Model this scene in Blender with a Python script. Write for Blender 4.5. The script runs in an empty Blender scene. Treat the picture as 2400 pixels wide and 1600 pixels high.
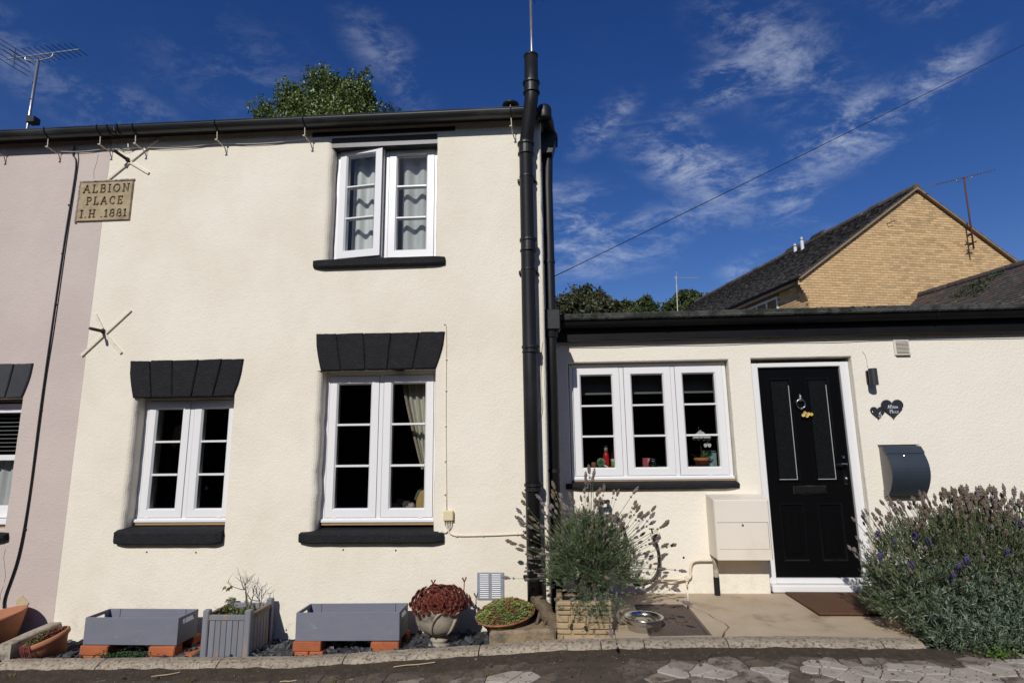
import bpy, math, random
import numpy as np
from mathutils import Matrix, Vector, Euler
R = math.radians
sc = bpy.context.scene
col = sc.collection

# ---------------------------------------------------------------- camera, sky, sun, exposure
cam = bpy.data.cameras.new("camera"); camo = bpy.data.objects.new("camera", cam); col.objects.link(camo)
YAW, PITCH, ROLL = R(3.544), R(10.36), R(-.70)
fw = Vector((-math.sin(YAW)*math.cos(PITCH), math.cos(YAW)*math.cos(PITCH), math.sin(PITCH)))
rt = Vector((math.cos(YAW), math.sin(YAW), 0)); up = rt.cross(fw)
r2 = rt*math.cos(ROLL) + up*math.sin(ROLL); u2 = -rt*math.sin(ROLL) + up*math.cos(ROLL)
camo.matrix_world = Matrix(((r2.x, u2.x, -fw.x, 0), (r2.y, u2.y, -fw.y, -4.55), (r2.z, u2.z, -fw.z, 1.55), (0, 0, 0, 1)))
cam.sensor_width = 36; cam.lens = 20.277; cam.clip_start = .05; cam.clip_end = 2000
sc.camera = camo

SUN = Vector((-.26, -1, .72)).normalized()
ELEV = math.asin(SUN.z)
sun = bpy.data.lights.new("sun", 'SUN'); sun.energy = 3.7; sun.angle = R(.53); sun.color = (1, .968, .92)
suno = bpy.data.objects.new("sun", sun); col.objects.link(suno)
suno.rotation_euler = SUN.to_track_quat('Z', 'Y').to_euler(); suno.location = (-20, -60, 50)

world = bpy.data.worlds.new("World"); sc.world = world; world.use_nodes = True
nt = world.node_tree; nt.nodes.clear(); N = nt.nodes; Lk = nt.links
def nd(t, **k):
    n = N.new(t)
    for a, b in k.items(): setattr(n, a, b)
    return n
out = nd('ShaderNodeOutputWorld'); bg = nd('ShaderNodeBackground'); bg2 = nd('ShaderNodeBackground'); mx = nd('ShaderNodeMixShader')
sky = nd('ShaderNodeTexSky', sky_type='NISHITA'); sky.sun_disc = False
sky.sun_elevation = ELEV; sky.sun_rotation = math.atan2(SUN.x, SUN.y); sky.air_density = 1.0; sky.dust_density = .45; sky.ozone_density = 3.0; sky.altitude = 100
hs = nd('ShaderNodeHueSaturation'); hs.inputs['Hue'].default_value = .520; hs.inputs['Saturation'].default_value = 1.32; hs.inputs['Value'].default_value = 1.02
Lk.new(sky.outputs[0], hs.inputs['Color']); Lk.new(hs.outputs[0], bg.inputs[0]); bg.inputs[1].default_value = .075
bg2.inputs[0].default_value = (.70, .77, .90, 1); bg2.inputs[1].default_value = .86
Lk.new(bg.outputs[0], mx.inputs[1]); Lk.new(bg2.outputs[0], mx.inputs[2]); Lk.new(mx.outputs[0], out.inputs[0])
tc = nd('ShaderNodeTexCoord')
def math_(op, a, b=None, clamp=False):
    n = nd('ShaderNodeMath', operation=op); n.use_clamp = clamp
    for i, v in enumerate((a, b)):
        if v is None: continue
        if isinstance(v, (int, float)): n.inputs[i].default_value = v
        else: Lk.new(v, n.inputs[i])
    return n.outputs[0]
# wispy cirrus: noise in the plane of the cloud layer, gathered into the drifts that stand in this part of the sky
sep = nd('ShaderNodeSeparateXYZ'); Lk.new(tc.outputs['Generated'], sep.inputs[0])
zz = math_('MAXIMUM', sep.outputs[2], .05)
cmb = nd('ShaderNodeCombineXYZ'); Lk.new(math_('DIVIDE', sep.outputs[0], zz), cmb.inputs[0]); Lk.new(math_('DIVIDE', sep.outputs[1], zz), cmb.inputs[1])
mp = nd('ShaderNodeMapping'); mp.inputs['Rotation'].default_value = (0, R(24), 0); mp.inputs['Scale'].default_value = (1.9, 3.6, 5.0)
Lk.new(tc.outputs['Generated'], mp.inputs[0])
n1 = nd('ShaderNodeTexNoise'); n1.inputs['Scale'].default_value = 4.9; n1.inputs['Detail'].default_value = 10; n1.inputs['Roughness'].default_value = .70; n1.inputs['Distortion'].default_value = .25
Lk.new(mp.outputs[0], n1.inputs['Vector'])
n2 = nd('ShaderNodeTexNoise'); n2.inputs['Scale'].default_value = .55; n2.inputs['Detail'].default_value = 4
Lk.new(cmb.outputs[0], n2.inputs['Vector'])
drifts = [((-.627, .620, .471), -24, .16, .04, .20), ((-.571, .683, .456), -10, .10, .04, .24), ((-.44, .719, .538), 8, .13, .07, .12),
          ((-.237, .771, .591), -38, .09, .04, .22), ((-.21, .80, .56), -60, .07, .035, .2), ((.28, .798, .533), 5, .07, .035, .62), ((.345, .77, .545), -52, .16, .07, .34),
          ((.099, .857, .506), 35, .07, .028, .5), ((.247, .868, .431), -33, .15, .05, .60), ((.29, .868, .40), -30, .10, .05, .46), ((.368, .848, .38), -55, .09, .05, .44),
          ((.44, .785, .437), 14, .11, .05, .62), ((.51, .725, .462), 30, .09, .03, .5), ((.04, .93, .362), -8, .13, .075, .62), ((.13, .935, .335), 10, .13, .055, .5),
          ((.20, .835, .485), 30, .06, .03, .3), ((.07, .946, .316), 5, .10, .04, .45), ((.24, .90, .36), 0, .14, .04, .3), ((.48, .70, .60), -35, .12, .04, .2), ((.335, .90, .27), 0, .06, .03, .5), ((.66, .68, .33), 0, .06, .03, .6)]
acc = None
for d, tilt, a, b, s in drifts:
    d = Vector(d).normalized(); ex = Vector((d.y, -d.x, 0)).normalized(); ez = ex.cross(d).normalized()
    c, s_ = math.cos(R(tilt)), math.sin(R(tilt))
    e1 = ex*c + ez*s_; e3 = -ex*s_ + ez*c
    m = Matrix((e1, d, e3)).transposed()
    mm = nd('ShaderNodeMapping', vector_type='TEXTURE'); mm.inputs['Location'].default_value = d; mm.inputs['Rotation'].default_value = m.to_euler('XYZ'); mm.inputs['Scale'].default_value = (a*1.3, .5, b*1.4)
    Lk.new(tc.outputs['Generated'], mm.inputs[0])
    ln = nd('ShaderNodeVectorMath', operation='LENGTH'); Lk.new(mm.outputs[0], ln.inputs[0])
    mr = nd('ShaderNodeMapRange', interpolation_type='SMOOTHSTEP'); Lk.new(ln.outputs['Value'], mr.inputs[0])
    mr.inputs[1].default_value = 1.0; mr.inputs[2].default_value = 0; mr.inputs[3].default_value = 0; mr.inputs[4].default_value = s*1.22
    acc = mr.outputs[0] if acc is None else math_('MAXIMUM', acc, mr.outputs[0])
mrn = nd('ShaderNodeMapRange', interpolation_type='SMOOTHSTEP'); Lk.new(n1.outputs[0], mrn.inputs[0]); mrn.inputs[1].default_value = .42; mrn.inputs[2].default_value = .74
mrb = nd('ShaderNodeMapRange', interpolation_type='SMOOTHSTEP'); Lk.new(n2.outputs[0], mrb.inputs[0]); mrb.inputs[1].default_value = .46; mrb.inputs[2].default_value = .8; mrb.inputs[4].default_value = .035
tot = math_('MULTIPLY', math_('ADD', acc, mrb.outputs[0]), mrn.outputs[0], True)
Lk.new(tot, mx.inputs[0])

sc.view_settings.view_transform = 'Standard'; sc.view_settings.look = 'None'; sc.view_settings.exposure = 0; sc.view_settings.gamma = 1; sc.view_settings.use_curve_mapping = False
sc.render.engine = 'CYCLES'; sc.cycles.max_bounces = 8; sc.cycles.transparent_max_bounces = 16; sc.cycles.caustics_reflective = False; sc.cycles.caustics_refractive = False

# ---------------------------------------------------------------- materials
MATS = {}
def pmat(name, c1, c2=None, scale=6., rough=.6, bump=0., bscale=60., bdist=.004, metal=0., spec=.5, rnd=0., c3=None, s3=2., t3=(.55, .7), detail=5., stretch=(1, 1, 1), sss=0., voro=False, trans=0.):
    if name in MATS: return MATS[name]
    m = bpy.data.materials.new(name); m.use_nodes = True; t = m.node_tree; ns = t.nodes; b = ns['Principled BSDF']
    def nn(ty, **k):
        n = ns.new(ty)
        for a, v in k.items(): setattr(n, a, v)
        return n
    b.inputs['Roughness'].default_value = rough; b.inputs['Metallic'].default_value = metal; b.inputs['Specular IOR Level'].default_value = spec
    co = nn('ShaderNodeTexCoord'); mpn = nn('ShaderNodeMapping'); mpn.inputs['Scale'].default_value = stretch
    t.links.new(co.outputs['Object'], mpn.inputs[0]); V = mpn.outputs[0]
    oi = nn('ShaderNodeObjectInfo')
    if rnd:   # alike pieces take their own patch of the texture
        va = nn('ShaderNodeVectorMath', operation='ADD'); sc_ = nn('ShaderNodeVectorMath', operation='SCALE'); cx = nn('ShaderNodeCombineXYZ')
        for i in range(3): t.links.new(oi.outputs['Random'], cx.inputs[i])
        t.links.new(cx.outputs[0], sc_.inputs[0]); sc_.inputs['Scale'].default_value = 37.
        t.links.new(V, va.inputs[0]); t.links.new(sc_.outputs[0], va.inputs[1]); V = va.outputs[0]
    def mixc(f, a, bb):
        x = nn('ShaderNodeMix', data_type='RGBA'); t.links.new(f, x.inputs[0])
        for i, v in ((6, a), (7, bb)):
            if isinstance(v, tuple): x.inputs[i].default_value = v + (1,)
            else: t.links.new(v, x.inputs[i])
        return x.outputs[2]
    cur = c1
    if c2:
        n = nn('ShaderNodeTexNoise'); n.inputs['Scale'].default_value = scale; n.inputs['Detail'].default_value = detail; n.inputs['Roughness'].default_value = .6; t.links.new(V, n.inputs['Vector'])
        r = nn('ShaderNodeMapRange'); r.inputs[1].default_value = .3; r.inputs[2].default_value = .7; t.links.new(n.outputs[0], r.inputs[0])
        cur = mixc(r.outputs[0], cur, c2)
    if c3:
        n = nn('ShaderNodeTexNoise'); n.inputs['Scale'].default_value = s3; n.inputs['Detail'].default_value = 8; n.inputs['Roughness'].default_value = .68; t.links.new(V, n.inputs['Vector'])
        r = nn('ShaderNodeMapRange', interpolation_type='SMOOTHSTEP'); r.inputs[1].default_value = t3[0]; r.inputs[2].default_value = t3[1]; t.links.new(n.outputs[0], r.inputs[0])
        cur = mixc(r.outputs[0], cur, c3)
    if rnd:
        h = nn('ShaderNodeHueSaturation'); r = nn('ShaderNodeMapRange'); t.links.new(oi.outputs['Random'], r.inputs[0]); r.inputs[3].default_value = 1-rnd; r.inputs[4].default_value = 1+rnd
        t.links.new(r.outputs[0], h.inputs['Value'])
        if isinstance(cur, tuple): h.inputs['Color'].default_value = cur + (1,)
        else: t.links.new(cur, h.inputs['Color'])
        cur = h.outputs[0]
    if isinstance(cur, tuple): b.inputs['Base Color'].default_value = cur + (1,)
    else: t.links.new(cur, b.inputs['Base Color'])
    if bump:
        if voro:
            n = nn('ShaderNodeTexVoronoi'); n.inputs['Scale'].default_value = bscale; o = n.outputs['Distance']; n.feature = 'SMOOTH_F1'
        else:
            n = nn('ShaderNodeTexNoise'); n.inputs['Scale'].default_value = bscale; n.inputs['Detail'].default_value = 4; o = n.outputs[0]
        t.links.new(V, n.inputs['Vector'])
        bp = nn('ShaderNodeBump'); bp.inputs['Strength'].default_value = bump; bp.inputs['Distance'].default_value = bdist; t.links.new(o, bp.inputs['Height']); t.links.new(bp.outputs[0], b.inputs['Normal'])
    if trans:   # thin leaves let some light through
        tr = nn('ShaderNodeBsdfTranslucent'); mxs = nn('ShaderNodeMixShader'); mxs.inputs[0].default_value = trans
        if isinstance(cur, tuple): tr.inputs[0].default_value = cur + (1,)
        else: t.links.new(cur, tr.inputs[0])
        t.links.new(b.outputs[0], mxs.inputs[1]); t.links.new(tr.outputs[0], mxs.inputs[2]); t.links.new(mxs.outputs[0], ns['Material Output'].inputs[0])
    MATS[name] = m
    return m

def render_mat(name, base, dirt, stain, bscale=75., bdist=.006, low=.009, splash=(.30, .24, .16), z0=.12):
    """painted roughcast: lumpy fine relief, slow waves of the wall, faint dirt"""
    m = bpy.data.materials.new(name); m.use_nodes = True; t = m.node_tree; ns = t.nodes; b = ns['Principled BSDF']
    b.inputs['Roughness'].default_value = .85; b.inputs['Specular IOR Level'].default_value = .25
    co = ns.new('ShaderNodeTexCoord'); V = co.outputs['Object']
    def noise(s, d=5, r=.6, dist=0):
        n = ns.new('ShaderNodeTexNoise'); n.inputs['Scale'].default_value = s; n.inputs['Detail'].default_value = d; n.inputs['Roughness'].default_value = r; n.inputs['Distortion'].default_value = dist; t.links.new(V, n.inputs['Vector']); return n.outputs[0]
    def rng(o, a, c, hi=1.):
        r = ns.new('ShaderNodeMapRange'); r.interpolation_type = 'SMOOTHSTEP'; r.inputs[1].default_value = a; r.inputs[2].default_value = c; r.inputs[4].default_value = hi; t.links.new(o, r.inputs[0]); return r.outputs[0]
    def mix(f, a, c):
        x = ns.new('ShaderNodeMix'); x.data_type = 'RGBA'; t.links.new(f, x.inputs[0])
        for i, v in ((6, a), (7, c)):
            if isinstance(v, tuple): x.inputs[i].default_value = v + (1,)
            else: t.links.new(v, x.inputs[i])
        return x.outputs[2]
    def mul(a, c):
        x = ns.new('ShaderNodeMath'); x.operation = 'MULTIPLY'; t.links.new(a, x.inputs[0]); t.links.new(c, x.inputs[1]); return x.outputs[0]
    c = mix(rng(noise(1.1), .35, .7), base, dirt)
    c = mix(rng(noise(9., 6), .5, .75, .5), c, dirt)
    c = mix(mul(rng(noise(2.3, 3), .50, .70), rng(noise(130., 3, .7), .52, .66, .55)), c, stain)
    sz = ns.new('ShaderNodeSeparateXYZ'); t.links.new(V, sz.inputs[0])      # rain splash and algae along the wall foot
    fz = ns.new('ShaderNodeMapRange'); fz.inputs[1].default_value = z0+.30; fz.inputs[2].default_value = z0-.05; t.links.new(sz.outputs[2], fz.inputs[0])
    c = mix(mul(fz.outputs[0], rng(noise(14., 6, .7), .45, .70, .28)), c, splash)
    t.links.new(c, b.inputs['Base Color'])
    vo = ns.new('ShaderNodeTexVoronoi'); vo.feature = 'SMOOTH_F1'; vo.inputs['Scale'].default_value = bscale; t.links.new(V, vo.inputs['Vector'])
    ad = ns.new('ShaderNodeMath'); ad.operation = 'ADD'; t.links.new(vo.outputs['Distance'], ad.inputs[0]); t.links.new(noise(bscale*1.6, 4, .6), ad.inputs[1])
    b1 = ns.new('ShaderNodeBump'); b1.inputs['Strength'].default_value = .33; b1.inputs['Distance'].default_value = bdist; t.links.new(ad.outputs[0], b1.inputs['Height'])
    b2 = ns.new('ShaderNodeBump'); b2.inputs['Strength'].default_value = .5; b2.inputs['Distance'].default_value = low; t.links.new(noise(5., 3), b2.inputs['Height']); t.links.new(b1.outputs[0], b2.inputs['Normal'])
    t.links.new(b2.outputs[0], b.inputs['Normal'])
    MATS[name] = m
    return m

def glass_mat(name, ior=1.5, tint=(.93, .96, .95), rough=0.):
    m = bpy.data.materials.new(name); m.use_nodes = True; t = m.node_tree; ns = t.nodes; ns.remove(ns['Principled BSDF'])
    tr = ns.new('ShaderNodeBsdfTransparent'); tr.inputs[0].default_value = tint + (1,); gl = ns.new('ShaderNodeBsdfGlossy'); gl.inputs['Roughness'].default_value = rough
    fr = ns.new('ShaderNodeFresnel'); fr.inputs[0].default_value = ior; x = ns.new('ShaderNodeMixShader')
    t.links.new(fr.outputs[0], x.inputs[0]); t.links.new(tr.outputs[0], x.inputs[1]); t.links.new(gl.outputs[0], x.inputs[2]); t.links.new(x.outputs[0], ns['Material Output'].inputs[0])
    MATS[name] = m
    return m

# ---------------------------------------------------------------- mesh helpers
WM = {}
def parent_matrix(p): return WM.get(p.name, Matrix()) if p else Matrix()
class MB:
    def __init__(s): s.v = []; s.f = []; s.m = []; s.M = None
    def add(s, vs, fs, mat=0):
        o = len(s.v)
        s.v += [tuple(s.M @ Vector(v)) if s.M else tuple(v) for v in vs]
        s.f += [tuple(i+o for i in f) for f in fs]; s.m += [mat]*len(fs)
        return s
    def box(s, x0, x1, y0, y1, z0, z1, c=0., mat=0):
        if c <= 0:
            v = [(x, y, z) for x in (x0, x1) for y in (y0, y1) for z in (z0, z1)]
            return s.add(v, [(0, 1, 3, 2), (4, 6, 7, 5), (0, 4, 5, 1), (2, 3, 7, 6), (0, 2, 6, 4), (1, 5, 7, 3)], mat)
        c = min(c, (x1-x0)*.45, (y1-y0)*.45, (z1-z0)*.45)
        X, Y, Z = (x0, x1), (y0, y1), (z0, z1); vs = []; ix = {}
        for i in (0, 1):
            for j in (0, 1):
                for k in (0, 1):
                    sx, sy, sz = c*(1-2*i), c*(1-2*j), c*(1-2*k)
                    for a in range(3):
                        p = [X[i]+sx, Y[j]+sy, Z[k]+sz]; p[a] = (X[i], Y[j], Z[k])[a]
                        ix[i, j, k, a] = len(vs); vs.append(tuple(p))
        F = []
        for a in range(3):
            for e in (0, 1):
                q = []
                for (b1, c1) in ((0, 0), (1, 0), (1, 1), (0, 1)):
                    t = [0, 0, 0]; t[a] = e; t[(a+1) % 3] = b1; t[(a+2) % 3] = c1; q.append(ix[t[0], t[1], t[2], a])
                F.append(tuple(q if e else q[::-1]))
        for a in range(3):
            b1, c1 = (a+1) % 3, (a+2) % 3
            for e in (0, 1):
                for g in (0, 1):
                    t0 = [0, 0, 0]; t1 = [0, 0, 0]; t0[b1] = t1[b1] = e; t0[c1] = t1[c1] = g; t1[a] = 1
                    q = (ix[(*t0, b1)], ix[(*t1, b1)], ix[(*t1, c1)], ix[(*t0, c1)])
                    F.append(q if e != g else q[::-1])
        for i in (0, 1):
            for j in (0, 1):
                for k in (0, 1):
                    q = (ix[i, j, k, 0], ix[i, j, k, 1], ix[i, j, k, 2]); F.append(q if (i+j+k) % 2 else q[::-1])
        return s.add(vs, F, mat)
    def prism(s, poly, y0, y1, c=0., mat=0):
        """polygon in x,z (counter-clockwise seen from the front) pushed from y0 (front) to y1"""
        n = len(poly)
        if c > 0:
            cx = sum(p[0] for p in poly)/n; cz = sum(p[1] for p in poly)/n
            ins = []
            for (x, z) in poly:
                d = math.hypot(x-cx, z-cz); k = 1-c*1.3/max(d, 1e-6); ins.append((cx+(x-cx)*k, cz+(z-cz)*k))
            vs = [(x, y0, z) for x, z in ins]+[(x, y0+c, z) for x, z in poly]+[(x, y1, z) for x, z in poly]
            F = [tuple(range(n)), tuple(range(3*n-1, 2*n-1, -1))]
            for k in (0, n):
                F += [(k+i, k+n+i, k+n+(i+1) % n, k+(i+1) % n) for i in range(n)]
        else:
            vs = [(x, y0, z) for x, z in poly]+[(x, y1, z) for x, z in poly]
            F = [tuple(range(n)), tuple(range(2*n-1, n-1, -1))]+[(i, n+i, n+(i+1) % n, (i+1) % n) for i in range(n)]
        return s.add(vs, F, mat)
    def tube(s, pts, r, n=8, caps=True, mat=0):
        pts = [Vector(p) for p in pts]; rs = r if isinstance(r, (list, tuple)) else [r]*len(pts)
        vs = []; u = None
        for i, p in enumerate(pts):
            t = (pts[min(i+1, len(pts)-1)]-pts[max(i-1, 0)]).normalized()
            if u is None: u = t.orthogonal().normalized()
            u = (u-t*u.dot(t)); u = u.normalized() if u.length > 1e-6 else t.orthogonal().normalized()
            w = t.cross(u)
            vs += [p+(u*math.cos(2*math.pi*k/n)+w*math.sin(2*math.pi*k/n))*rs[i] for k in range(n)]
        F = []
        for i in range(len(pts)-1):
            for k in range(n):
                a = i*n+k; b = i*n+(k+1) % n; F.append((a, b, b+n, a+n))
        if caps: F += [tuple(range(n-1, -1, -1)), tuple(range(len(vs)-n, len(vs)))]
        return s.add(vs, F, mat)
    def lathe(s, prof, n=32, c=(0, 0, 0), mod=None, mat=0, closed=True):
        vs = []; F = []; m = len(prof)
        for i in range(n):
            a = 2*math.pi*i/n
            for j, (r, z) in enumerate(prof):
                if mod: r, z = mod(a, r, z, j)
                vs.append((c[0]+r*math.cos(a), c[1]+r*math.sin(a), c[2]+z))
        for i in range(n):
            k = (i+1) % n
            for j in range(m-1): F.append((i*m+j, k*m+j, k*m+j+1, i*m+j+1))
        if closed:
            F += [tuple(i*m for i in range(n-1, -1, -1)), tuple(i*m+m-1 for i in range(n))]
        return s.add(vs, F, mat)
    def blob(s, c, r, seed=0, n=(6, 5), amp=.25, mat=0):
        rn = random.Random(seed); vs = []; F = []; U, V_ = n; rr = r if isinstance(r, (tuple, list)) else (r, r, r)
        vs.append((c[0], c[1], c[2]-rr[2]))
        for j in range(1, V_):
            th = math.pi*j/V_-math.pi/2
            for i in range(U):
                a = 2*math.pi*(i+.5*(j % 2))/U; k = 1+rn.uniform(-amp, amp)
                vs.append((c[0]+rr[0]*k*math.cos(th)*math.cos(a), c[1]+rr[1]*k*math.cos(th)*math.sin(a), c[2]+rr[2]*k*math.sin(th)))
        vs.append((c[0], c[1], c[2]+rr[2])); L = len(vs)-1
        for i in range(U):
            F.append((0, 1+(i+1) % U, 1+i)); F.append((L, L-U+i, L-U+(i+1) % U))
        for j in range(V_-2):
            for i in range(U):
                a = 1+j*U+i; b = 1+j*U+(i+1) % U; F.append((a, b, b+U, a+U))
        return s.add(vs, F, mat)
    def build(s, name, mats, parent=None, smooth=False, kind=None, at=None, local=False):
        """at: origin of the object in the world (defaults to the parent's origin)"""
        me = bpy.data.meshes.new(name)
        P = parent_matrix(parent)
        if at is not None: W = Matrix.Translation(at)
        else: W = P.copy()
        vs = s.v
        if not local:
            Wi = W.inverted(); vs = [tuple(Wi @ Vector(v)) for v in vs] if W != Matrix() else vs
        me.from_pydata(vs, [], s.f); mats = mats if isinstance(mats, (list, tuple)) else [mats]
        for m in mats: me.materials.append(m)
        if len(mats) > 1: me.polygons.foreach_set('material_index', s.m)
        if smooth: me.polygons.foreach_set('use_smooth', [True]*len(me.polygons))
        me.update()
        return link(name, me, parent, W, kind)
def link(name, me, parent, W, kind=None):
    o = bpy.data.objects.new(name, me); col.objects.link(o)
    P = parent_matrix(parent)
    if parent: o.parent = parent
    o.matrix_basis = P.inverted() @ W
    WM[o.name] = W.copy()
    if kind: o['kind'] = kind
    return o
def thing(name, label, cat, loc=(0, 0, 0), group=None, kind=None, rot=0.):
    o = bpy.data.objects.new(name, None); col.objects.link(o); o.empty_display_size = .1
    W = Matrix.Translation(loc) @ Matrix.Rotation(rot, 4, 'Z'); o.matrix_basis = W; WM[o.name] = W
    if label: tag(o, label, cat, group)
    if kind: o['kind'] = kind
    return o
def tag(o, label, cat=None, group=None, kind=None):
    o['label'] = label
    if cat: o['category'] = cat
    if group: o['group'] = group
    if kind: o['kind'] = kind
    return o
def inst(o, parent, W):
    """a copy of a mesh object (shared mesh) placed at world matrix W"""
    c = o.copy(); col.objects.link(c); c.parent = parent; c.matrix_parent_inverse = Matrix(); c.matrix_basis = parent_matrix(parent).inverted() @ W; WM[c.name] = W.copy()
    return c
def leaf_mesh(name, base, tip, wid, parent, mats, seed=0, kind='stuff', nrm=None, at=None):
    """many narrow leaves: arrays of base and tip points, width per leaf, one diamond each"""
    rs = np.random.RandomState(seed); base = np.asarray(base, float); tip = np.asarray(tip, float); n = len(base)
    d = tip-base; ln = np.linalg.norm(d, axis=1, keepdims=True)+1e-9
    rv = rs.normal(size=(n, 3)) if nrm is None else nrm
    s = np.cross(d/ln, rv); s /= (np.linalg.norm(s, axis=1, keepdims=True)+1e-9)
    w = np.broadcast_to(np.asarray(wid, float).reshape(-1, 1), (n, 1))*.5
    mid = base+d*.45+np.cross(s, d)*.12
    V = np.stack([base, mid-s*w, tip, mid+s*w], 1).reshape(-1, 3)
    Wm = Matrix.Translation(at) if at is not None else parent_matrix(parent)
    Wi = np.array(Wm.inverted()); V = V @ Wi[:3, :3].T+Wi[:3, 3]
    me = bpy.data.meshes.new(name); me.vertices.add(4*n); me.vertices.foreach_set('co', V.astype(np.float32).ravel())
    me.loops.add(4*n); me.loops.foreach_set('vertex_index', np.arange(4*n, dtype=np.int32)); me.polygons.add(n)
    me.polygons.foreach_set('loop_start', np.arange(0, 4*n, 4, dtype=np.int32))
    mats = mats if isinstance(mats, (list, tuple)) else [mats]
    for m in mats: me.materials.append(m)
    me.polygons.foreach_set('material_index', rs.randint(0, len(mats), n).astype(np.int32))
    me.update(calc_edges=True); me.validate()
    return link(name, me, parent, Wm, kind)
def interp(x, xs, ys): return float(np.interp(x, xs, ys))
def qbez(a, b, c, n=8):
    a, b, c = Vector(a), Vector(b), Vector(c)
    return [a*(1-t)**2+b*2*t*(1-t)+c*t*t for t in [i/(n-1) for i in range(n)]]
def catmull(P, n=6):
    P = [Vector(p) for p in P]; P = [P[0]*2-P[1]]+P+[P[-1]*2-P[-2]]; o = []
    for i in range(1, len(P)-2):
        for k in range(n):
            t = k/n; a, b, c, d = P[i-1:i+3]
            o.append(.5*((2*b)+(c-a)*t+(2*a-5*b+4*c-d)*t*t+(3*b-a-3*c+d)*t**3))
    return o+[P[-2]]

# ---------------------------------------------------------------- shared materials
cream = render_mat('cream_roughcast', (.785, .728, .608), (.725, .66, .535), (.46, .37, .26))
cream2 = render_mat('cream_roughcast_coarse', (.785, .735, .625), (.76, .705, .59), (.64, .56, .44), 62., .007, .008, z0=.02)
mauve = render_mat('mauve_roughcast', (.555, .470, .420), (.50, .42, .375), (.38, .31, .27))
white = pmat('white_upvc', (.755, .75, .74), (.735, .73, .72), 5, .32)
gasket = pmat('gasket', (.03, .03, .035), rough=.7)
blackp = pmat('black_masonry_paint', (.009, .009, .010), (.0145, .0145, .016), 14, .8, .9, 70, .009, spec=.25, c3=(.030, .029, .028), s3=30., t3=(.56, .74))
blackg = pmat('black_gloss_paint', (.007, .007, .0075), (.013, .013, .0135), 5, .42, .12, 40, .003, c3=(.035, .035, .033), s3=3.)
iron = pmat('cast_iron_black', (.008, .008, .0085), (.015, .015, .016), 4, .46, .2, 35, .003, spec=.35, c3=(.028, .028, .028), s3=1.5, t3=(.58, .8))
guttermat = pmat('gutter_grey_black', (.024, .027, .028), (.012, .013, .013), 3, .40, .12, 25, .003, stretch=(.4, 2, 2), c3=(.06, .066, .066), s3=2.5)
blackfascia = pmat('fascia_black', (.005, .005, .0055), (.0085, .0085, .0085), 6, .5, .1, 30, spec=.14)
felt = pmat('mossy_roofing_felt', (.045, .048, .044), (.075, .077, .068), 14, .95, 1., 60, .014, c3=(.016, .019, .013), s3=9., t3=(.42, .60))
glass = glass_mat('window_glass', 1.62)
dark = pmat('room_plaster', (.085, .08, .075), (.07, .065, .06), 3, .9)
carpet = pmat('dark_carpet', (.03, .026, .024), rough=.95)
concrete = pmat('weathered_concrete', (.42, .37, .29), (.30, .26, .20), 9, .92, .7, 70, .006, c3=(.10, .085, .06), s3=14., t3=(.5, .68))
creampaint = pmat('cream_pipe_paint', (.74, .65, .52), (.68, .58, .45), 20, .5)
cablew = pmat('white_cable', (.62, .56, .46), rough=.6)
cableb = pmat('black_cable', (.012, .012, .012), rough=.5)
alu = pmat('aluminium', (.50, .51, .52), (.38, .39, .40), 30, .35, metal=.85)
slate_roof = pmat('roof_slate', (.06, .062, .066), (.10, .10, .10), 6, .75, .3, 40, rnd=.15)
woodstrip = pmat('bare_timber', (.42, .27, .13), (.33, .20, .09), 20, .8, stretch=(1, 8, 8))

# ---------------------------------------------------------------- ground, road, kerb, bed, porch slab
KX = [-9., -5., -3.72, -1.72, -.47, 0., .9, 1.65, 2.13, 3.5, 9.]
KZ = [.12, .135, .146, .18, .262, .297, .322, .33, .323, .33, .36]
def kz(x): return interp(x, KX, KZ)
def rz(x): return kz(x)-.052
ground_m = pmat('earth', (.09, .075, .055), (.06, .05, .04), 2, .95, .5, 8, .03)
xs = [-300, -60, -20]+KX[1:-1]+[9, 20, 60, 300]; ys = [-300, -60, -12, -6, -3, -.6, .6, 3, 8, 20, 60, 300]
mb = MB(); mb.add([(x, y, rz(x)-.03) for x in xs for y in ys], [(i*len(ys)+j, (i+1)*len(ys)+j, (i+1)*len(ys)+j+1, i*len(ys)+j+1) for i in range(len(xs)-1) for j in range(len(ys)-1)])
mb.build('ground', ground_m, kind='structure', smooth=True)
asph = pmat('worn_asphalt', (.085, .062, .042), (.045, .033, .023), 7, .93, .9, 130, .006, c3=(.14, .12, .10), s3=26., t3=(.58, .70))
from mathutils import noise as mn
def road_h(x, y): return rz(x)+.006*mn.noise((x*3, y*3, 1))-.012*max(0, -.62-y)
mb = MB(); gx = [-14+i*.5 for i in range(14)]+[-7+i*.07 for i in range(200)]+[7+i*.5 for i in range(15)]; gy = [-6, -4.5, -3, -2, -1.5]+[-1.25+i*.04 for i in range(18)]+[-.55]
mb.add([(x, y, road_h(x, y)) for x in gx for y in gy], [(i*len(gy)+j, (i+1)*len(gy)+j, (i+1)*len(gy)+j+1, i*len(gy)+j+1) for i in range(len(gx)-1) for j in range(len(gy)-1)])
mb.build('road', asph, kind='structure', smooth=True)
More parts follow.
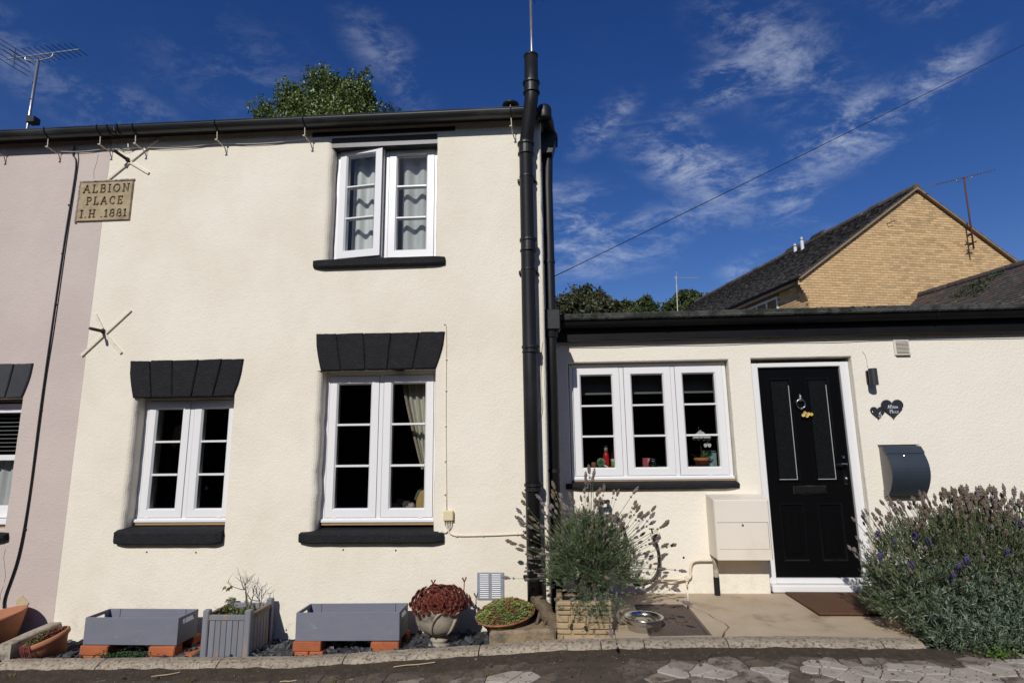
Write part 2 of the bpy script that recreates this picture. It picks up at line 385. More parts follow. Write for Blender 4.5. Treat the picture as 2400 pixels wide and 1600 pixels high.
# moss and dirt washed along the kerb foot, deepest against the stone
dirt = pmat('mossy_dirt', (.062, .042, .025), (.030, .021, .013), 18, .97, .9, 120, .012, c3=(.10, .078, .05), s3=40., t3=(.56, .66))
mb = MB(); gx = [-4.6+i*.03 for i in range(247)]; gy = [i/11 for i in range(12)]
def dirt_w(x): return .20+.10*mn.noise((x*1.1, 4.2, 0))+.05*mn.noise((x*5, 7., 0))
mb.add([(x, -.565-dirt_w(x)*t, road_h(x, -.565-dirt_w(x)*t)+.004+(.020*(1-t)**1.5+.010*mn.noise((x*9, t*4, 3))*(1-t)-.012*t*t)) for x in gx for t in gy],
       [(i*12+j, (i+1)*12+j, (i+1)*12+j+1, i*12+j+1) for i in range(246) for j in range(11)])
mb.build('moss_dirt', dirt, kind='structure', smooth=True)
rn = random.Random(4); mb = MB()
for i in range(1500):
    x = rn.uniform(-4.3, 2.7); t = rn.random()**.8; y = -.56-.55*t; r = rn.choice([.002, .003, .003, .004]) if rn.random() < .97 else .009
    mb.blob((x, y, road_h(x, y)+.012*(1-t)+r*.4+.004), (r*1.3, r, r*.7), i, (5, 3), .35, rn.choice([0, 0, 1, 1, 1, 1, 3, 3, 3, 2 if i % 3 == 0 else 1]))
mb.build('road_grit', [pmat('grit_grey', (.16, .145, .125)), pmat('grit_brown', (.075, .055, .04)), pmat('grit_pale', (.33, .28, .22)), pmat('grit_black', (.03, .027, .025))], kind='stuff')
# broken asphalt: plates cut by cracks (Voronoi cells with gaps)
def clip(poly, a, b, c):
    o = []
    for i in range(len(poly)):
        p, q = poly[i], poly[(i+1) % len(poly)]; dp = a*p[0]+b*p[1]-c; dq = a*q[0]+b*q[1]-c
        if dp <= 0: o.append(p)
        if dp*dq < 0: t = dp/(dp-dq); o.append((p[0]+(q[0]-p[0])*t, p[1]+(q[1]-p[1])*t))
    return o
plate_ms = [pmat('worn_plate_pale', (.395, .35, .29), (.32, .28, .23), 9, .93, .7, 150, .004, c3=(.12, .095, .07), s3=7., t3=(.54, .72)), pmat('worn_plate_grey', (.26, .22, .175), (.18, .15, .115), 9, .93, .7, 150, .004, c3=(.085, .065, .048), s3=9., t3=(.47, .62)), pmat('worn_plate_dirty', (.135, .105, .075), (.08, .06, .042), 9, .95, .8, 150, .004, c3=(.055, .042, .03), s3=12., t3=(.45, .6))]
road_plates = thing('broken_asphalt', None, None, (0, -.8, .2), kind='structure')
rn = random.Random(11); sites = []
for i in range(1700):
    x = rn.uniform(-4.4, 4.4); y = rn.uniform(-2.4, -.62)
    if all((x-a)**2+((y-b)*1.25)**2 > (.075+.045*mn.noise((x*2, y*2, 5)))**2 for a, b in sites): sites.append((x, y))
def in_patch(x, y, gr=0.):
    e = .07*mn.noise((x*5, y*6, 9))+gr
    for cx, cy, rx, ry in ((.96, -.90, .44, .19), (1.98, -.88, .60, .22), (2.75, -.84, .4, .20), (-.42, -.92, .36, .085), (-1.45, -.97, .68, .10), (-2.9, -1.15, .9, .16), (.3, -1.5, 4., .35), (3.4, -1.0, .5, .2)):
        if ((x-cx)/(rx+e))**2+((y-cy)/(ry+e))**2 < 1: return True
    return False
np_ = 0
for i, (x, y) in enumerate(sites):
    lvl = 0 if in_patch(x, y, -.055) else (1 if in_patch(x, y) else (2 if in_patch(x, y, .15) else 3))
    if lvl == 3: continue
    poly = [(x-.25, y-.25), (x+.25, y-.25), (x+.25, y+.25), (x-.25, y+.25)]
    for j, (a, b) in enumerate(sites):
        if j == i or abs(a-x) > .45 or abs(b-y) > .45: continue
        dx, dy = a-x, b-y; L = math.hypot(dx, dy); g_ = .0022+.0045*rn.random()**2
        poly = clip(poly, dx/L, dy/L, (dx*(x+a)/2+dy*(y+b)/2)/L-g_)
        if len(poly) < 3: break
    if len(poly) < 3: continue
    P = []
    for k in range(len(poly)):
        p, q = poly[k], poly[(k+1) % len(poly)]
        for t in (0, .2, .4, .6, .8): P.append((p[0]+(q[0]-p[0])*t+rn.uniform(-.0035, .0035), p[1]+(q[1]-p[1])*t+rn.uniform(-.003, .003)))
    n = len(P); h = (.008, .007, .004)[lvl]+rn.uniform(-.002, .002); c0 = (sum(p[0] for p in P)/n, sum(p[1] for p in P)/n)
    mb = MB(); top = [(c0[0]+(p[0]-c0[0])*.93, c0[1]+(p[1]-c0[1])*.93, road_h(p[0], p[1])+h) for p in P]; rim = [(p[0], p[1], road_h(p[0], p[1])+h*.45) for p in P]; bot = [(p[0], p[1], road_h(p[0], p[1])-.01) for p in P]
    mb.add(top+rim+bot, [tuple(range(n))]+[(k, k+n, (k+1) % n+n, (k+1) % n) for k in range(n)]+[(k+n, k+2*n, (k+1) % n+2*n, (k+1) % n+n) for k in range(n)])
    mb.build('asphalt_plate', plate_ms[lvl], road_plates); np_ += 1

kerb = thing('kerb', None, None, (0, -.5, .2), kind='structure')
kerb_m = pmat('kerb_concrete', (.385, .325, .245), (.27, .22, .16), 10, .93, .8, 85, .008, rnd=.08, c3=(.085, .066, .046), s3=48., t3=(.47, .66))
joints = [-3.80, -3.07, -2.235, -1.385, -.49, .30, .575, 1.10, 2.05, 2.30]
rn = random.Random(3)
for a, b in zip(joints[:-1], joints[1:]):
    g_ = .004; n = max(4, int((b-a)/.05)); mb = MB(); vs = []; xsn = [a+g_+(b-a-2*g_)*i/n for i in range(n+1)]
    for i, x in enumerate(xsn):
        z = kz(x); e = .012*(1 if i in (0, n) else 0); w = lambda s: .004*mn.noise((x*14, s, a))
        pr_ = [(-.425, z-.12), (-.425, z-.004-e*.5), (-.437, z+w(1)-e*.3), (-.50, z+w(2)-e*.3), (-.532+e*.4, z-.008+w(3)-e*.5), (-.556+e*.6, z-.028+w(4)), (-.568+e*.6, z-.055+w(5)), (-.570, z-.16)]
        vs += [(x, y, zz) for y, zz in pr_]
    F = [(i*8+j, (i+1)*8+j, (i+1)*8+j+1, i*8+j+1) for i in range(n) for j in range(7)]+[tuple(range(8)), tuple(range(n*8+7, n*8-1, -1))]
    mb.add(vs, F); mb.build('kerb_stone', kerb_m, kerb, smooth=False)

bed_m = pmat('bed_soil', (.035, .032, .030), (.02, .018, .017), 10, .95, .6, 40, .01)
mb = MB(); gx = [-6+i*.2 for i in range(31)]
mb.add([(x, y, min(kz(x)-.03, .20)+.004) for x in gx for y in (-.44, .02)], [(2*i, 2*i+2, 2*i+3, 2*i+1) for i in range(30)])
mb.build('bed', bed_m, kind='structure')
def bedz(x): return min(kz(x)-.03, .20)
rn = random.Random(7); mb = MB()
for i in range(1500):
    x = rn.uniform(-4.6, -.46); y = rn.uniform(-.425, -.015); r = rn.uniform(.014, .034)
    z = bedz(x)+rn.uniform(-.008, .008)+(.006 if rn.random() < .2 else 0)
    mb.M = Matrix.Translation((x, y, z)) @ Euler((rn.gauss(0, .45), rn.gauss(0, .45), rn.uniform(0, 6.3))).to_matrix().to_4x4()
    mb.blob((0, 0, 0), (r*1.3, r*.9, r*.32), i, (6, 3), .3, rn.randrange(2))
mb.M = None
mb.build('slate_chippings', [pmat('slate_chip', (.045, .05, .06), (.075, .08, .09), 20, .6), pmat('slate_chip_dark', (.028, .03, .036), (.05, .053, .06), 20, .6)], kind='stuff')

slab_m = pmat('porch_concrete', (.47, .375, .265), (.39, .305, .205), 3.5, .9, .35, 90, .004, c3=(.26, .19, .115), s3=3.2, t3=(.52, .72))
slab = thing('porch_slab', None, None, (1.4, .1, .31), kind='structure')
def slz(x, y): return interp(y, [-.44, .66], [kz(min(x, 2.2))-.004, .332])
# the slab is cracked into three pieces and stops round the cover; cracks are open joints
cr1 = [(1.075, .66), (1.045, .52), (1.0, .30), (1.03, .2), (1.09, .08), (1.10, -.04), (1.14, -.14), (1.145, -.24), (1.09, -.33), (1.05, -.44)]
def slab_piece(poly, seed, name='slab_piece'):
    P = []
    for k in range(len(poly)):
        p, q = poly[k], poly[(k+1) % len(poly)]; m = max(1, int(math.hypot(q[0]-p[0], q[1]-p[1])/.05))
        for t in range(m): P.append((p[0]+(q[0]-p[0])*t/m+.004*mn.noise((p[0]*9+t, p[1]*9, seed)), p[1]+(q[1]-p[1])*t/m+.004*mn.noise((p[0]*7, t+p[1]*5, seed+2))))
    n = len(P); mb = MB()
    mb.add([(x, y, slz(x, y)) for x, y in P]+[(x, y, slz(x, y)-.08) for x, y in P], [tuple(range(n))]+[(k, k+n, (k+1) % n+n, (k+1) % n) for k in range(n)])
    mb.build(name, slab_m, slab)
slab_piece([(x+.006, y) for x, y in cr1[::-1]]+[(2.75, .66), (2.75, -.44)][::1], 1)
slab_piece([(.99, .315), (.99, -.40), (1.04, -.43)]+[(x-.005, y) for x, y in cr1[-2:2:-1]], 2)
slab_piece([(.02, .66), (.02, -.43), (.585, -.43), (.585, .33), (.995, .33)]+[(x-.005, y) for x, y in cr1[2::-1]], 3)
slab_piece([(.585, -.405), (.585, -.432), (1.03, -.432), (.985, -.405)], 4)
mb = MB(); mb.box(.0, 2.8, -.43, .66, .10, .262); mb.build('slab_base', bed_m, slab)

# ---------------------------------------------------------------- walls with openings
def wall_mesh(mb, x0, x1, z0, z1, y, thick, ops, mat=0, seed=0):
    rn = random.Random(seed)
    X = sorted({x0, x1}|{v for o in ops for v in (o['x0']-o['r'][0], o['x1']+o['r'][1])}); Z = sorted({z0, z1}|{v for o in ops for v in (o['z0']-o['r'][2], o['z1']+o['r'][3])})
    for a, b in zip(X[:-1], X[1:]):
        for c, d in zip(Z[:-1], Z[1:]):
            mx_, mz = (a+b)/2, (c+d)/2
            if any(o['x0']-o['r'][0] < mx_ < o['x1']+o['r'][1] and o['z0']-o['r'][2] < mz < o['z1']+o['r'][3] for o in ops): continue
            mb.add([(a, y, c), (b, y, c), (b, y, d), (a, y, d)], [(0, 1, 2, 3)], mat)
    for o in ops:
        rl, rr, rb, rtp = o['r']; RR = max(o['r']); ns = 16; loops = []
        prof = [(1-math.sin(a), RR*(1-math.cos(a)), math.sin(a)) for a in [math.pi/2*i/5 for i in range(6)]]+[(0, o.get('dep', .13), .5), (0, thick, 0)]
        for e, dy, wob in prof:
            ax, bx, az, bz = o['x0']-rl*e, o['x1']+rr*e, o['z0']-rb*e, o['z1']+rtp*e; L = []
            for i in range(ns): L.append((ax+(bx-ax)*i/ns, az))
            for i in range(ns): L.append((bx, az+(bz-az)*i/ns))
            for i in range(ns): L.append((bx-(bx-ax)*i/ns, bz))
            for i in range(ns): L.append((ax, bz-(bz-az)*i/ns))
            W_ = o.get('wob', .004)*wob
            loops.append([(p[0]+W_*mn.noise((p[0]*7, p[1]*7, seed))*2, y+dy, p[1]+W_*mn.noise((p[0]*7, p[1]*7, seed+5))*.6) for p in L])
        m = 4*ns; vs = [p for L in loops for p in L]
        mb.add(vs, [(k*m+i, k*m+(i+1) % m, (k+1)*m+(i+1) % m, (k+1)*m+i) for k in range(len(loops)-1) for i in range(m)], mat)
def xprism(mb, prof, x0, x1, mat=0, c=0.):
    """profile in y,z swept along x"""
    n = len(prof); my = sum(p[0] for p in prof)/n; mz = sum(p[1] for p in prof)/n
    if c:
        ins = [(my+(p[0]-my)*(1-c/.05), mz+(p[1]-mz)*(1-c/.05)) for p in prof]
        R_ = [(x0, ins), (x0+c, prof), (x1-c, prof), (x1, ins)]
    else: R_ = [(x0, prof), (x1, prof)]
    vs = [(x, p[0], p[1]) for x, P in R_ for p in P]; k = len(R_)
    mb.add(vs, [tuple(range(n-1, -1, -1)), tuple(range((k-1)*n, k*n))]+[(j*n+i, j*n+(i+1) % n, (j+1)*n+(i+1) % n, (j+1)*n+i) for j in range(k-1) for i in range(n)], mat)

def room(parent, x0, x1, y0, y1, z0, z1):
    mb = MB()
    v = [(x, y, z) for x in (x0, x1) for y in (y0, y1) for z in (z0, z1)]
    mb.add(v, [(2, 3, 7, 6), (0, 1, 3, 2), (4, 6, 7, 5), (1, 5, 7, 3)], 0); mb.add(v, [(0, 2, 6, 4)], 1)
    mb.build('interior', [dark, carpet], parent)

def window(parent, x0, x1, z0, z1, yf, ncas, hinge_open=None, cill=True, jamb=.032, mull=.036, sash=.057, label=None):
    W = thing('window', None, None, ((x0+x1)/2, yf, z0)) ; W.parent = parent
    W.matrix_basis = parent_matrix(parent).inverted() @ WM[W.name]
    if label: W['label'] = label
    mb = MB(); d = .065; cb = .062
    mb.box(x0, x0+jamb, yf, yf+d, z0+.002, z1, .003); mb.box(x1-jamb, x1, yf, yf+d, z0+.002, z1, .003)
    mb.box(x0+jamb, x1-jamb, yf, yf+d, z1-jamb, z1, .003); mb.box(x0+jamb, x1-jamb, yf-.0, yf+d, z0+.002, z0+cb-.028, .003)
    mb.box(x0-.004, x1+.004, yf-.022, yf+.03, z0-.002, z0+.026, .006)
    cw = (x1-x0-2*jamb-(ncas-1)*mull)/ncas
    zb, zt = z0+cb-.028, z1-jamb
    for i in range(1, ncas):
        xa = x0+jamb+i*cw+(i-1)*mull; mb.box(xa, xa+mull, yf, yf+d, zb, zt, .003)
    mb.box(x0+jamb-.001, x1-jamb+.001, yf+.050, yf+.062, zb-.001, zb+.03, 0, 0)
    for k in range(2):   # drain caps on the cill
        xc = x0+(x1-x0)*(.12 if k == 0 else .86); mb.box(xc-.018, xc+.018, yf-.005, yf+.002, z0+.030, z0+.037, .002)
    mb.build('frame', [white, gasket], W)
    for i in range(ncas):
        a = x0+jamb+i*(cw+mull); b = a+cw; g_ = .0035; M = None
        if hinge_open and hinge_open[0] == i:
            M = Matrix.Translation((a, yf+.0, 0)) @ Matrix.Rotation(R(-hinge_open[1]), 4, 'Z') @ Matrix.Translation((-a, -yf, 0)) @ Matrix.Translation((0, -.012, 0))
        ax, bx, az, bz = a+g_, b-g_, zb+g_, zt-g_; y0 = yf-.004; y1 = yf+.058
        mb = MB(); mb.M = M
        for q in ([(ax, az), (bx, az), (bx-sash, az+sash), (ax+sash, az+sash)], [(bx, az), (bx, bz), (bx-sash, bz-sash), (bx-sash, az+sash)], [(bx, bz), (ax, bz), (ax+sash, bz-sash), (bx-sash, bz-sash)], [(ax, bz), (ax, az), (ax+sash, az+sash), (ax+sash, bz-sash)]):
            # mitred rail with a glazing bead sloping in to the glass
            (p, q_, r_, s_) = q; sx = lambda P, t, k=.010: None
            cxm, czm = (ax+bx)/2, (az+bz)/2
            inn = lambda P: (P[0]+(.012 if P[0] < cxm else -.012), P[1]+(.012 if P[1] < czm else -.012))
            r1, s1 = inn(r_), inn(s_)
            vs = [(p[0], y0, p[1]), (q_[0], y0, q_[1]), (r_[0], y0, r_[1]), (s_[0], y0, s_[1]), (r1[0], y0+.016, r1[1]), (s1[0], y0+.016, s1[1]), (r1[0], y1, r1[1]), (s1[0], y1, s1[1]), (p[0], y1, p[1]), (q_[0], y1, q_[1])]
            mb.add(vs, [(0, 1, 2, 3), (3, 2, 4, 5), (5, 4, 6, 7), (7, 6, 9, 8), (0, 8, 9, 1)], 0)
        # rubber seal in the gap
        mb.box(ax-g_, bx+g_, y0+.017, y0+.024, az-g_, az+.012, 0, 1); mb.box(ax-g_, bx+g_, y0+.017, y0+.024, bz-.012, bz+g_, 0, 1)
        mb.box(ax-g_, ax+.012, y0+.017, y0+.024, az+.012, bz-.012, 0, 1); mb.box(bx-.012, bx+g_, y0+.017, y0+.024, az+.012, bz-.012, 0, 1)
        mb.build('casement', [white, gasket], W)
        ga, gb, gc, gd = ax+sash+.012, bx-sash-.012, az+sash+.012, bz-sash-.012; h = (gd-gc)/3
        for k in (1, 2):
            zc = gc+h*k; mb = MB(); mb.M = M
            xprism(mb, [(y0+.018, zc-.010), (y0+.006, zc-.006), (y0+.006, zc+.006), (y0+.018, zc+.010), (y1-.01, zc+.010), (y1-.01, zc-.010)], ga, gb)
            mb.build('glazing_bar', white, W)
        for k in range(3):
            mb = MB(); mb.M = M; e = .009
            za, zz_ = gc+h*k+(e if k else 0), gc+h*(k+1)-(e if k < 2 else 0)
            mb.add([(ga, y0+.022, za), (gb, y0+.022, za), (gb, y0+.022, zz_), (ga, y0+.022, zz_)], [(0, 1, 2, 3)])
            mb.build('pane', glass, W)
    return W

def lintel(parent, tl, tr, bl, br, zt, zb, ft, fb, y=0., proud=.016, seed=0, mat=None):
    """flat arch of splayed stones, painted black"""
    mat = mat or blackp; rn = random.Random(seed)
    mb = MB(); mb.prism([(bl+.004, zb+.003), (br-.004, zb+.003), (tr-.006, zt-.004), (tl+.006, zt-.004)], y-proud+.011, y+.12); L = mb.build('lintel', mat, parent)
    T = [tl]+[tl+(tr-tl)*f for f in ft]+[tr]; B = [bl]+[bl+(br-bl)*f for f in fb]+[br]; g_ = .0045
    for i in range(len(T)-1):
        mb = MB(); P = []; q = [(B[i]+(g_ if i else 0), zb), (B[i+1]-(g_ if i < len(B)-2 else 0), zb), (T[i+1]-(g_ if i < len(T)-2 else 0), zt+rn.uniform(-.003, .004)), (T[i]+(g_ if i else 0), zt+rn.uniform(-.003, .004))]
        for k in range(4):
            p, r_ = q[k], q[(k+1) % 4]
            for t in range(6):
                bow = 0
                if (i == 0 and k == 3) or (i == len(T)-2 and k == 1): bow = .012*math.sin(math.pi*t/6)*(1 if k == 1 else -1)
                P.append((p[0]+(r_[0]-p[0])*t/6+rn.uniform(-.0016, .0016)+bow, p[1]+(r_[1]-p[1])*t/6+rn.uniform(-.0016, .0016)))
        mb.prism(P, y-proud+rn.uniform(-.002, .002), y+.05, .006); mb.build('voussoir', mat, L)
    return L
def sill(parent, x0, x1, zt, zb, yb, yfr, y=0., drop=.02, label=None, mat=None, seed=0):
    n = 24; mb = MB(); rn = random.Random(seed); vs = []
    for i in range(n+1):
        x = x0+(x1-x0)*i/n; e = (1-min(1, min(i, n-i)/1.5))*.014; w = lambda s: .003*mn.noise((x*9, s, seed))
        pr_ = [(yb, zb+.01), (yb, zt+.012+w(1)), (y-.0, zt-e*.4+w(2)), (yfr+.012, zt-drop*.6-e*.6+w(3)), (yfr+e, zt-drop-.008+w(4)), (yfr+e+w(5), zb+.012+e), (yfr+.01+e, zb+e*.5+w(6)), (y+.01, zb)]
        vs += [(x, a, b) for a, b in pr_]
    mb.add(vs, [(i*8+j, (i+1)*8+j, (i+1)*8+(j+1) % 8, i*8+(j+1) % 8) for i in range(n) for j in range(8)]+[tuple(range(7, -1, -1)), tuple(range(n*8, n*8+8))])
    return mb.build('sill', mat or blackp, parent)

# ================================================================ the cream cottage
cot = thing('cottage', 'two-storey cream roughcast cottage with black stone lintels and white casements', 'house', (-1.95, 0, .1))
mb = MB()
wall_mesh(mb, -3.87, -.03, -.1, 4.41, 0, .36, [
    dict(x0=-3.384, x1=-2.562, z0=.90, z1=2.0, r=(.045, .012, .01, .0), dep=.13, wob=.006),
    dict(x0=-1.836, x1=-.905, z0=.885, z1=2.18, r=(.050, .012, .01, .0), dep=.13, wob=.006),
    dict(x0=-1.826, x1=-.918, z0=3.10, z1=4.235, r=(.055, .018, .0, .0), dep=.12, wob=.006)], 0, 1)
n = 40; zsn = [-.1+4.51*i/n for i in range(n+1)]   # the right-hand arris and return wall
mb.add([(x+.006*mn.noise((z*11, 3, x)), y, z) for z in zsn for (x, y) in ((-.03, 0), (-.022, .006), (-.016, .02), (-.016, 6))], [(i*4+j, i*4+j+1, i*4+j+5, i*4+j+4) for i in range(n) for j in range(3)])
mb.add([(-3.87, 6, -.1), (-.016, 6, -.1), (-.016, 6, 4.41), (-3.87, 6, 4.41), (-3.87, 3, 6.0), (-.016, 3, 6.0), (-.016, 0, 4.41)], [(0, 1, 2, 3), (2, 5, 6)])
mb.build('wall', cream, cot, smooth=False)
mb = MB(); yy = [(-.100, 4.342), (3, 5.99), (6.1, 4.41), (6.1, 4.47), (3, 6.04), (-.100, 4.366)]
xprism(mb, yy, -3.87, .03); mb.build('roof', slate_roof, cot)
mb = MB(); mb.box(-3.868, -.03, -.040, -.003, 4.318, 4.405, .003); mb.build('eaves_shade_strip', blackg, cot)  # dark strip added below the gutter to stand in for eaves shade
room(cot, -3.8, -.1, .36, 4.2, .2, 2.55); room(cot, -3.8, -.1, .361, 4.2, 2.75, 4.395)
window(cot, -3.383, -2.560, .985, 1.998, .12, 2)
window(cot, -1.838, -.902, .978, 2.178, .12, 2)
window(cot, -1.822, -.916, 3.118, 4.20, .10, 2, hinge_open=(0, 8.5), label='upstairs window with its left casement ajar')
lintel(cot, -3.465, -2.498, -3.410, -2.560, 2.290, 1.985, (.179, .379, .612, .819), (.189, .396, .587, .801), seed=1)
lintel(cot, -1.893, -.826, -1.838, -.898, 2.478, 2.178, (.161, .373, .588, .809), (.178, .393, .584, .805), seed=2)
sill(cot, -3.426, -2.556, .950, .836, .14, -.055, drop=.022, seed=1)
sill(cot, -1.940, -.822, .926, .842, .14, -.055, drop=.012, seed=2)
sill(cot, -1.943, -.830, 3.113, 3.040, .12, -.045, drop=.004, seed=3)
for a, b, z in ((-3.37, -2.57, .968), (-1.83, -.91, .961)):
    mb = MB(); mb.box(a, b, .108, .17, z-.004, z+.012, .002); mb.build('packing_strip', woodstrip, cot)
# timber lintel over the upstairs window, painted black
mb = MB(); mb.box(-2.022, -.752, -.004, .1, 4.247, 4.292, .004); mb.box(-1.86, -.895, .012, .30, 4.140, 4.2465, .006); mb.build('timber_lintel', blackg, cot)
hole_m = pmat('drill_hole', (.03, .022, .016), rough=.95)
def drill_hole(parent, x, z, y=0., r=.006):
    mb = MB(); mb.M = Matrix.Translation((x, y-.0015, z)) @ Matrix.Rotation(R(90), 4, 'X'); mb.lathe([(0, .001), (r, .0005), (r*1.3, -.002)], 8, closed=False); mb.build('drill_hole', hole_m, parent)
for x, z in ((-3.17, .775), (-2.77, .772), (-1.60, .79), (-1.19, .785)): drill_hole(cot, x, z)
def gutter_run(parent, x0, x1, yc, zc, r, mat, name='gutter', slope=0.):
    n = 12; mb = MB(); vs = []
    for x, s in ((x0, 0), (x1, slope)):
        for rr in (r, r-.005):
            for i in range(n+1):
                a = math.pi+math.pi*i/n; vs.append((x, yc+rr*math.cos(a), zc+s+rr*math.sin(a)))
    m = n+1; F = []
    for i in range(n): F += [(i, i+1, 2*m+i+1, 2*m+i), (m+i, 3*m+i, 3*m+i+1, m+i+1), (i, m+i, m+i+1, i+1), (2*m+i, 2*m+i+1, 3*m+i+1, 3*m+i)]
    F += [(0, 2*m, 3*m, m), (n, m+n, 3*m+n, 2*m+n)]
    mb.add(vs, F); mb.tube([(x0, yc-r+.001, zc), (x1, yc-r+.001, zc+slope)], .0055, 6)
    return mb.build(name, mat, parent, smooth=False)
GY, GZ, GR = -.112, 4.352, .058
def gutter_brackets(parent, g, xs, sl=lambda x: 0):
    for x in xs:
        rn = random.Random(int(x*100)); z = GZ+sl(x)
        mb = MB()
        mb.tube([(x, GY+(GR+.004)*math.cos(a), z+(GR+.004)*math.sin(a)) for a in [math.pi*.94+math.pi*1.1*i/10 for i in range(11)]], .006, 5, mat=0)
        mb.tube([(x, GY-.005, z-GR-.002), (x+.004, GY-.004, z-GR-.085)], .0032, 6, mat=1); mb.blob((x+.003, GY-.004, z-GR-.058), .0055, 1, (6, 4), .1, 1)
        mb.box(x-.013, x+.009, GY-.012, GY+.004, z-GR-.092, z-GR-.084, .002, 1)
        mb.tube([(x+.004, GY+.0, z-GR-.09), (x+.008, .005, z-GR-.098)], .0048, 6, mat=1)
        mb.build('gutter_bracket', [iron, creampaint], g)
g1 = gutter_run(cot, -3.73, -.035, GY, GZ, GR, guttermat, slope=-.012)
gutter_brackets(cot, g1, [-3.56, -2.82, -2.04, -.26], lambda x: -.006)
mb = MB(); mb.lathe([(.0, -.062), (.058, -.062), (.062, -.05), (.062, .035), (.05, .06), (.0, .06)], 16, (.02, -.07, 4.33)); mb.build('gutter_outlet', iron, g1, smooth=True)
# soil pipe with cast collars
PX, PY = -.128, -.085
def collar(mb, c, r, h=.05):
    mb.lathe([(r, -h), (r+.012, -h+.004), (r+.012, -h+.016), (r+.004, -h+.022), (r+.004, h-.028), (r+.014, h-.02), (r+.014, h-.002), (r+.006, h), (r, h)], 20, c)
mb = MB(); rr = .057
pts = [(PX, PY, .20), (PX-.01, PY, 2.2), (PX-.012, PY, 4.03)]+[(PX-.012+.058*t, PY-.13*t, 4.03+.36*t) for t in (.15, .5, .85, 1)]+[(PX+.046, PY-.13, 4.45), (PX+.048, PY-.13, 4.775)]
mb.tube(pts, rr, 20); mb.lathe([(rr-.008, 0), (rr+.003, 0), (rr+.003, .02), (rr-.008, .02)], 20, (PX+.048, PY-.13, 4.757))
SP = mb.build('soil_pipe', iron, cot, smooth=True)
for c in ((PX+.046, PY-.13, 4.475), (PX-.012, PY, 4.0), (PX-.006, PY, 3.155), (PX-.002, PY, 2.30), (PX, PY, 1.25)):
    mb = MB(); collar(mb, c, rr, .055 if c[2] > 2.5 else .03); mb.build('collar', iron, SP)
for z in (3.75, 2.95, .6):
    mb = MB(); mb.lathe([(rr+.001, -.006), (rr+.004, -.006), (rr+.004, .006), (rr+.001, .006)], 20, (PX-.01, PY, z)); mb.box(PX-.09, PX+.07, PY+.05, PY+.09, z-.012, z+.012, .003); mb.build('pipe_clip', iron, SP)
# rainwater pipe down the return wall, from its hopper
DX, DY = .036, .19
mb = MB(); mb.tube([(DX+.01, DY-.03, 4.26), (DX+.006, DY, 3.98), (DX, DY, 3.80), (DX, DY, 2.58), (DX, DY, .34)], .043, 16); DP = mb.build('downpipe', iron, cot, smooth=True)
mb = MB(); mb.prism([(DX-.05, 4.06), (DX+.045, 4.06), (DX+.085, 4.20), (DX+.098, 4.20), (DX+.098, 4.26), (DX-.05, 4.26)], DY-.09, DY+.08, .005)
mb.tube([(.03, -.07, 4.30), (.05, .04, 4.30), (DX+.03, DY-.02, 4.27)], .052, 14); mb.build('hopper', iron, DP)
mb = MB(); mb.box(DX-.062, DX+.075, DY-.075, DY+.08, 2.50, 2.67, .006); mb.tube([(DX, DY, 2.50), (DX, DY, 2.44)], [.062, .05], 16); mb.build('lower_hopper', iron, DP)
for z in (3.1, 1.36):
    mb = MB(); mb.lathe([(.043, -.014), (.047, -.014), (.047, .014), (.043, .014)], 16, (DX, DY, z)); mb.box(-.03, .0, DY-.01, DY+.01, z-.008, z+.008); mb.build('pipe_clip', iron, DP)
mb = MB(); mb.tube([(-.36, 1.55, 5.15), (-.36, 1.55, 5.46)], .05, 14); mb.lathe([(.0, .07), (.04, .065), (.095, .03), (.098, .01), (.06, 0), (0, 0)], 20, (-.36, 1.55, 5.44)); mb.build('roof_vent', iron, cot, smooth=True)

# ================================================================ neighbouring mauve cottage
nb = thing('neighbour_cottage', 'mauve roughcast cottage joined to the cream one, with a white sash window', 'house', (-6, 0, .1))
mb = MB(); wall_mesh(mb, -9., -3.871, -.1, 4.41, 0, .36, [dict(x0=-5.25, x1=-4.384, z0=.955, z1=2.0, r=(.02, .012, .01, .0), dep=.12)], 0, 4)
mb.build('wall', mauve, nb)
mb = MB(); xprism(mb, yy, -9., -3.872); mb.build('roof', slate_roof, nb)
mb = MB(); mb.box(-9, -3.874, -.040, -.003, 4.318, 4.405, .003); mb.build('eaves_shade_strip', blackg, nb)  # same added dark strip for the shade under this gutter
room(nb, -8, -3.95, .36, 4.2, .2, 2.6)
lintel(nb, -5.36, -4.325, -5.27, -4.382, 2.290, 2.003, (.18, .38, .62, .845), (.19, .40, .60, .84), seed=5, mat=pmat('slate_black_paint', (.022, .023, .027), (.035, .036, .04), 8, .6, .2, 60))
sill(nb, -5.30, -4.335, .930, .868, .14, -.06, seed=6)
mb = MB(); mb.box(-5.24, -4.392, .105, .17, .956, .978, .002); mb.build('packing_strip', woodstrip, nb)
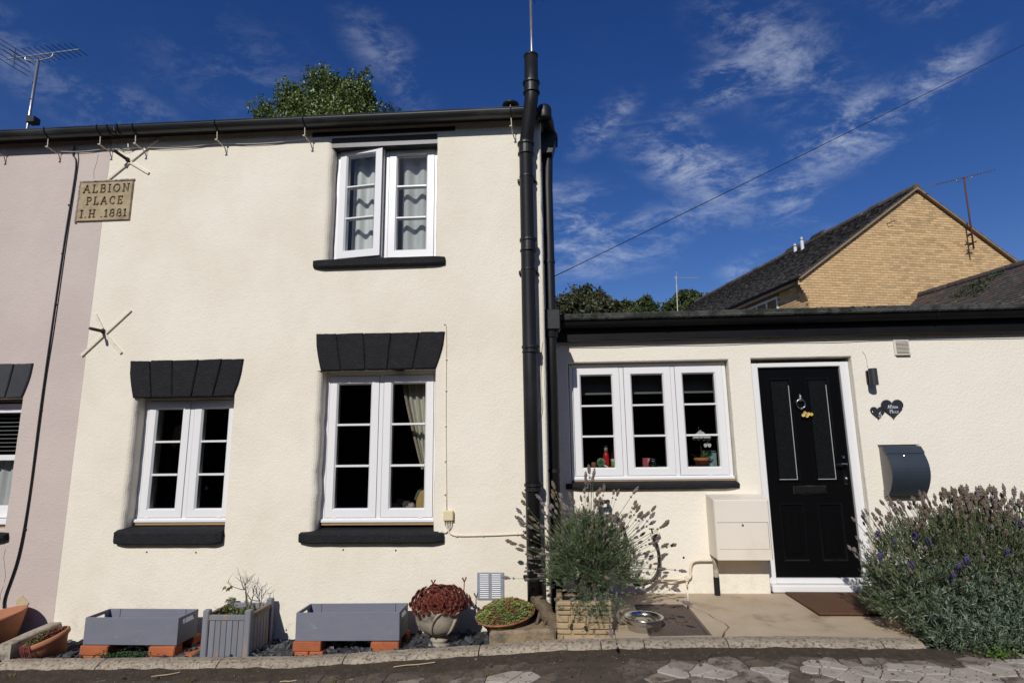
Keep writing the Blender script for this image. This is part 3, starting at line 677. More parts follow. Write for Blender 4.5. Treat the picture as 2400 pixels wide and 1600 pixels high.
def sash_window(parent, x0, x1, z0, z1, yf):
    W = thing('window', None, None, ((x0+x1)/2, yf, z0)); W.parent = parent; W.matrix_basis = parent_matrix(parent).inverted() @ WM[W.name]
    mb = MB(); mb.box(x0, x0+.03, yf, yf+.09, z0, z1, .003); mb.box(x1-.03, x1, yf, yf+.09, z0, z1, .003); mb.box(x0+.03, x1-.03, yf, yf+.09, z1-.028, z1, .003); mb.box(x0+.03, x1-.03, yf-.03, yf+.09, z0, z0+.04, .004)
    mb.build('frame', white, W); zm = 1.515
    for nm, a, b, y, st, bt in (('upper_sash', zm-.025, z1-.032, yf+.012, .042, .045), ('lower_sash', z0+.044, zm+.022, yf+.052, .042, .10)):
        mb = MB(); A, B = x0+.034, x1-.034
        mb.box(A, A+st, y, y+.036, a, b, .004); mb.box(B-st, B, y, y+.036, a, b, .004); mb.box(A+st, B-st, y, y+.036, a, a+bt, .004); mb.box(A+st, B-st, y, y+.036, b-.045, b, .004)
        mb.build(nm, white, W)
        mb = MB(); mb.add([(A+st, y+.018, a+bt), (B-st, y+.018, a+bt), (B-st, y+.018, b-.045), (A+st, y+.018, b-.045)], [(0, 1, 2, 3)]); mb.build('pane', glass, W)
for P in ([(-4.345, .80), (-4.35, .74), (-4.33, .66), (-4.315, .60), (-4.318, .55)], [(-4.32, .52), (-4.335, .46), (-4.33, .42)], [(-3.985, 4.18), (-3.99, 4.10), (-4.005, 4.02), (-3.995, 3.94)]):
    mb = MB(); mb.tube(catmull([(x, .0005, z) for x, z in P], 5), .0018, 4); mb.build('hairline_crack', hole_m, nb)
sash_window(nb, -5.245, -4.388, .978, 1.965, .105)
g2 = gutter_run(nb, -9, -3.74, GY, GZ, GR, guttermat)
for x in (-3.79, -3.70):
    mb = MB(); mb.tube([(x, GY+(GR+.003)*math.cos(a), GZ+(GR+.003)*math.sin(a)) for a in [math.pi*.96+math.pi*1.08*i/10 for i in range(11)]], .009, 6); mb.build('gutter_union', iron, g2)
gutter_brackets(nb, g2, [-5.55, -4.89, -4.37, -3.885])

# ================================================================ kitchen extension
YE = .65
ext = thing('kitchen_extension', 'single-storey cream roughcast extension with flat mossy roof and black front door', 'building', (2, YE, .3))
mb = MB(); wall_mesh(mb, -.07, 6., -.1, 2.60, YE, .30, [dict(x0=.135, x1=1.558, z0=1.20, z1=2.292, r=(.008, .012, .004, .012), dep=.1, wob=.002), dict(x0=1.757, x1=2.618, z0=.30, z1=2.296, r=(.008, .014, .0, .012), dep=.05, wob=.002)], 0, 9)
mb.build('wall', cream2, ext)
mb = MB(); mb.box(-.055, 6.1, .50, 4.6, 2.655, 2.715, .012); mb.build('roof', felt, ext)
rn = random.Random(6); mb = MB()
for i in range(360):
    x = .02+6*rn.random(); k_ = .5+mn.noise((x*1.7, 2, 0)); r = rn.uniform(.003, .008)*(.7+k_)
    if rn.random() < .35+.6*k_: mb.blob((x, .502+rn.uniform(-.003, .04), 2.708+rn.uniform(-.030, .008)), (r*1.5, r, r*.75), i, (6, 4), .3, rn.randrange(2))
mb.build('moss', [pmat('roof_moss', (.030, .034, .016), (.05, .05, .028), 60, .98), pmat('roof_moss_dark', (.016, .018, .010), rough=.98)], ext, kind='stuff')
mb = MB(); mb.box(-.03, 6.1, .585, .648, 2.478, 2.6545, .004); mb.box(-.03, 6.1, .5855, .61, 2.60, 2.654); mb.build('fascia', blackfascia, ext)
ge = gutter_run(ext, .015, 6., .537, 2.632, .046, blackfascia)
for x in (1.02, 2.13, 3.3):
    mb = MB(); mb.tube([(x, .537+.049*math.cos(a), 2.632+.049*math.sin(a)) for a in [math.pi*.96+math.pi*1.08*i/10 for i in range(11)]], .006, 6); mb.build('gutter_bracket', blackfascia, ge)
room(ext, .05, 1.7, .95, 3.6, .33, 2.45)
mb = MB(); mb.box(.05, 1.7, .951, 1.30, .33, 1.215); mb.build('worktop', pmat('dark_worktop', (.05, .045, .042), rough=.4), ext)
mb = MB(); mb.box(.14, 1.552, .825, 1.30, 1.216, 1.350, .003); mb.build('window_board', pmat('tiled_board', (.30, .28, .25), rough=.4), ext)
window(ext, .145, 1.548, 1.254, 2.284, YE+.07, 3)
sill(ext, .085, 1.565, 1.236, 1.180, .74, YE-.042, YE, drop=.016, seed=8)
mb = MB(); mb.box(.14, 1.552, YE+.055, YE+.13, 1.238, 1.252, .002); mb.build('packing_strip', woodstrip, ext)
drill_hole(ext, 1.06, .615, YE, .008)
# front door
doorblack = pmat('door_black', (.0035, .0035, .004), rough=.24, spec=.22)
chrome = pmat('chrome', (.42, .42, .43), rough=.12, metal=1.)
mb = MB(); yd = YE+.085
mb.box(1.829, 2.541, yd, yd+.045, .44, 2.222, .003)
def moulding(mb, x0, x1, z0, z1, w=.028, h=.010):
    xo0, xo1, zo0, zo1 = x0-w, x1+w, z0-w, z1+w
    A = [(xo0, zo0), (xo1, zo0), (xo1, zo1), (xo0, zo1)]; B = [(x0-w*.5, z0-w*.5), (x1+w*.5, z0-w*.5), (x1+w*.5, z1+w*.5), (x0-w*.5, z1+w*.5)]; Cc = [(x0, z0), (x1, z0), (x1, z1), (x0, z1)]
    vs = [(a, yd, c) for a, c in A]+[(a, yd-h, c) for a, c in B]+[(a, yd+.006, c) for a, c in Cc]
    mb.add(vs, [(k+i, k+(i+1) % 4, k+4+(i+1) % 4, k+4+i) for k in (0, 4) for i in range(4)])
for a, b, c, d in ((1.938, 2.092, 1.248, 2.10), (2.264, 2.416, 1.248, 2.10), (1.945, 2.10, .60, 1.02), (2.262, 2.415, .60, 1.02)): moulding(mb, a, b, c, d)
for a, b in ((1.945, 2.10), (2.262, 2.415)): mb.box(a+.03, b-.03, yd-.006, yd+.01, .63, .99, .006)
door = mb.build('door', doorblack, ext)
obsc = pmat('obscured_glass', (.006, .007, .007), (.011, .012, .013), 45, .18, .15, 120, .002, spec=.3)
for a, b in ((1.938, 2.092), (2.264, 2.416)):
    mb = MB(); mb.box(a+.004, b-.004, yd-.001, yd+.006, 1.252, 2.096, 0, 0)
    for q in ((b-.0045, b, 1.248, 2.06), (a, b, 1.2435, 1.248)): mb.box(q[0], q[1], yd-.007, yd+.004, q[2], q[3], 0, 1)
    mb.build('glazed_panel', [obsc, pmat('bevel_glint', (.42, .42, .42), rough=.4)], door)  # pale strips at right and bottom only: sunlit bevel put in as colour
mb = MB(); mb.box(1.773, 1.829, YE+.055, YE+.125, .395, 2.262, .005); mb.box(2.541, 2.616, YE+.055, YE+.125, .395, 2.262, .005); mb.box(1.829, 2.541, YE+.055, YE+.125, 2.222, 2.262, .005)
mb.box(1.829, 2.541, YE+.055, YE+.12, .397, .44, .004); mb.box(1.775, 2.616, YE+.005, YE+.12, .333, .394, .010); mb.build('door_frame', white, door)
mb = MB(); mb.box(2.047, 2.328, yd-.008, yd+.002, 1.120, 1.192, .003, 0); mb.box(2.062, 2.313, yd-.013, yd-.006, 1.133, 1.179, .004, 1); mb.build('letter_plate', [chrome, pmat('smoked_chrome', (.03, .03, .03), rough=.2, metal=.6)], door)
mb = MB(); mb.lathe([(0, 0), (.016, .002), (.014, .012), (0, .016)], 12, (0, 0, 0))
mb = MB()
for (x, z, r) in ((2.178, 1.975, .008), (2.178, 1.958, .012), (2.178, 1.932, .020)): mb.blob((x, yd-.012, z), r, 1, (10, 7), 0, 0)
mb.tube([(2.178+.036*math.cos(a), yd-.018, 1.893+.042*math.sin(a)) for a in [math.pi*.5+2*math.pi*i/20 for i in range(21)]], [.003+.0035*abs(math.sin(i/20*math.pi)) for i in range(21)], 8); mb.blob((2.178, yd-.02, 1.851), .013, 1, (10, 7), 0)
mb.build('knocker', chrome, door, smooth=True)
mb = MB(); mb.box(2.480, 2.512, yd-.006, yd+.002, 1.20, 1.44, .004, 0); mb.tube([(2.496, yd, 1.37), (2.496, yd-.05, 1.37)], .009, 10); mb.tube([(2.500, yd-.05, 1.37), (2.45, yd-.052, 1.37), (2.405, yd-.048, 1.368)], [.010, .009, .008], 10)
mb.blob((2.496, yd-.008, 1.425), .007, 1, (8, 6), 0); mb.blob((2.496, yd-.010, 1.25), .013, 1, (8, 6), 0)
mb.build('door_handle', chrome, door)

# ================================================================ brick house behind
bh = thing('brick_house', 'buff brick house behind the extension with steep tiled gable roof', 'house', (7.079, 11.512, 0), rot=R(13))
BW = WM[bh.name]
mortar = pmat('buff_mortar', (.27, .175, .09), (.21, .135, .07), 8, .9)
brickm = pmat('buff_brick', (.64, .445, .23), (.52, .34, .165), 5, .88, .3, 60, .004, rnd=.11)
APX, APZ, SL = 3.94, 8.97, .691
mb = MB(); mb.M = BW
mb.prism([(-.005, -.1), (8.0, -.1), (8.0, 6.20), (8.15, 6.07), (APX, APZ-.03), (-.26, 6.07), (-.005, 5.4)], 0, .25); mb.add([(0, 0, -.1), (0, 14, -.1), (0, 14, 6.15), (0, 0, 6.15)], [(0, 1, 2, 3)]); mb.add([(8, 0, -.1), (8, 14, -.1), (8, 14, 6.15), (8, 0, 6.15)], [(0, 1, 2, 3)])
bwall = mb.build('wall', mortar, bh)
ROW, PIT = .0754, .2255
bricks = []
for r in range(int((APZ-3.6)/ROW)):
    z = 3.6+r*ROW; zc = z+.033
    lo = -.003 if zc < 5.52 else -.003-min(.25, .052*(int((zc-5.52)/ROW)+1)); hi = 8.0
    if zc > 6.06: lo = APX-(APZ-zc)/SL+.0; hi = APX+(APZ-zc)/SL
    x = -.003-.30-(r % 2)*PIT/2
    while x < hi:
        a, b = max(x, lo), min(x+.2155, hi)
        if b-a > .03: bricks.append((a, b, z, zc))
        x += PIT
rest = MB(); rest.M = BW
def vis(a, b, z): return z > 5.12 and not (z < 5.66-.9*abs(a-3.56) and a > 2.6) and b < 7.25
cand = sorted([q for q in bricks if vis(q[0], q[1], q[2])], key=lambda q: -(q[1]-q[0])/(1+.02*q[0])+q[0]*.035)
single = set(cand[:298]); rn = random.Random(5)
full = {}
for q in bricks:
    a, b, z, zc = q; pr_ = .007+rn.uniform(-.002, .002)
    if q in single:
        w = round(b-a, 3); W = BW @ Matrix.Translation((a, 0, z))
        if w not in full:
            m2 = MB(); m2.box(0, w, -.007, .02, 0, .0655, .003); o = m2.build('brick', brickm, bwall, local=True)
            o.matrix_basis = WM[bwall.name].inverted() @ W; WM[o.name] = W; full[w] = o
        else: inst(full[w], bwall, W @ Matrix.Translation((0, rn.uniform(-.003, .002), 0)))
    else: rest.box(a, b, -pr_, .02, z, z+.0655, .003, rn.randrange(5))
shades = [pmat('buff_brick_%s' % n, tuple(c*k for c in (.61, .425, .22)), tuple(c*k for c in (.50, .33, .16)), 5, .88, .3, 60, .004) for n, k in (('dark', .80), ('mid', .95), ('pale', 1.16), ('warm', 1.0), ('light', 1.07))]
rest.build('brickwork', shades, bwall, kind='stuff')
# side wall courses seen end on beside the window
rest = MB(); rest.M = BW
for r in range(int((6.0-4.6)/ROW)):
    z = 4.6+r*ROW; y = .11*(r % 2)
    while y < 7:
        if not (1.33 < y+.1 < 3.0 and 5.0 < z < 5.90): rest.box(-.007, .015, y, y+.2155, z, z+.0655, 0, rn.randrange(5))
        y += PIT
rest.build('side_brickwork', shades, bwall, kind='stuff')
tile_m = [pmat('roof_tile_%s' % n, c, d, 7, .93, .5, 50, .005, rnd=.2, c3=e, s3=6., t3=(.55, .70)) for n, c, d, e in (('grey', (.088, .080, .072), (.060, .055, .050), (.22, .20, .175)), ('brown', (.100, .082, .068), (.07, .058, .05), (.24, .215, .18)), ('dark', (.055, .050, .047), (.040, .037, .035), (.15, .14, .125)))]
def tile_courses(mb, eave, ridge, u0, u1, gauge, width, seed, slope_dir):
    """plain tiles laid up one slope; eave/ridge are (g,z) in the house's own frame"""
    rn = random.Random(seed); e = Vector((eave[0], eave[1])); d = Vector((ridge[0], ridge[1]))-e; L = d.length; d /= L; nrm = Vector((-d.y, d.x))*(1 if slope_dir > 0 else -1)
    for r in range(int(L/gauge)+1):
        s = r*gauge; y = u0-(r % 2)*width/2
        while y < u1:
            t0 = .022+rn.uniform(-.004, .007); lift = rn.uniform(0, .006); a, b = max(y+.002, u0), min(y+width-.002, u1)
            if b-a > .03:
                p0 = e+d*s; p1 = e+d*min(s+gauge*1.6, L+.02); q = []
                for (p, h) in ((p0, t0+lift), (p1, .004), (p0, t0-.014), (p1, -.006)):
                    w = p+nrm*h; q += [(w.x, a, w.y), (w.x, b, w.y)]
                mb.add(q, [(0, 1, 3, 2), (0, 4, 5, 1), (0, 2, 6, 4), (1, 5, 7, 3)], rn.choice([0, 0, 0, 1, 1, 2]))
            y += width
mb = MB(); mb.M = BW; tile_courses(mb, (-.25, 6.075), (APX, APZ+.04), -.10, 14, .105, .168, 1, 1)
mb2 = MB(); mb2.M = BW; mb2.prism([(-.25, 6.055), (-.235, 6.035), (APX, APZ-.02), (8.2, 5.96), (8.24, 5.98), (APX, APZ+.035)], -.09, 14)
roof = mb2.build('roof', tile_m[2], bh)
mb.build('roof_tiles', tile_m, roof, kind='stuff')
mb = MB(); mb.M = BW; tile_courses(mb, (8.24, 6.0), (APX, APZ+.04), -.10, 14, .105, .168, 2, -1); mb.build('far_roof_tiles', tile_m, roof, kind='stuff')
mb = MB(); mb.M = BW @ Matrix.Translation((0, -.10, 0)); n = 9
mb.tube([(0, 0, 0), (0, .43, 0)], .11, 12); proto = None
for i in range(31):
    m2 = MB(); W = BW @ Matrix.Translation((APX, -.10+i*.45, APZ+.03+(.02 if i % 5 == 3 else 0)))
    if proto is None:
        m2.tube([(0, 0, 0), (0, .42, 0)], .115, 12); m2.tube([(0, .41, 0), (0, .452, 0)], .125, 12); proto = m2.build('ridge_tile', tile_m[1], roof, smooth=False, local=True); proto.matrix_basis = WM[roof.name].inverted() @ W; WM[proto.name] = W
    else: inst(proto, roof, W)
for u_ in (3.8, 5.3):
    m2 = MB(); m2.M = BW; m2.tube([(APX, u_, APZ+.04), (APX, u_+.15, APZ+.12), (APX, u_+.7, APZ+.12), (APX, u_+.85, APZ+.04)], [.10, .12, .12, .1], 10); m2.build('ridge_vent', tile_m[2], roof)
verge_m = pmat('verge_mortar', (.30, .215, .14), (.20, .145, .095), 9, .92, .5, 60)
for sgn, ex in ((-1, -.245), (1, 8.22)):
    m2 = MB(); m2.M = BW; d = (APX-ex)/abs(APX-ex); dz = 6.06 if ex < 0 else 5.985
    m2.prism([(ex, dz-.055), (ex, dz+.0), (APX, APZ+.02), (APX, APZ-.035)][::(1 if ex < APX else -1)], -.115, -.03); m2.build('verge', verge_m, roof)
mb = MB(); mb.M = BW; mb.box(-.215, -.01, .25, 13.9, 5.985, 6.0, 0, 0); mb.box(-.232, -.215, .02, 13.9, 5.975, 6.055, 0, 0); mb.tube([(-.275, -.03, 6.03), (-.275, 13.9, 6.03)], .042, 10, mat=1); mb.build('eaves', [white, blackfascia], bh)
# first-floor window in the side wall
Wd = thing('window', None, None, tuple((BW @ Vector((0, 2.1, 5.0)))[:])); Wd.parent = bh; Wd.matrix_basis = BW.inverted() @ WM[Wd.name]
mb = MB(); mb.M = BW; ww = [1.36, 1.89, 2.42, 2.94]
mb.box(-.03, .06, 1.33, 2.97, 5.82, 5.88); mb.box(-.03, .06, 1.33, 2.97, 5.0, 5.06)
for y in ww: mb.box(-.028, .055, y-.03, y+.03, 5.06, 5.82)
mb.build('frame', white, Wd)
for a, b in zip(ww[:-1], ww[1:]):
    mb = MB(); mb.M = BW; mb.box(.0, .012, a+.03, b-.03, 5.06, 5.82); mb.build('pane', pmat('far_glass', (.02, .03, .05), rough=.04, spec=.9), Wd)
fl_m = pmat('flue_white', (.55, .60, .64), rough=.4)
for (g_, u_, z, h, r) in ((3.57, 5.1, 8.62, .36, .062), (3.29, 4.32, 8.42, .52, .062)):
    m2 = MB(); m2.M = BW; m2.tube([(g_, u_, z), (g_, u_, z+h)], r, 14, mat=0); m2.tube([(g_, u_, z+h-.02), (g_, u_, z+h+.0)], r+.018, 14, mat=1); m2.tube([(g_, u_, z+h), (g_, u_, z+h+.07)], r, 14, mat=0); m2.tube([(g_, u_, z+h+.07), (g_, u_, z+h+.10)], [r+.02, r*.6], 14, mat=0)
    m2.build('flue', [fl_m, gasket], bh)
# lower tiled wing running from the gable towards the lane
wing = thing('outbuilding', 'low outbuilding with mossy plain-tiled roof in front of the brick gable', 'building', tuple((BW @ Vector((3.56, -2.5, 0)))[:]), rot=R(13))
RZ, RG, EG, EZ = 5.66, 3.56, 2.05, 4.30
mb = MB(); mb.M = BW; mb.box(2.25, 4.87, -5.2, -.02, -.1, 4.35); mb.build('wall', shades[1], wing)
mb = MB(); mb.M = BW; mb.prism([(EG, EZ-.02), (RG, RZ-.03), (2*RG-EG, EZ-.02), (2*RG-EG, EZ-.09), (RG, RZ-.10), (EG, EZ-.09)][::-1], -5.3, -.02); wroof = mb.build('roof', tile_m[2], wing)
e = Vector((EG, EZ)); d = Vector((RG, RZ))-e; Ln = d.length; d /= Ln; nrm = Vector((-d.y, d.x)); rn = random.Random(8); wt = MB(); wt.M = BW; cnt = 0; protos = []
ang = math.atan2(d.y, d.x)
mossy = [pmat('mossy_tile_%d' % i, c, dd, 9, .95, .7, 60, .006, rnd=.22, c3=(.17, .15, .13), s3=8., t3=(.56, .68)) for i, (c, dd) in enumerate((((.075, .06, .052), (.05, .042, .038)), ((.095, .06, .048), (.055, .042, .036)), ((.048, .046, .042), (.036, .034, .032))))]
for r in range(int(Ln/.10)):
    y = -5.3-(r % 2)*.084
    while y < -.03:
        lift = rn.uniform(0, .012); W = BW @ Matrix.Translation((e.x+d.x*r*.10+nrm.x*.004, y, e.y+d.y*r*.10+nrm.y*.004)) @ Matrix.Rotation(-ang+.10+lift*2, 4, 'Y') @ Matrix.Rotation(rn.uniform(-.02, .02), 4, 'Z')
        if r >= 8 and -3.6 < y < -.2 and cnt < 290:
            k = rn.randrange(3)
            if len(protos) < 3:
                m2 = MB(); m2.box(0, .165, .003, .162, 0, .016, .003); o = m2.build('roof_tile', mossy[len(protos)], wroof, local=True); o.matrix_basis = WM[wroof.name].inverted() @ W; WM[o.name] = W; protos.append(o)
            else: inst(protos[k], wroof, W)
            cnt += 1
        else:
            M0 = wt.M; wt.M = W; wt.box(0, .165, .003, min(.162, -.02-y), 0, .016, 0, rn.randrange(3)); wt.M = M0
        y += .168
wt.build('roof_tiles', mossy, wroof, kind='stuff')
protor = None
for i in range(17):
    W = BW @ Matrix.Translation((RG, -5.3+i*.31, RZ+.0))
    if protor is None:
        m2 = MB(); m2.tube([(0, 0, 0), (0, .29, .004)], [.095, .10], 10); protor = m2.build('ridge_tile', mossy[0], wroof, local=True); protor.matrix_basis = WM[wroof.name].inverted() @ W; WM[protor.name] = W
    else: inst(protor, wroof, W)

# ================================================================ things on the walls
def arc(cx, cy, rx, ry, a0, a1, n=10): return [(cx+rx*math.cos(R(a0+(a1-a0)*i/n)), cy+ry*math.sin(R(a0+(a1-a0)*i/n))) for i in range(n+1)]
GL = {'A': (.72, [[(0, 0), (.36, 1), (.72, 0)], [(.14, .36), (.58, .36)], [(-.06, 0), (.1, 0)], [(.62, 0), (.80, 0)]]),
      'L': (.55, [[(.1, 1), (.1, 0), (.55, 0), (.55, .18)], [(0, 1), (.2, 1)], [(0, 0), (.1, 0)]]),
      'B': (.6, [[(.1, 0), (.1, 1), (.35, 1)]+arc(.35, .76, .2, .24, 90, -90)+[(.1, .52)], [(.35, .52)]+arc(.36, .26, .24, .26, 90, -90)+[(.1, 0)], [(0, 1), (.1, 1)], [(0, 0), (.1, 0)]]),
      'I': (.25, [[(.12, 0), (.12, 1)], [(0, 1), (.25, 1)], [(0, 0), (.25, 0)]]),
      'O': (.78, [arc(.39, .5, .38, .5, 0, 360, 24)]), 'N': (.75, [[(.1, 0), (.1, 1), (.65, 0), (.65, 1)], [(0, 0), (.2, 0)], [(.55, 1), (.75, 1)], [(0, 1), (.1, 1)]]),
      'P': (.58, [[(.1, 0), (.1, 1), (.34, 1)]+arc(.34, .73, .23, .27, 90, -90)+[(.1, .46)], [(0, 0), (.22, 0)], [(0, 1), (.1, 1)]]),
      'C': (.66, [arc(.38, .5, .36, .5, 48, 312, 18), [(.62, .87), (.64, .70)]]), 'E': (.56, [[(.56, .82), (.56, 1), (.1, 1), (.1, 0), (.56, 0), (.56, .2)], [(.1, .52), (.42, .52)], [(0, 1), (.1, 1)], [(0, 0), (.1, 0)]]),
      'H': (.72, [[(.1, 0), (.1, 1)], [(.62, 0), (.62, 1)], [(.1, .5), (.62, .5)], [(0, 1), (.2, 1)], [(0, 0), (.2, 0)], [(.52, 1), (.72, 1)], [(.52, 0), (.72, 0)]]),
      '1': (.28, [[(.0, .84), (.14, 1), (.14, 0)], [(.0, 0), (.28, 0)]]), '8': (.52, [arc(.26, .74, .20, .26, 0, 360, 16), arc(.26, .25, .26, .25, 0, 360, 16)]), '.': (.14, [[(.06, .0), (.08, .03)]]),
      '6': (.52, [[(.44, 1), (.22, .78), (.06, .45), (.03, .28)], arc(.27, .28, .24, .28, 0, 360, 16)]),
      'l': (.2, [[(.02, 1), (.1, 1), (.1, 0)], [(0, 0), (.2, 0)]]), 'b': (.5, [[(0, 1), (.08, 1), (.08, 0)], arc(.26, .3, .2, .3, 0, 360, 14)]), 'i': (.2, [[(.02, .6), (.1, .6), (.1, 0)], [(0, 0), (.2, 0)], [(.09, .84), (.11, .86)]]),
      'o': (.5, [arc(.25, .3, .22, .3, 0, 360, 14)]), 'n': (.52, [[(0, .6), (.08, .6), (.08, 0)], arc(.26, .40, .18, .2, 180, 0)+[(.44, 0)], [(0, 0), (.16, 0)], [(.36, 0), (.52, 0)]]),
      'a': (.46, [[(.05, .5)]+arc(.2, .42, .17, .18, 130, 0)+[(.37, .05), (.45, 0)], arc(.2, .18, .17, .18, 0, 360, 12)]), 'c': (.42, [arc(.24, .3, .21, .3, 45, 315, 12)]), 'e': (.46, [[(.03, .32), (.43, .32)]+arc(.23, .3, .20, .3, 5, 320, 12)])}
def text_strokes(s, h, x, z, gap=.26, wid=None):
    out_ = []; cur = 0
    for ch in s:
        if ch == ' ': cur += .45; continue
        w, st = GL[ch]; out_.append((cur, st)); cur += w+gap
    tot_ = cur-gap; k = h if wid is None else wid/tot_
    return [[(x+(c+px)*k, z+pz*h) for px, pz in line] for c, st in out_ for line in st]

# carved name stone: the letters are cut into its face
ns_ = thing('name_stone', 'carved tan stone plaque reading ALBION PLACE I.H. 1881 set high between both cottages', 'plaque', (-3.86, 0, 3.53))
nx, nz = 210, 160; X0, X1, Z0, Z1 = -4.103, -3.613, 3.537, 3.905
gx = np.linspace(X0, X1, nx); gz = np.linspace(Z0, Z1, nz); GXX, GZZ = np.meshgrid(gx, gz, indexing='ij')
D = np.full(GXX.shape, 9.)
for line in text_strokes('ALBION', .070, -4.060, 3.803, .42, .415)+text_strokes('PLACE', .068, -4.022, 3.690, .45, .325)+text_strokes('I.H .1881', .066, -4.066, 3.572, .34, .42):
    for (ax, az), (bx, bz) in zip(line[:-1], line[1:]):
        dx, dz = bx-ax, bz-az; L2 = dx*dx+dz*dz+1e-12; t = np.clip(((GXX-ax)*dx+(GZZ-az)*dz)/L2, 0, 1); D = np.minimum(D, np.hypot(GXX-ax-t*dx, GZZ-az-t*dz))
cut = np.clip((.0066-D)/.0045, 0, 1)*.013
edge = np.minimum(np.minimum(GXX-X0, X1-GXX), np.minimum(GZZ-Z0, Z1-GZZ))
rough_ = np.array([[mn.noise((a*30, b*30, 1))*.0016+mn.noise((a*9, b*9, 5))*.0022 for b in gz] for a in gx])
Yp = -.0175+cut-rough_+np.clip((.006-edge)/.006, 0, 1)*.016
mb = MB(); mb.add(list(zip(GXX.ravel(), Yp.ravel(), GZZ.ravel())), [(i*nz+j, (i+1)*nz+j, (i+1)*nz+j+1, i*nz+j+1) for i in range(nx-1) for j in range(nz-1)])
mb.m = [int(cut[i, j] > .006) for i in range(nx-1) for j in range(nz-1)]   # darker colour in the cuts stands in for their shadow
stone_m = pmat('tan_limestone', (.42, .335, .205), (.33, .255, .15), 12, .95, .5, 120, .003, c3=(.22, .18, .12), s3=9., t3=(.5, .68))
mb.build('carved_face', [stone_m, pmat('letter_shade', (.27, .21, .13), (.14, .105, .065), 40, .95)], ns_, smooth=False)
rim_m = pmat('cement_rim', (.40, .35, .30), (.30, .26, .22), 30, .95, .8, 90, .006)
mb = MB(); rn = random.Random(2)
for (a, b) in (((X0-.012, Z1+.010), (X1+.004, Z1+.012)), ((X0-.010, Z0-.008), (X0-.008, Z1+.010))):
    pts = [(a[0]+(b[0]-a[0])*i/24+rn.uniform(-.003, .003), -.008, a[1]+(b[1]-a[1])*i/24+rn.uniform(-.003, .003)) for i in range(25)]; mb.tube(pts, [rn.uniform(.006, .010) for _ in pts], 6)
mb.build('mortar_rim', rim_m, ns_, kind='stuff')

# wall tie crosses
rust = pmat('rusty_bolt', (.05, .022, .014), (.03, .016, .012), 40, .8, .4, 100)
def tie_cross(cx, cz, label, arms, bolt):
    t = thing('wall_tie_cross', label, 'wall tie', (cx, 0, cz), 'wall tie crosses')
    for (a, b) in arms:
        d = Vector((b[0]-a[0], 0, b[1]-a[1])); L = d.length; ang = math.atan2(d.z, d.x); mb = MB(); mb.M = Matrix.Translation((a[0], 0, a[1])) @ Matrix.Rotation(-ang, 4, 'Y')
        mb.box(0, L, -.014, .004, -.012, .012, .002); mb.build('arm', cream, t)
    mb = MB(); mb.blob((cx, -.014, cz), (.022, .02, .022), 1, (8, 6), .1); mb.tube([(cx, -.01, cz), bolt], [.014, .013], 9); mb.build('bolt', rust, t)
tie_cross(-3.730, 2.549, 'lower cream iron wall tie cross with a rusty bolt sticking out', [((-3.905, 2.345), (-3.513, 2.73)), ((-3.825, 2.70), (-3.745, 2.57)), ((-3.715, 2.52), (-3.555, 2.36))], (-3.732, -.155, 2.546))
tie_cross(-3.690, 4.105, 'upper cream iron wall tie cross tucked just under the gutter', [((-3.86, 3.925), (-3.43, 4.30)), ((-3.80, 4.22), (-3.70, 4.12)), ((-3.68, 4.09), (-3.485, 3.97))], (-3.735, -.13, 4.135))

# cables on the walls
def cable(name, label, pts, r, mat, clips=(), cat='cable', n=6, group=None):
    P = catmull(pts, 5); t = thing(name, label, cat, tuple(P[0]), group); mb = MB(); mb.tube(P, r, n); mb.build('wire', mat, t, smooth=True)
    for c in clips:
        m2 = MB(); m2.box(c[0]-.007, c[0]+.007, c[1]-.008, c[1]+.008, c[2]-.006, c[2]+.006, .002); m2.build('clip', mat, t)
    return t
ccl = [(-4.195, -.006, z) for z in (3.7, 3.25, 2.8, 2.35, 1.9, 1.4, .95)]
cable('black_cable', 'thicker black cable running down the mauve wall between its clips', [(-4.20, -.02, 4.26), (-4.215, -.01, 4.18), (-4.175, -.006, 4.05), (-4.19, -.006, 3.4), (-4.20, -.006, 2.6), (-4.205, -.006, 1.9), (-4.20, -.006, 1.2), (-4.225, -.006, .75), (-4.29, -.006, .45), (-4.285, -.01, .36)], .0065, cableb, ccl)
cable('black_cable', 'thinner black cable beside the thicker one on the mauve wall', [(-4.175, -.005, 4.20), (-4.16, -.005, 4.05), (-4.172, -.005, 3.4), (-4.18, -.005, 2.6), (-4.192, -.005, 2.1), (-4.19, -.005, 1.2), (-4.21, -.005, .75), (-4.275, -.005, .45), (-4.272, -.008, .36)], .003, cableb)
pts = []
hk = [-4.35, -3.93, -3.60, -2.86, -2.08, -1.92]
for a, b in zip(hk[:-1], hk[1:]):
    for t in (0, .33, .66): x = a+(b-a)*t; pts.append((x, -.018, 4.215+.012*(x+4.3)/2.4-.14*t*(1-t)*min(1, (b-a))*.8))
cable('cream_cable', 'cream cable swagged along the hooks under the main gutter', pts+[(-1.92, -.012, 4.238)], .0026, cablew)
cable('cream_cable', 'second thin cream cable looping beside the upper wall tie cross', [(-3.93, -.02, 4.215), (-3.85, -.02, 4.225), (-3.72, -.02, 4.19), (-3.60, -.02, 4.22), (-3.2, -.02, 4.215), (-2.86, -.018, 4.225)], .002, cablew)
cable('cream_cable', 'thin cream cable dropping from the lintel corner to the junction box', [(-.835, -.01, 2.54), (-.815, -.006, 2.47), (-.812, -.005, 1.8), (-.80, -.005, 1.08)], .0035, creampaint, [(-.813, -.006, z) for z in (2.25, 2.0, 1.72, 1.45, 1.2)])
jb = thing('junction_box', 'small cream junction box with cables beneath, beside the ground-floor window', 'junction box', (-.785, 0, 1.03))
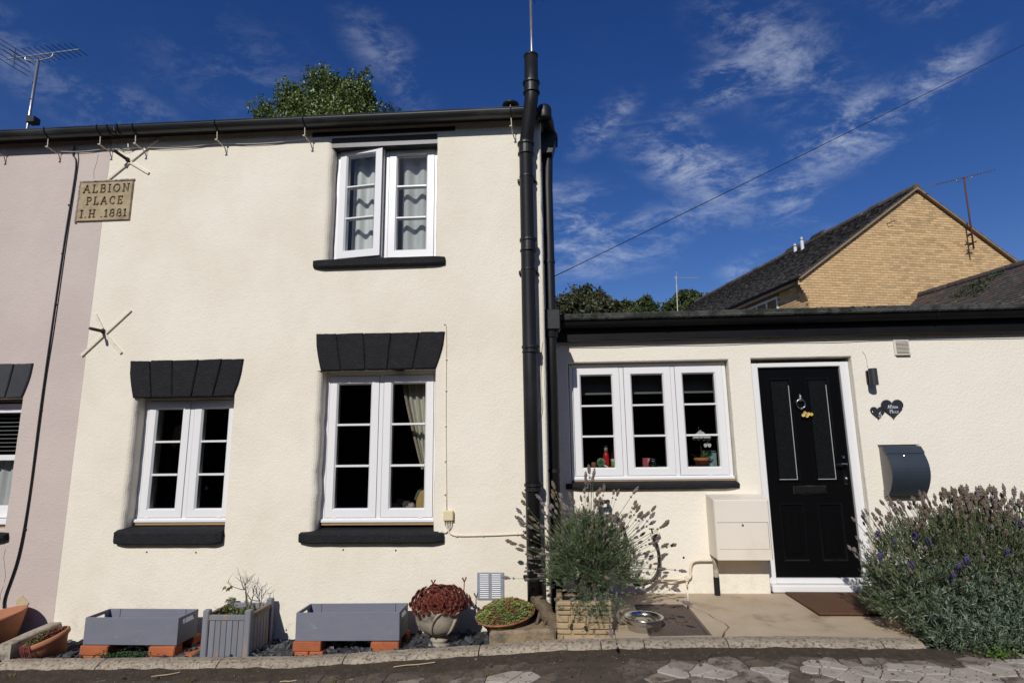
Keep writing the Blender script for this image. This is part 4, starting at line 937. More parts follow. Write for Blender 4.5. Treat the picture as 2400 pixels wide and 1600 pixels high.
mb = MB(); mb.box(-.820, -.745, -.038, .002, 1.005, 1.078, .005); mb.build('cover', pmat('cream_plastic', (.68, .58, .36), rough=.5), jb)
for k in range(4):
    x = -.812+k*.017; mb = MB(); mb.tube(catmull([(x, -.02, 1.007), (x+.002, -.02, .975), (-.785+.004*k, -.014, .945), (-.78, -.008, .925)], 4), .0035, 5); mb.build('lead', cablew, jb, smooth=True)
cable('cream_cable', 'pair of cream cables running from the junction box to the soil pipe', [(-.79, -.008, .935), (-.765, -.008, .905), (-.70, -.008, .893), (-.5, -.008, .895), (-.3, -.008, .902), (-.21, -.008, .905)], .0065, creampaint, [(-.72, -.01, .893), (-.52, -.01, .895), (-.26, -.01, .904)])
cable('cream_cable', 'short cream cable from the junction box to the end of the sill', [(-.785, -.01, .94), (-.80, -.01, .918), (-.83, -.01, .915), (-.86, -.012, .922)], .005, cablew)
cable('cream_cable', 'loose cream cable hanging at the house corner under the square hopper', [(-.02, .10, 2.50), (-.028, .02, 2.40), (-.045, -.006, 2.33), (-.06, -.006, 2.05), (-.05, -.006, 1.85), (-.085, -.006, 1.70)], .005, cablew)
cable('black_cable', 'thin black cable sagging along the bottom of the black fascia', [(.16, YE-.067, 2.478), (.6, YE-.067, 2.471), (1.0, YE-.067, 2.478), (1.5, YE-.067, 2.470), (1.95, YE-.067, 2.478), (2.5, YE-.067, 2.470), (3.0, YE-.067, 2.478), (4.2, YE-.067, 2.471), (5.9, YE-.067, 2.478)], .003, cableb)
cable('lamp_cable', 'short cream cable curving into the top of the wall light', [(2.71, YE-.004, 2.345), (2.735, YE-.004, 2.29), (2.738, YE-.004, 2.20)], .0025, cablew)
rp = thing('repair_patch', 'kite-shaped pale cement patch low on the mauve wall', 'cement patch', (-4.21, 0, .35))
mb = MB(); mb.prism([(-4.262, .385), (-4.222, .345), (-4.175, .36), (-4.156, .40), (-4.222, .458), (-4.264, .42)], -.007, .002, .002); mb.build('patch', pmat('pale_cement', (.52, .43, .25), (.42, .34, .2), 25, .95, .6, 80), rp)

# air brick at the foot of the wall
ab = thing('air_brick', 'white plastic air brick with two columns of louvres low on the wall', 'vent', (-.464, 0, .43))
greyp = pmat('grey_vent_plastic', (.27, .285, .32), (.20, .215, .24), 30, .6)
mb = MB(); mb.box(-.565, -.362, -.008, .004, .434, .628, .004); mb.build('plate', greyp, ab); sl = None
for c in (-.511, -.421):
    for k in range(12):
        z = .449+k*.0147; m2 = MB(); xprism(m2, [(-.006, z+.007), (-.016, z+.001), (-.014, z-.001), (-.006, z+.002)], c-.033, c+.033); m2.build('louvre', white, ab)
# extractor grille high on the extension
ev = thing('extractor_grille', 'small white louvred extractor grille just below the extension fascia', 'vent', (3.045, YE, 2.30))
mb = MB(); mb.box(2.976, 3.108, YE-.012, YE+.002, 2.296, 2.438, .004); mb.box(2.985, 3.105, YE-.028, YE-.010, 2.296, 2.309, .003); mb.build('surround', pmat('off_white_plastic', (.62, .58, .50), rough=.5), ev)
mb = MB(); mb.box(2.996, 3.095, YE-.0135, YE-.0115, 2.312, 2.425); mb.build('backing', gasket, ev)
for k in range(9):
    z = 2.318+k*.0118; m2 = MB(); xprism(m2, [(YE-.014, z+.009), (YE-.026, z), (YE-.024, z-.002), (YE-.014, z+.003)], 2.994, 3.097); m2.build('louvre', MATS['off_white_plastic'], ev)
# wall light
wl = thing('wall_light', 'dark grey cylindrical wall light beside the front door', 'lamp', (2.735, YE, 2.03))
anth = pmat('anthracite_metal', (.030, .034, .038), (.036, .04, .044), 12, .42, spec=.4)
mb = MB(); mb.box(2.715, 2.77, YE-.022, YE+.002, 2.05, 2.17, .006); mb.build('backplate', anth, wl); mb = MB(); mb.tube([(2.738, YE-.075, 2.035), (2.738, YE-.075, 2.178)], .034, 24); mb.box(2.728, 2.748, YE-.05, YE-.02, 2.09, 2.13); mb.build('lamp_body', anth, wl)
# heart-shaped house sign
hs_ = thing('house_sign', 'pair of joined slate hearts lettered 6 Albion Place beside the door', 'sign', (2.85, YE, 1.745))
def heart(cx, cz, w, h, n=40):
    P = []
    for i in range(n):
        t = 2*math.pi*i/n; x = 16*math.sin(t)**3; z = 13*math.cos(t)-5*math.cos(2*t)-2*math.cos(3*t)-math.cos(4*t); P.append((cx-x/32*w, cz+(z+2.5)/29*h))
    return P
slt = pmat('sign_slate', (.022, .024, .030), rough=.45)
for nm, q in (('small_heart', (2.773, 1.798, .118, .112)), ('large_heart', (2.897, 1.830, .182, .165))):
    mb = MB(); mb.prism(heart(*q), YE-.020, YE-.008, .001) if nm == 'large_heart' else mb.prism(heart(*q), YE-.014, YE-.002, .001); mb.build(nm, slt, hs_)
def lettering(name, s, h, x, z, y, r, parent, wid=None, gap=.2):
    mb = MB()
    for line in text_strokes(s, h, x, z, gap, wid):
        for a, b in zip(line[:-1], line[1:]):
            d = Vector((b[0]-a[0], b[1]-a[1])); L = d.length
            if L < 1e-6: continue
            d /= L; n_ = Vector((-d.y, d.x)); k = r*(.55+.75*abs(d.y)); a2 = (a[0]-d.x*r*.3, a[1]-d.y*r*.3); b2 = (b[0]+d.x*r*.3, b[1]+d.y*r*.3)
            mb.add([(a2[0]-n_.x*k, y, a2[1]-n_.y*k), (b2[0]-n_.x*k, y, b2[1]-n_.y*k), (b2[0]+n_.x*k, y, b2[1]+n_.y*k), (a2[0]+n_.x*k, y, a2[1]+n_.y*k)], [(0, 1, 2, 3)])
    return mb.build(name, pmat('sign_white', (.75, .76, .78), rough=.5), parent)
lettering('number', '6', .042, 2.775, 1.766, YE-.0145, .0024, hs_); lettering('lettering', 'Albion', .030, 2.856, 1.838, YE-.0205, .0015, hs_, .082); lettering('lettering', 'Place', .030, 2.868, 1.797, YE-.0205, .0015, hs_, .070)
mb = MB(); mb.blob((2.727, YE-.015, 1.812), .004, 1, (8, 5), 0); mb.blob((2.972, YE-.021, 1.838), .004, 1, (8, 5), 0); mb.build('screw_heads', chrome, hs_, kind='stuff')
# letterbox
lb = thing('letterbox', 'bow-fronted anthracite letterbox on the wall beside the door', 'letterbox', (2.89, YE, 1.09))
lbm = pmat('letterbox_slate_blue', (.030, .040, .052), (.036, .046, .058), 6, .36, spec=.5)
lbs = pmat('letterbox_side', (.20, .19, .18), rough=.6)
H0, H1, XA, XB = 1.108, 1.530, 2.745, 3.045; prof = [(YE, H1)]+[(YE-.028-.132*math.sin(math.pi*(.07+.86*i/14))**.9, H1-.012-(H1-H0-.02)*i/14) for i in range(15)]+[(YE, H0)]
mb = MB(); xprism(mb, prof, XA+.004, XB-.004); mb.build('body', lbs, lb)
def bow(mb, i0, i1, x0, x1, off, thick=.006):
    P = prof[1:-1][i0:i1+1]; vs = []
    for x in (x0, x1):
        for (y, z) in P: vs += [(x, y-off, z), (x, y-off+thick, z)]
    n = len(P); F = []
    for i in range(n-1):
        a = 2*i; b = 2*n+2*i; F += [(a, a+2, b+2, b), (a+1, b+1, b+3, a+3), (a, a+1, a+3, a+2), (b, b+2, b+3, b+1)]
    F += [(0, 2*n, 2*n+1, 1), (2*n-2, 2*n-1, 4*n-1, 4*n-2)]; mb.add(vs, F)
mb = MB(); bow(mb, 2, 11, XA, XB, .006); mb.build('front_cover', lbm, lb, smooth=False)
mb = MB(); bow(mb, 0, 2, XA-.004, XB+.004, .014); mb.box(XA-.004, XB+.004, YE-.06, YE, H1-.004, H1+.002, .001); mb.build('lid', lbm, lb)
mb = MB(); bow(mb, 11, 14, XA, XB, .0075); mb.build('lower_flap', lbm, lb)
for k, z in enumerate((1.40, 1.365, 1.335, 1.31)):
    y = float(np.interp(z, [q[1] for q in prof[1:-1]][::-1], [q[0] for q in prof[1:-1]][::-1])); mb = MB(); mb.M = Matrix.Translation((2.868+k*.002, y-.0065, z)) @ Matrix.Rotation(R(90), 4, 'X'); mb.lathe([(0, 0), (.0065-k*.0008, 0), (.0065-k*.0008, .0015), (0, .0015)], 12); mb.build('peephole', gasket, lb)
mb = MB(); mb.blob((2.868, prof[4][0]-.008, prof[4][1]+.01), .006, 1, (8, 5), 0); mb.build('lock', chrome, lb)
# gas meter box
gm = thing('meter_box', 'cream plastic gas meter box on the wall left of the front door', 'meter box', (1.5, YE, .63))
gmm = pmat('meter_box_cream', (.73, .675, .575), (.70, .64, .535), 4, .5, c3=(.66, .59, .48), s3=1.6)
mb = MB(); A, B, Y1 = 1.277, 1.735, YE-.205
wl_ = [(A, YE+.002, .645), (B, YE+.002, .645), (B, YE+.002, 1.135), (A, YE+.002, 1.135)]; fr_ = [(1.294, Y1, .632), (1.718, Y1, .632), (1.718, Y1, 1.095), (1.294, Y1, 1.095)]
ed_ = [(1.286, Y1+.010, .636), (1.728, Y1+.010, .636), (1.728, Y1+.010, 1.103), (1.286, Y1+.010, 1.103)]
mb.add(wl_+ed_+fr_, [(k+i, k+(i+1) % 4, k+4+(i+1) % 4, k+4+i) for k in (0, 4) for i in range(4)]+[(8, 9, 10, 11)]); mb.build('housing', gmm, gm)
mb = MB(); mb.box(1.307, 1.706, Y1-.004, Y1+.002, .716, .922, .002); mb.build('door', gmm, gm)
mb = MB(); mb.box(1.304, 1.709, Y1-.0015, Y1+.001, .922, .9255); mb.box(1.7065, 1.7085, Y1-.0015, Y1+.001, .716, .922); mb.build('door_gap', gasket, gm)
mb = MB(); mb.M = Matrix.Translation((1.505, Y1-.004, .903)) @ Matrix.Rotation(R(90), 4, 'X'); mb.lathe([(0, 0), (.009, 0), (.009, .004), (.004, .0045), (0, .003)], 14); mb.build('lock', pmat('lock_grey', (.2, .2, .2), rough=.35, metal=.8), gm)
dp_ = thing('waste_pipe', 'short vertical pipe below the meter box, black at the foot', 'pipe', (1.30, YE-.05, .33))
mb = MB(); mb.tube([(1.305, YE-.06, .62), (1.305, YE-.06, .47)], .021, 12); mb.build('upper_length', pmat('flaking_cream', (.62, .54, .42), (.16, .13, .10), 22, .8, .5, 60), dp_)
mb = MB(); mb.tube([(1.305, YE-.06, .475), (1.305, YE-.06, .335)], .024, 12); mb.build('lower_length', iron, dp_)
gp = thing('gas_pipe', 'cream painted pipe along the wall rising into the meter box', 'pipe', (1.0, YE-.03, .45))
mb = MB(); mb.tube(catmull([(.35, YE-.03, .458), (.7, YE-.03, .455), (1.02, YE-.03, .452), (1.08, YE-.03, .453), (1.105, YE-.03, .475), (1.105, YE-.03, .52), (1.12, YE-.03, .575), (1.165, YE-.03, .598), (1.30, YE-.03, .60)], 5), .0115, 10); mb.build('tube', creampaint, gp, smooth=True)
mb = MB(); mb.box(1.055, 1.085, YE-.05, YE-.01, .437, .470, .004); mb.tube([(1.07, YE-.035, .44), (1.066, YE-.045, .41), (1.07, YE-.04, .39)], [.008, .007, .003], 8); mb.build('earth_clamp', creampaint, gp)
mb = MB(); mb.tube(catmull([(1.06, YE-.04, .45), (1.0, YE-.04, .44), (.94, YE-.03, .425), (.88, YE-.03, .435), (.80, YE-.03, .44)], 4), .005, 6); mb.build('earth_wire', creampaint, gp, smooth=True)
# doormat
dm = thing('doormat', 'brown coir doormat lying on the porch slab before the door', 'doormat', (2.2, .35, .335))
mb = MB(); mb.box(1.86, 2.60, .02, .64, .332, .350, .006); mb.build('mat', pmat('coir', (.15, .065, .024), (.09, .04, .016), 60, .98, 1., 300, .008, c3=(.04, .02, .01), s3=3.), dm)
# knocker posy
fl = thing('flower_posy', 'small yellow and white flower posy tied to the door knocker', 'flowers', (2.20, yd-.03, 1.80))
rn = random.Random(3); pm_ = [pmat('petal_yellow', (.80, .55, .08), rough=.7, trans=.2), pmat('petal_cream', (.80, .70, .40), rough=.7, trans=.2), pmat('petal_gold', (.55, .30, .03), rough=.7)]
for k, (x, z) in enumerate(((2.192, 1.815), (2.222, 1.805), (2.208, 1.788), (2.176, 1.795), (2.246, 1.802))):
    mb = MB()
    for i in range(9):
        a = i*2*math.pi/9; mb.M = Matrix.Translation((x, yd-.03, z)) @ Matrix.Rotation(R(90), 4, 'X') @ Matrix.Rotation(a, 4, 'Z') @ Matrix.Rotation(R(-25), 4, 'Y'); mb.add([(0, 0, 0), (.010, -.006, 0), (.020, 0, .003), (.010, .006, 0)], [(0, 1, 2, 3)], k % 2)
    mb.M = None; mb.blob((x, yd-.034, z), .005, k, (6, 4), .1, 2); mb.build('flower', pm_, fl)

# ================================================================ planters and pots along the kerb
brick_red = pmat('red_brick', (.42, .125, .045), (.34, .095, .035), 9, .9, .5, 70, .004, rnd=.12, c3=(.22, .07, .035), s3=12., t3=(.55, .7))
def prop_brick(x0, y0, z0, L, W_, H, label, rot=0.):
    t = MB(); t.M = Matrix.Translation((x0+L/2, y0+W_/2, z0)) @ Matrix.Rotation(R(rot), 4, 'Z'); t.box(-L/2, L/2, -W_/2, W_/2, 0, H, .006); rn = random.Random(int(x0*1000))
    t.v = [(a+rn.uniform(-.0015, .0015), b+rn.uniform(-.0015, .0015), c+rn.uniform(-.0015, .0015)) for a, b, c in t.v]
    o = t.build('red_brick', brick_red, None, at=(x0+L/2, y0+W_/2, z0)); tag(o, label, 'brick', 'red bricks propping the grey planters'); return o
PB = [('left', -3.388, .147, -3.392, -3.184, -2.880, -2.692), ('right', -1.828, .187, -1.838, -1.640, -1.292, -1.098)]
for nm, _, zb, a, b, c, d in PB:
    zg = zb-.064
    P_ = nm+' grey planter'
    prop_brick(a, -.375, zb, b-a, .10, .064, 'top front brick under the left end of the '+P_); prop_brick(a+.012, -.372, zg, .098, .20, .063, 'lower brick beneath the left-end pile of the %s, outer one' % P_); prop_brick(a+.115, -.372, zg, .098, .20, .063, 'lower brick beneath the left-end pile of the %s, inner one' % P_)
    prop_brick(c, -.375, zb, d-c, .10, .064, 'top front brick under the right end of the '+P_); prop_brick(c+.008, -.372, zg, .095, .20, .063, 'lower brick beneath the right-end pile of the %s, inner one' % P_); prop_brick(c+.120, -.372, zg, .095, .20, .063, 'lower brick beneath the right-end pile of the %s, outer one' % P_)
    prop_brick(a, -.17, zb, b-a, .10, .064, 'back brick under the left end of the '+P_); prop_brick(c+.01, -.17, zb, d-c, .10, .064, 'back brick under the right end of the '+P_)
    prop_brick(c+.03, -.165, zg, .205, .10, .063, 'bottom brick at the back right corner of the '+P_)
prop_brick(-2.675, -.35, .085, .10, .21, .062, 'spare brick lying end-on to the right of the left grey planter')
greyw = pmat('grey_painted_ply', (.17, .18, .215), (.15, .16, .195), 5, .6, .08, 40, .002, c3=(.23, .235, .255), s3=14., t3=(.58, .72), rnd=.06, stretch=(1, 1, 3))
def grey_planter(label, x0, x1, y0, y1, z0, z1, tilt):
    t = thing('planter_box', label, 'planter', ((x0+x1)/2, (y0+y1)/2, z0), 'grey plywood planters'); M = Matrix.Translation(((x0+x1)/2, (y0+y1)/2, z0)) @ Matrix.Rotation(R(tilt), 4, 'Y'); w, dp, h = x1-x0, y1-y0, z1-z0; k = .010
    def P(nm, fn):
        mb = MB(); mb.M = M; fn(mb); mb.build(nm, greyw, t)
    P('front_panel', lambda m: m.box(-w/2, w/2, -dp/2, -dp/2+k, 0, h, .0015)); P('back_panel', lambda m: m.box(-w/2, w/2, dp/2-k, dp/2, 0, h, .0015))
    for sg in (-1, 1):
        def end(m, sg=sg):
            xa, xb = sorted((sg*w/2, sg*(w/2-k))); a, b = -dp/2+k, dp/2-k; s0, s1, h0, h1 = -.065, .065, h-.055, h-.022
            m.box(xa, xb, a, b, 0, h0); m.box(xa, xb, a, b, h1, h); m.box(xa, xb, a, s0, h0, h1); m.box(xa, xb, s1, b, h0, h1)
        P('end_panel', end)
    P('base_panel', lambda m: m.box(-w/2+k, w/2-k, -dp/2+k, dp/2-k, 0, .012))
    for sg in (-1, 1):
        mb = MB(); mb.M = M; mb.box(sg*(w/2-.09)-.0015, sg*(w/2-.09)+.0015, dp/2-k-.002, dp/2-k+.0005, .03, h); mb.build('panel_joint', gasket, t)
    return t
grey_planter('left of the two empty grey plywood planters, right of the tilted terracotta pot', -3.380, -2.690, -.36, -.125, .215, .394, 0)
grey_planter('empty grey plywood planter between the slatted tub and the stone urn', -1.828, -1.097, -.36, -.115, .254, .436, -.6)
# slatted tub with rose
tub = thing('slatted_tub', 'weathered grey slatted wooden planter tub with corner posts', 'planter', (-2.31, -.22, .14))
wg = pmat('weathered_grey_paint', (.155, .16, .185), (.20, .20, .22), 9, .75, .35, 60, .003, stretch=(3, 3, .5), rnd=.08, c3=(.34, .225, .11), s3=5., t3=(.52, .72))
wgd = pmat('weathered_wood', (.20, .15, .10), (.13, .095, .065), 9, .85, .5, 60, .004, stretch=(1, 1, .3), c3=(.16, .16, .17), s3=5.)
TX0, TX1, TY0, TY1, TZ0, TZ1 = -2.487, -2.142, -.402, -.045, .143, .435
for x in (TX0, TX1-.045):
    for y in (TY0, TY1-.045):
        mb = MB(); mb.box(x, x+.045, y, y+.045, TZ0, TZ1+.022, .006); mb.build('corner_post', wg, tub)
def boards(n, a, b, horiz, pos, nm='slat'):
    for i in range(n):
        p, q = a+(b-a)*i/n, a+(b-a)*(i+1)/n-.0028; mb = MB()
        if horiz: mb.box(p, q, pos, pos+.014, TZ0+.006, TZ1-.045, .0025)
        else: mb.box(pos, pos+.014, p, q, TZ0+.006, TZ1-.045, .0025)
        mb.build(nm, wg, tub)
boards(6, TX0+.048, TX1-.046, True, TY0+.012); boards(6, TX0+.048, TX1-.046, True, TY1-.026); boards(6, TY0+.048, TY1-.046, False, TX1-.026); boards(6, TY0+.048, TY1-.046, False, TX0+.012)
for (a, b, c, d) in ((TX0+.044, TX1-.044, TY0+.006, TY0+.032), (TX0+.044, TX1-.044, TY1-.032, TY1-.006)):
    mb = MB(); mb.box(a, b, c, d, TZ1-.046, TZ1-.012, .003); mb.build('top_rail', wg, tub)
for x in (TX0+.006, TX1-.032):
    mb = MB(); mb.box(x, x+.026, TY0+.044, TY1-.044, TZ1-.046, TZ1-.012, .003); mb.build('top_rail', wgd, tub)
soil_m = pmat('potting_soil', (.035, .024, .016), (.02, .014, .01), 40, .98, 1., 120, .02)
mb = MB(); mb.box(TX0+.026, TX1-.026, TY0+.026, TY1-.026, TZ0+.02, TZ1-.055); mb.build('soil', soil_m, tub)
rose = thing('rose_bush', 'straggly leafless rose growing in the slatted tub', 'plant', (-2.30, -.2, .37))
stem_m = pmat('rose_stem', (.13, .075, .045), (.09, .10, .05), 30, .8); lf = [pmat('rose_leaf_green', (.10, .15, .035), rough=.5, trans=.25), pmat('rose_leaf_olive', (.15, .15, .045), rough=.5, trans=.25)]
rn = random.Random(21); base = Vector((-2.285, -.16, .37)); br = []
def branch(p, q, r0, lv):
    d = q-p; m_ = p+d*.5+Vector((rn.uniform(-.02, .02), rn.uniform(-.02, .02), rn.uniform(-.01, .02))); P = qbez(p, m_, q, 6); br.append((P, r0))
    if lv:
        for _ in range(3 if lv == 2 else 2):
            t = rn.uniform(.4, 1.); s_ = p+d*t; e_ = s_+Vector((rn.uniform(-.07, .07), rn.uniform(-.05, .05), rn.uniform(.02, .09))); branch(s_, e_, r0*.6, lv-1)
for e_ in ((-2.33, -.15, .60), (-2.315, -.17, .575), (-2.24, -.18, .57)): branch(base, Vector(e_), .0045, 2)
for a, b in (((-2.325, -.16, .535), (-2.445, -.20, .60)), ((-2.30, -.2, .36), (-2.43, -.24, .43)), ((-2.30, -.2, .36), (-2.42, -.24, .40)), ((-2.28, -.2, .36), (-2.22, -.25, .43)), ((-2.325, -.16, .535), (-2.36, -.17, .64))): branch(Vector(a), Vector(b), .003, 1)
for P, r0 in br: mb = MB(); mb.tube(P, [r0*(1-.6*i/5) for i in range(6)], 5); mb.build('branch', stem_m, rose, smooth=True)
B_, T_ = [], []
for (c, n, s_) in (((-2.415, -.23, .42), 44, .05), ((-2.33, -.25, .40), 90, .065), ((-2.26, -.25, .395), 90, .065), ((-2.39, -.24, .47), 22, .035), ((-2.30, -.14, .385), 30, .08)):
    for _ in range(n): p = Vector(c)+Vector((rn.gauss(0, s_*.6), rn.gauss(0, s_*.5), rn.gauss(0, s_*.28))); B_.append(p); T_.append(p+Vector((rn.gauss(0, 1), rn.gauss(0, 1), rn.gauss(.3, .8))).normalized()*rn.uniform(.016, .030))
leaf_mesh('foliage', B_, T_, .015, rose, lf, 3)
for c, m_ in (((-2.452, -.205, .575), pmat('yellow_leaf', (.55, .30, .04), rough=.6, trans=.3)), ((-2.425, -.205, .565), pmat('grey_leaf', (.10, .095, .085), rough=.7)), ((-2.405, -.205, .578), pmat('rust_leaf', (.22, .09, .03), rough=.7))):
    leaf_mesh('withered_leaf', [c, (c[0]+.004, c[1], c[2])], [(c[0]-.012, c[1]-.008, c[2]-.034), (c[0]+.014, c[1]-.006, c[2]-.028)], .020, rose, m_, 1, kind=None)
# terracotta
terra = pmat('terracotta', (.40, .165, .08), (.33, .13, .062), 7, .85, .25, 60, .003, c3=(.46, .26, .17), s3=5., t3=(.55, .75))
def pot(mb, r0, r1, h, rim=.03, band=.012, n=40):
    mb.lathe([(0, .0), (r0, 0), (r0+(r1-r0)*.78, h*.72), (r1, h-rim), (r1+.006, h-rim+.002), (r1+band, h-rim*.7), (r1+band, h-.006), (r1+band-.006, h), (r1-.008, h), (r1-.014, h-.01), (r1-.02, h*.75), (0, h*.72)], n)
bp_ = thing('terracotta_pot', 'large wide terracotta pot of soil cut by the left edge of the photo', 'plant pot', (-4.20, -.22, .13), 'terracotta pots')
mb = MB(); mb.M = Matrix.Translation((-4.205, -.2, .135)) @ Matrix.Rotation(R(-9), 4, 'Y') @ Matrix.Rotation(R(6), 4, 'X'); mb.lathe([(0, 0), (.115, 0), (.16, .10), (.205, .21), (.212, .225), (.200, .228), (.19, .205), (.17, .165), (0, .16)], 44); mb.build('pot', terra, bp_, smooth=True)
mb = MB(); mb.M = Matrix.Translation((-4.205, -.2, .135)) @ Matrix.Rotation(R(-9), 4, 'Y') @ Matrix.Rotation(R(6), 4, 'X'); mb.lathe([(.168, .163), (.12, .172), (.06, .178), (0, .18)], 30, closed=False); mb.build('soil', soil_m, bp_, smooth=True)
tp = thing('terracotta_pot', 'small terracotta pot leaning over with reddish sedum in it', 'plant pot', (-3.72, -.30, .10), 'terracotta pots')
TM = Matrix.Translation((-3.655, -.285, .085)) @ Matrix.Rotation(R(-17), 4, 'Y') @ Matrix.Rotation(R(10), 4, 'X')
mb = MB(); mb.M = TM; pot(mb, .072, .132, .178, .035, .010); mb.build('pot', terra, tp, smooth=True)
sedg = [pmat('sedum_green', (.20, .24, .06), rough=.6, trans=.15), pmat('sedum_lime', (.29, .33, .09), rough=.6, trans=.15), pmat('sedum_olive', (.12, .125, .04), rough=.6), pmat('sedum_rust', (.20, .085, .035), rough=.6)]
sedr = [pmat('sedum_red', (.17, .04, .032), rough=.6), pmat('sedum_brown', (.13, .06, .03), rough=.6), sedg[2], sedg[0], sedg[3]]
def rosettes(name, parent, M, rad, n, size, dome, mats, seed, weight=None, squash=1.):
    rn = random.Random(seed); B_, T_ = [], []; mb = MB(); mb.M = M
    for i in range(n):
        a = rn.uniform(0, 6.283); r = rad*math.sqrt(rn.random()); x, y = r*math.cos(a), r*math.sin(a)*squash; z = dome*(1-(r/rad)**2)+rn.uniform(-.006, .008)+.012*mn.noise((x*30, y*30, seed)); s_ = size*rn.uniform(.7, 1.25)
        m_ = weight(x, y, rn) if weight else rn.randrange(len(mats))
        for k in range(6):
            b = k*1.047+rn.random(); e_ = .55+.3*rn.random(); d = Vector((math.cos(b)*e_, math.sin(b)*e_, .55+.3*rn.random()))*s_; w = Vector((-math.sin(b), math.cos(b), 0))*s_*.3
            o = Vector((x, y, z)); mb.add([o, o+d*.5-w, o+d, o+d*.5+w], [(0, 1, 2, 3)], m_)
    return mb.build(name, mats, parent, kind='stuff')
rosettes('sedum', tp, TM @ Matrix.Translation((0, 0, .162)), .126, 520, .017, .035, sedr, 5, lambda x, y, r: 2 if r.random() < .4 and x < .06 else (r.randrange(2) if x > .05 or r.random() < .4 else r.choice([2, 3, 4])))
mb = MB(); mb.M = TM; rn = random.Random(6)
for k in range(16):
    a = R(rn.uniform(150, 300)); P = [(.138*math.cos(a)*q, .138*math.sin(a)*q, .178-dz) for q, dz in ((.95, -.005), (1.06, .0), (1.10, .02+rn.random()*.02), (1.11, .05+rn.random()*.06))]; mb.tube(P, [.003, .004, .003, .001], 4)
mb.build('trailing_stems', sedr[0], tp, kind='stuff')
# low concrete divider between the two front beds
dv = thing('divider_wall', 'low concrete edging wall dividing the two front beds', 'low wall', (-3.95, -.2, .1))
mb = MB(); vs = []
for y, z in ((-.42, .235), (-.2, .252), (.0, .262)): vs += [(-3.955, y, .0), (-3.955, y, z-.006), (-3.949, y, z), (-3.875, y, z), (-3.868, y, z-.008), (-3.868, y, .0)]
mb.add(vs, [(i*6+j, i*6+j+1, i*6+j+7, i*6+j+6) for i in range(2) for j in range(5)]+[(0, 1, 2, 3, 4, 5), (17, 16, 15, 14, 13, 12)]); mb.build('coping', concrete, dv)
ds = thing('dark_edging', 'dark slate-grey edging slab at the foot of the neighbour bed', 'edging slab', (-4.2, -.5, .08))
mb = MB(); mb.box(-5.4, -3.84, -.56, -.44, .02, .118, .006); mb.build('slab', pmat('dark_slab', (.06, .065, .075), (.085, .09, .10), 12, .7, .3, 50), ds)
# stone urn with red houseleeks
urn = thing('stone_urn', 'carved stone garden urn on a square base beneath red houseleeks', 'urn', (-.838, -.25, .16))
urn_m = pmat('urn_stone', (.36, .31, .245), (.28, .235, .18), 10, .92, .6, 80, .004, c3=(.12, .10, .075), s3=8., t3=(.52, .68))
UC = (-.838, -.25)
mb = MB(); mb.box(UC[0]-.11, UC[0]+.11, UC[1]-.11, UC[1]+.11, .150, .192, .012); mb.build('plinth', urn_m, urn)
mb = MB(); mb.lathe([(.085, .19), (.082, .20), (.058, .212), (.052, .222), (.062, .232), (.064, .240), (.055, .248), (.048, .258), (.06, .272)], 32, (UC[0], UC[1], 0)); mb.build('foot', urn_m, urn, smooth=True)
bprof = [(.05, .268), (.09, .285), (.128, .318), (.148, .36), (.156, .40), (.160, .43), (.170, .455), (.172, .462), (.160, .462), (.15, .44), (.14, .40), (0, .39)]
def lobes(a, r, z, j):
    if 1 <= j <= 8:
        t = min(1, j/6); f = math.sin(3*a+.9*(z-.27)/.19*2.2); rg = abs(math.sin(3*a)); r2_ = r*(1+.085*t*(f**2-.5)+.03*t*math.sin(12*a+8*z*10)); z2 = z+(.028*(rg-.5) if j >= 6 else 0); return r2_, z2
    return r, z
mb = MB(); mb.lathe(bprof, 96, (UC[0], UC[1], 0), lobes); mb.build('bowl', urn_m, urn, smooth=True)
for k in range(6):   # curled acanthus ribs standing proud of the bowl
    a0 = k*math.pi/3+.25; P = []
    for i in range(9):
        t = i/8; a = a0+.55*t*t; j = 1+5*t; rr_ = float(np.interp(j, range(len(bprof)), [q[0] for q in bprof])); z_ = float(np.interp(j, range(len(bprof)), [q[1] for q in bprof])); P.append((UC[0]+(rr_+.004)*math.cos(a), UC[1]+(rr_+.004)*math.sin(a), z_))
    mb = MB(); mb.tube(P, [.004+.008*math.sin(math.pi*(.15+.75*i/8)) for i in range(9)], 8); mb.build('acanthus_rib', urn_m, urn, smooth=True)
mb = MB(); mb.blob((UC[0], UC[1], .455), (.150, .150, .06), 2, (14, 8), .05); mb.build('soil', soil_m, urn)
hl = thing('houseleek', 'mound of dark red houseleek rosettes filling the stone urn', 'plant', (UC[0], UC[1], .46))
hm = [pmat('houseleek_red', (.16, .028, .018), (.10, .02, .014), 50, .55), pmat('houseleek_tip', (.22, .06, .028), rough=.5), pmat('houseleek_green', (.10, .075, .022), rough=.55)]
def rosette_mesh(seed, s_):
    rn = random.Random(seed); mb = MB()
    for ring, (n, tilt, L) in enumerate(((8, 10, 1.), (8, 30, .85), (7, 52, .62), (5, 75, .42))):
        for k in range(n):
            b = (k+.5*ring+rn.uniform(-.1, .1))*2*math.pi/n; c_, s2 = math.cos(R(tilt)), math.sin(R(tilt)); d = Vector((math.cos(b)*c_, math.sin(b)*c_, s2))*L*s_; w = Vector((-math.sin(b), math.cos(b), 0))*s_*.26*L; u_ = Vector((0, 0, 1))*s_*.08
            m_ = 2 if ring == 3 and seed % 2 else (1 if rn.random() < .25 else 0)
            mb.add([Vector((0, 0, 0)), d*.6-w+u_*.3, d, d*.6+w+u_*.3, d*.6-u_], [(0, 1, 4), (0, 4, 3), (1, 2, 4), (4, 2, 3)], m_)
    return mb
rn = random.Random(9); protos = []; spots = []
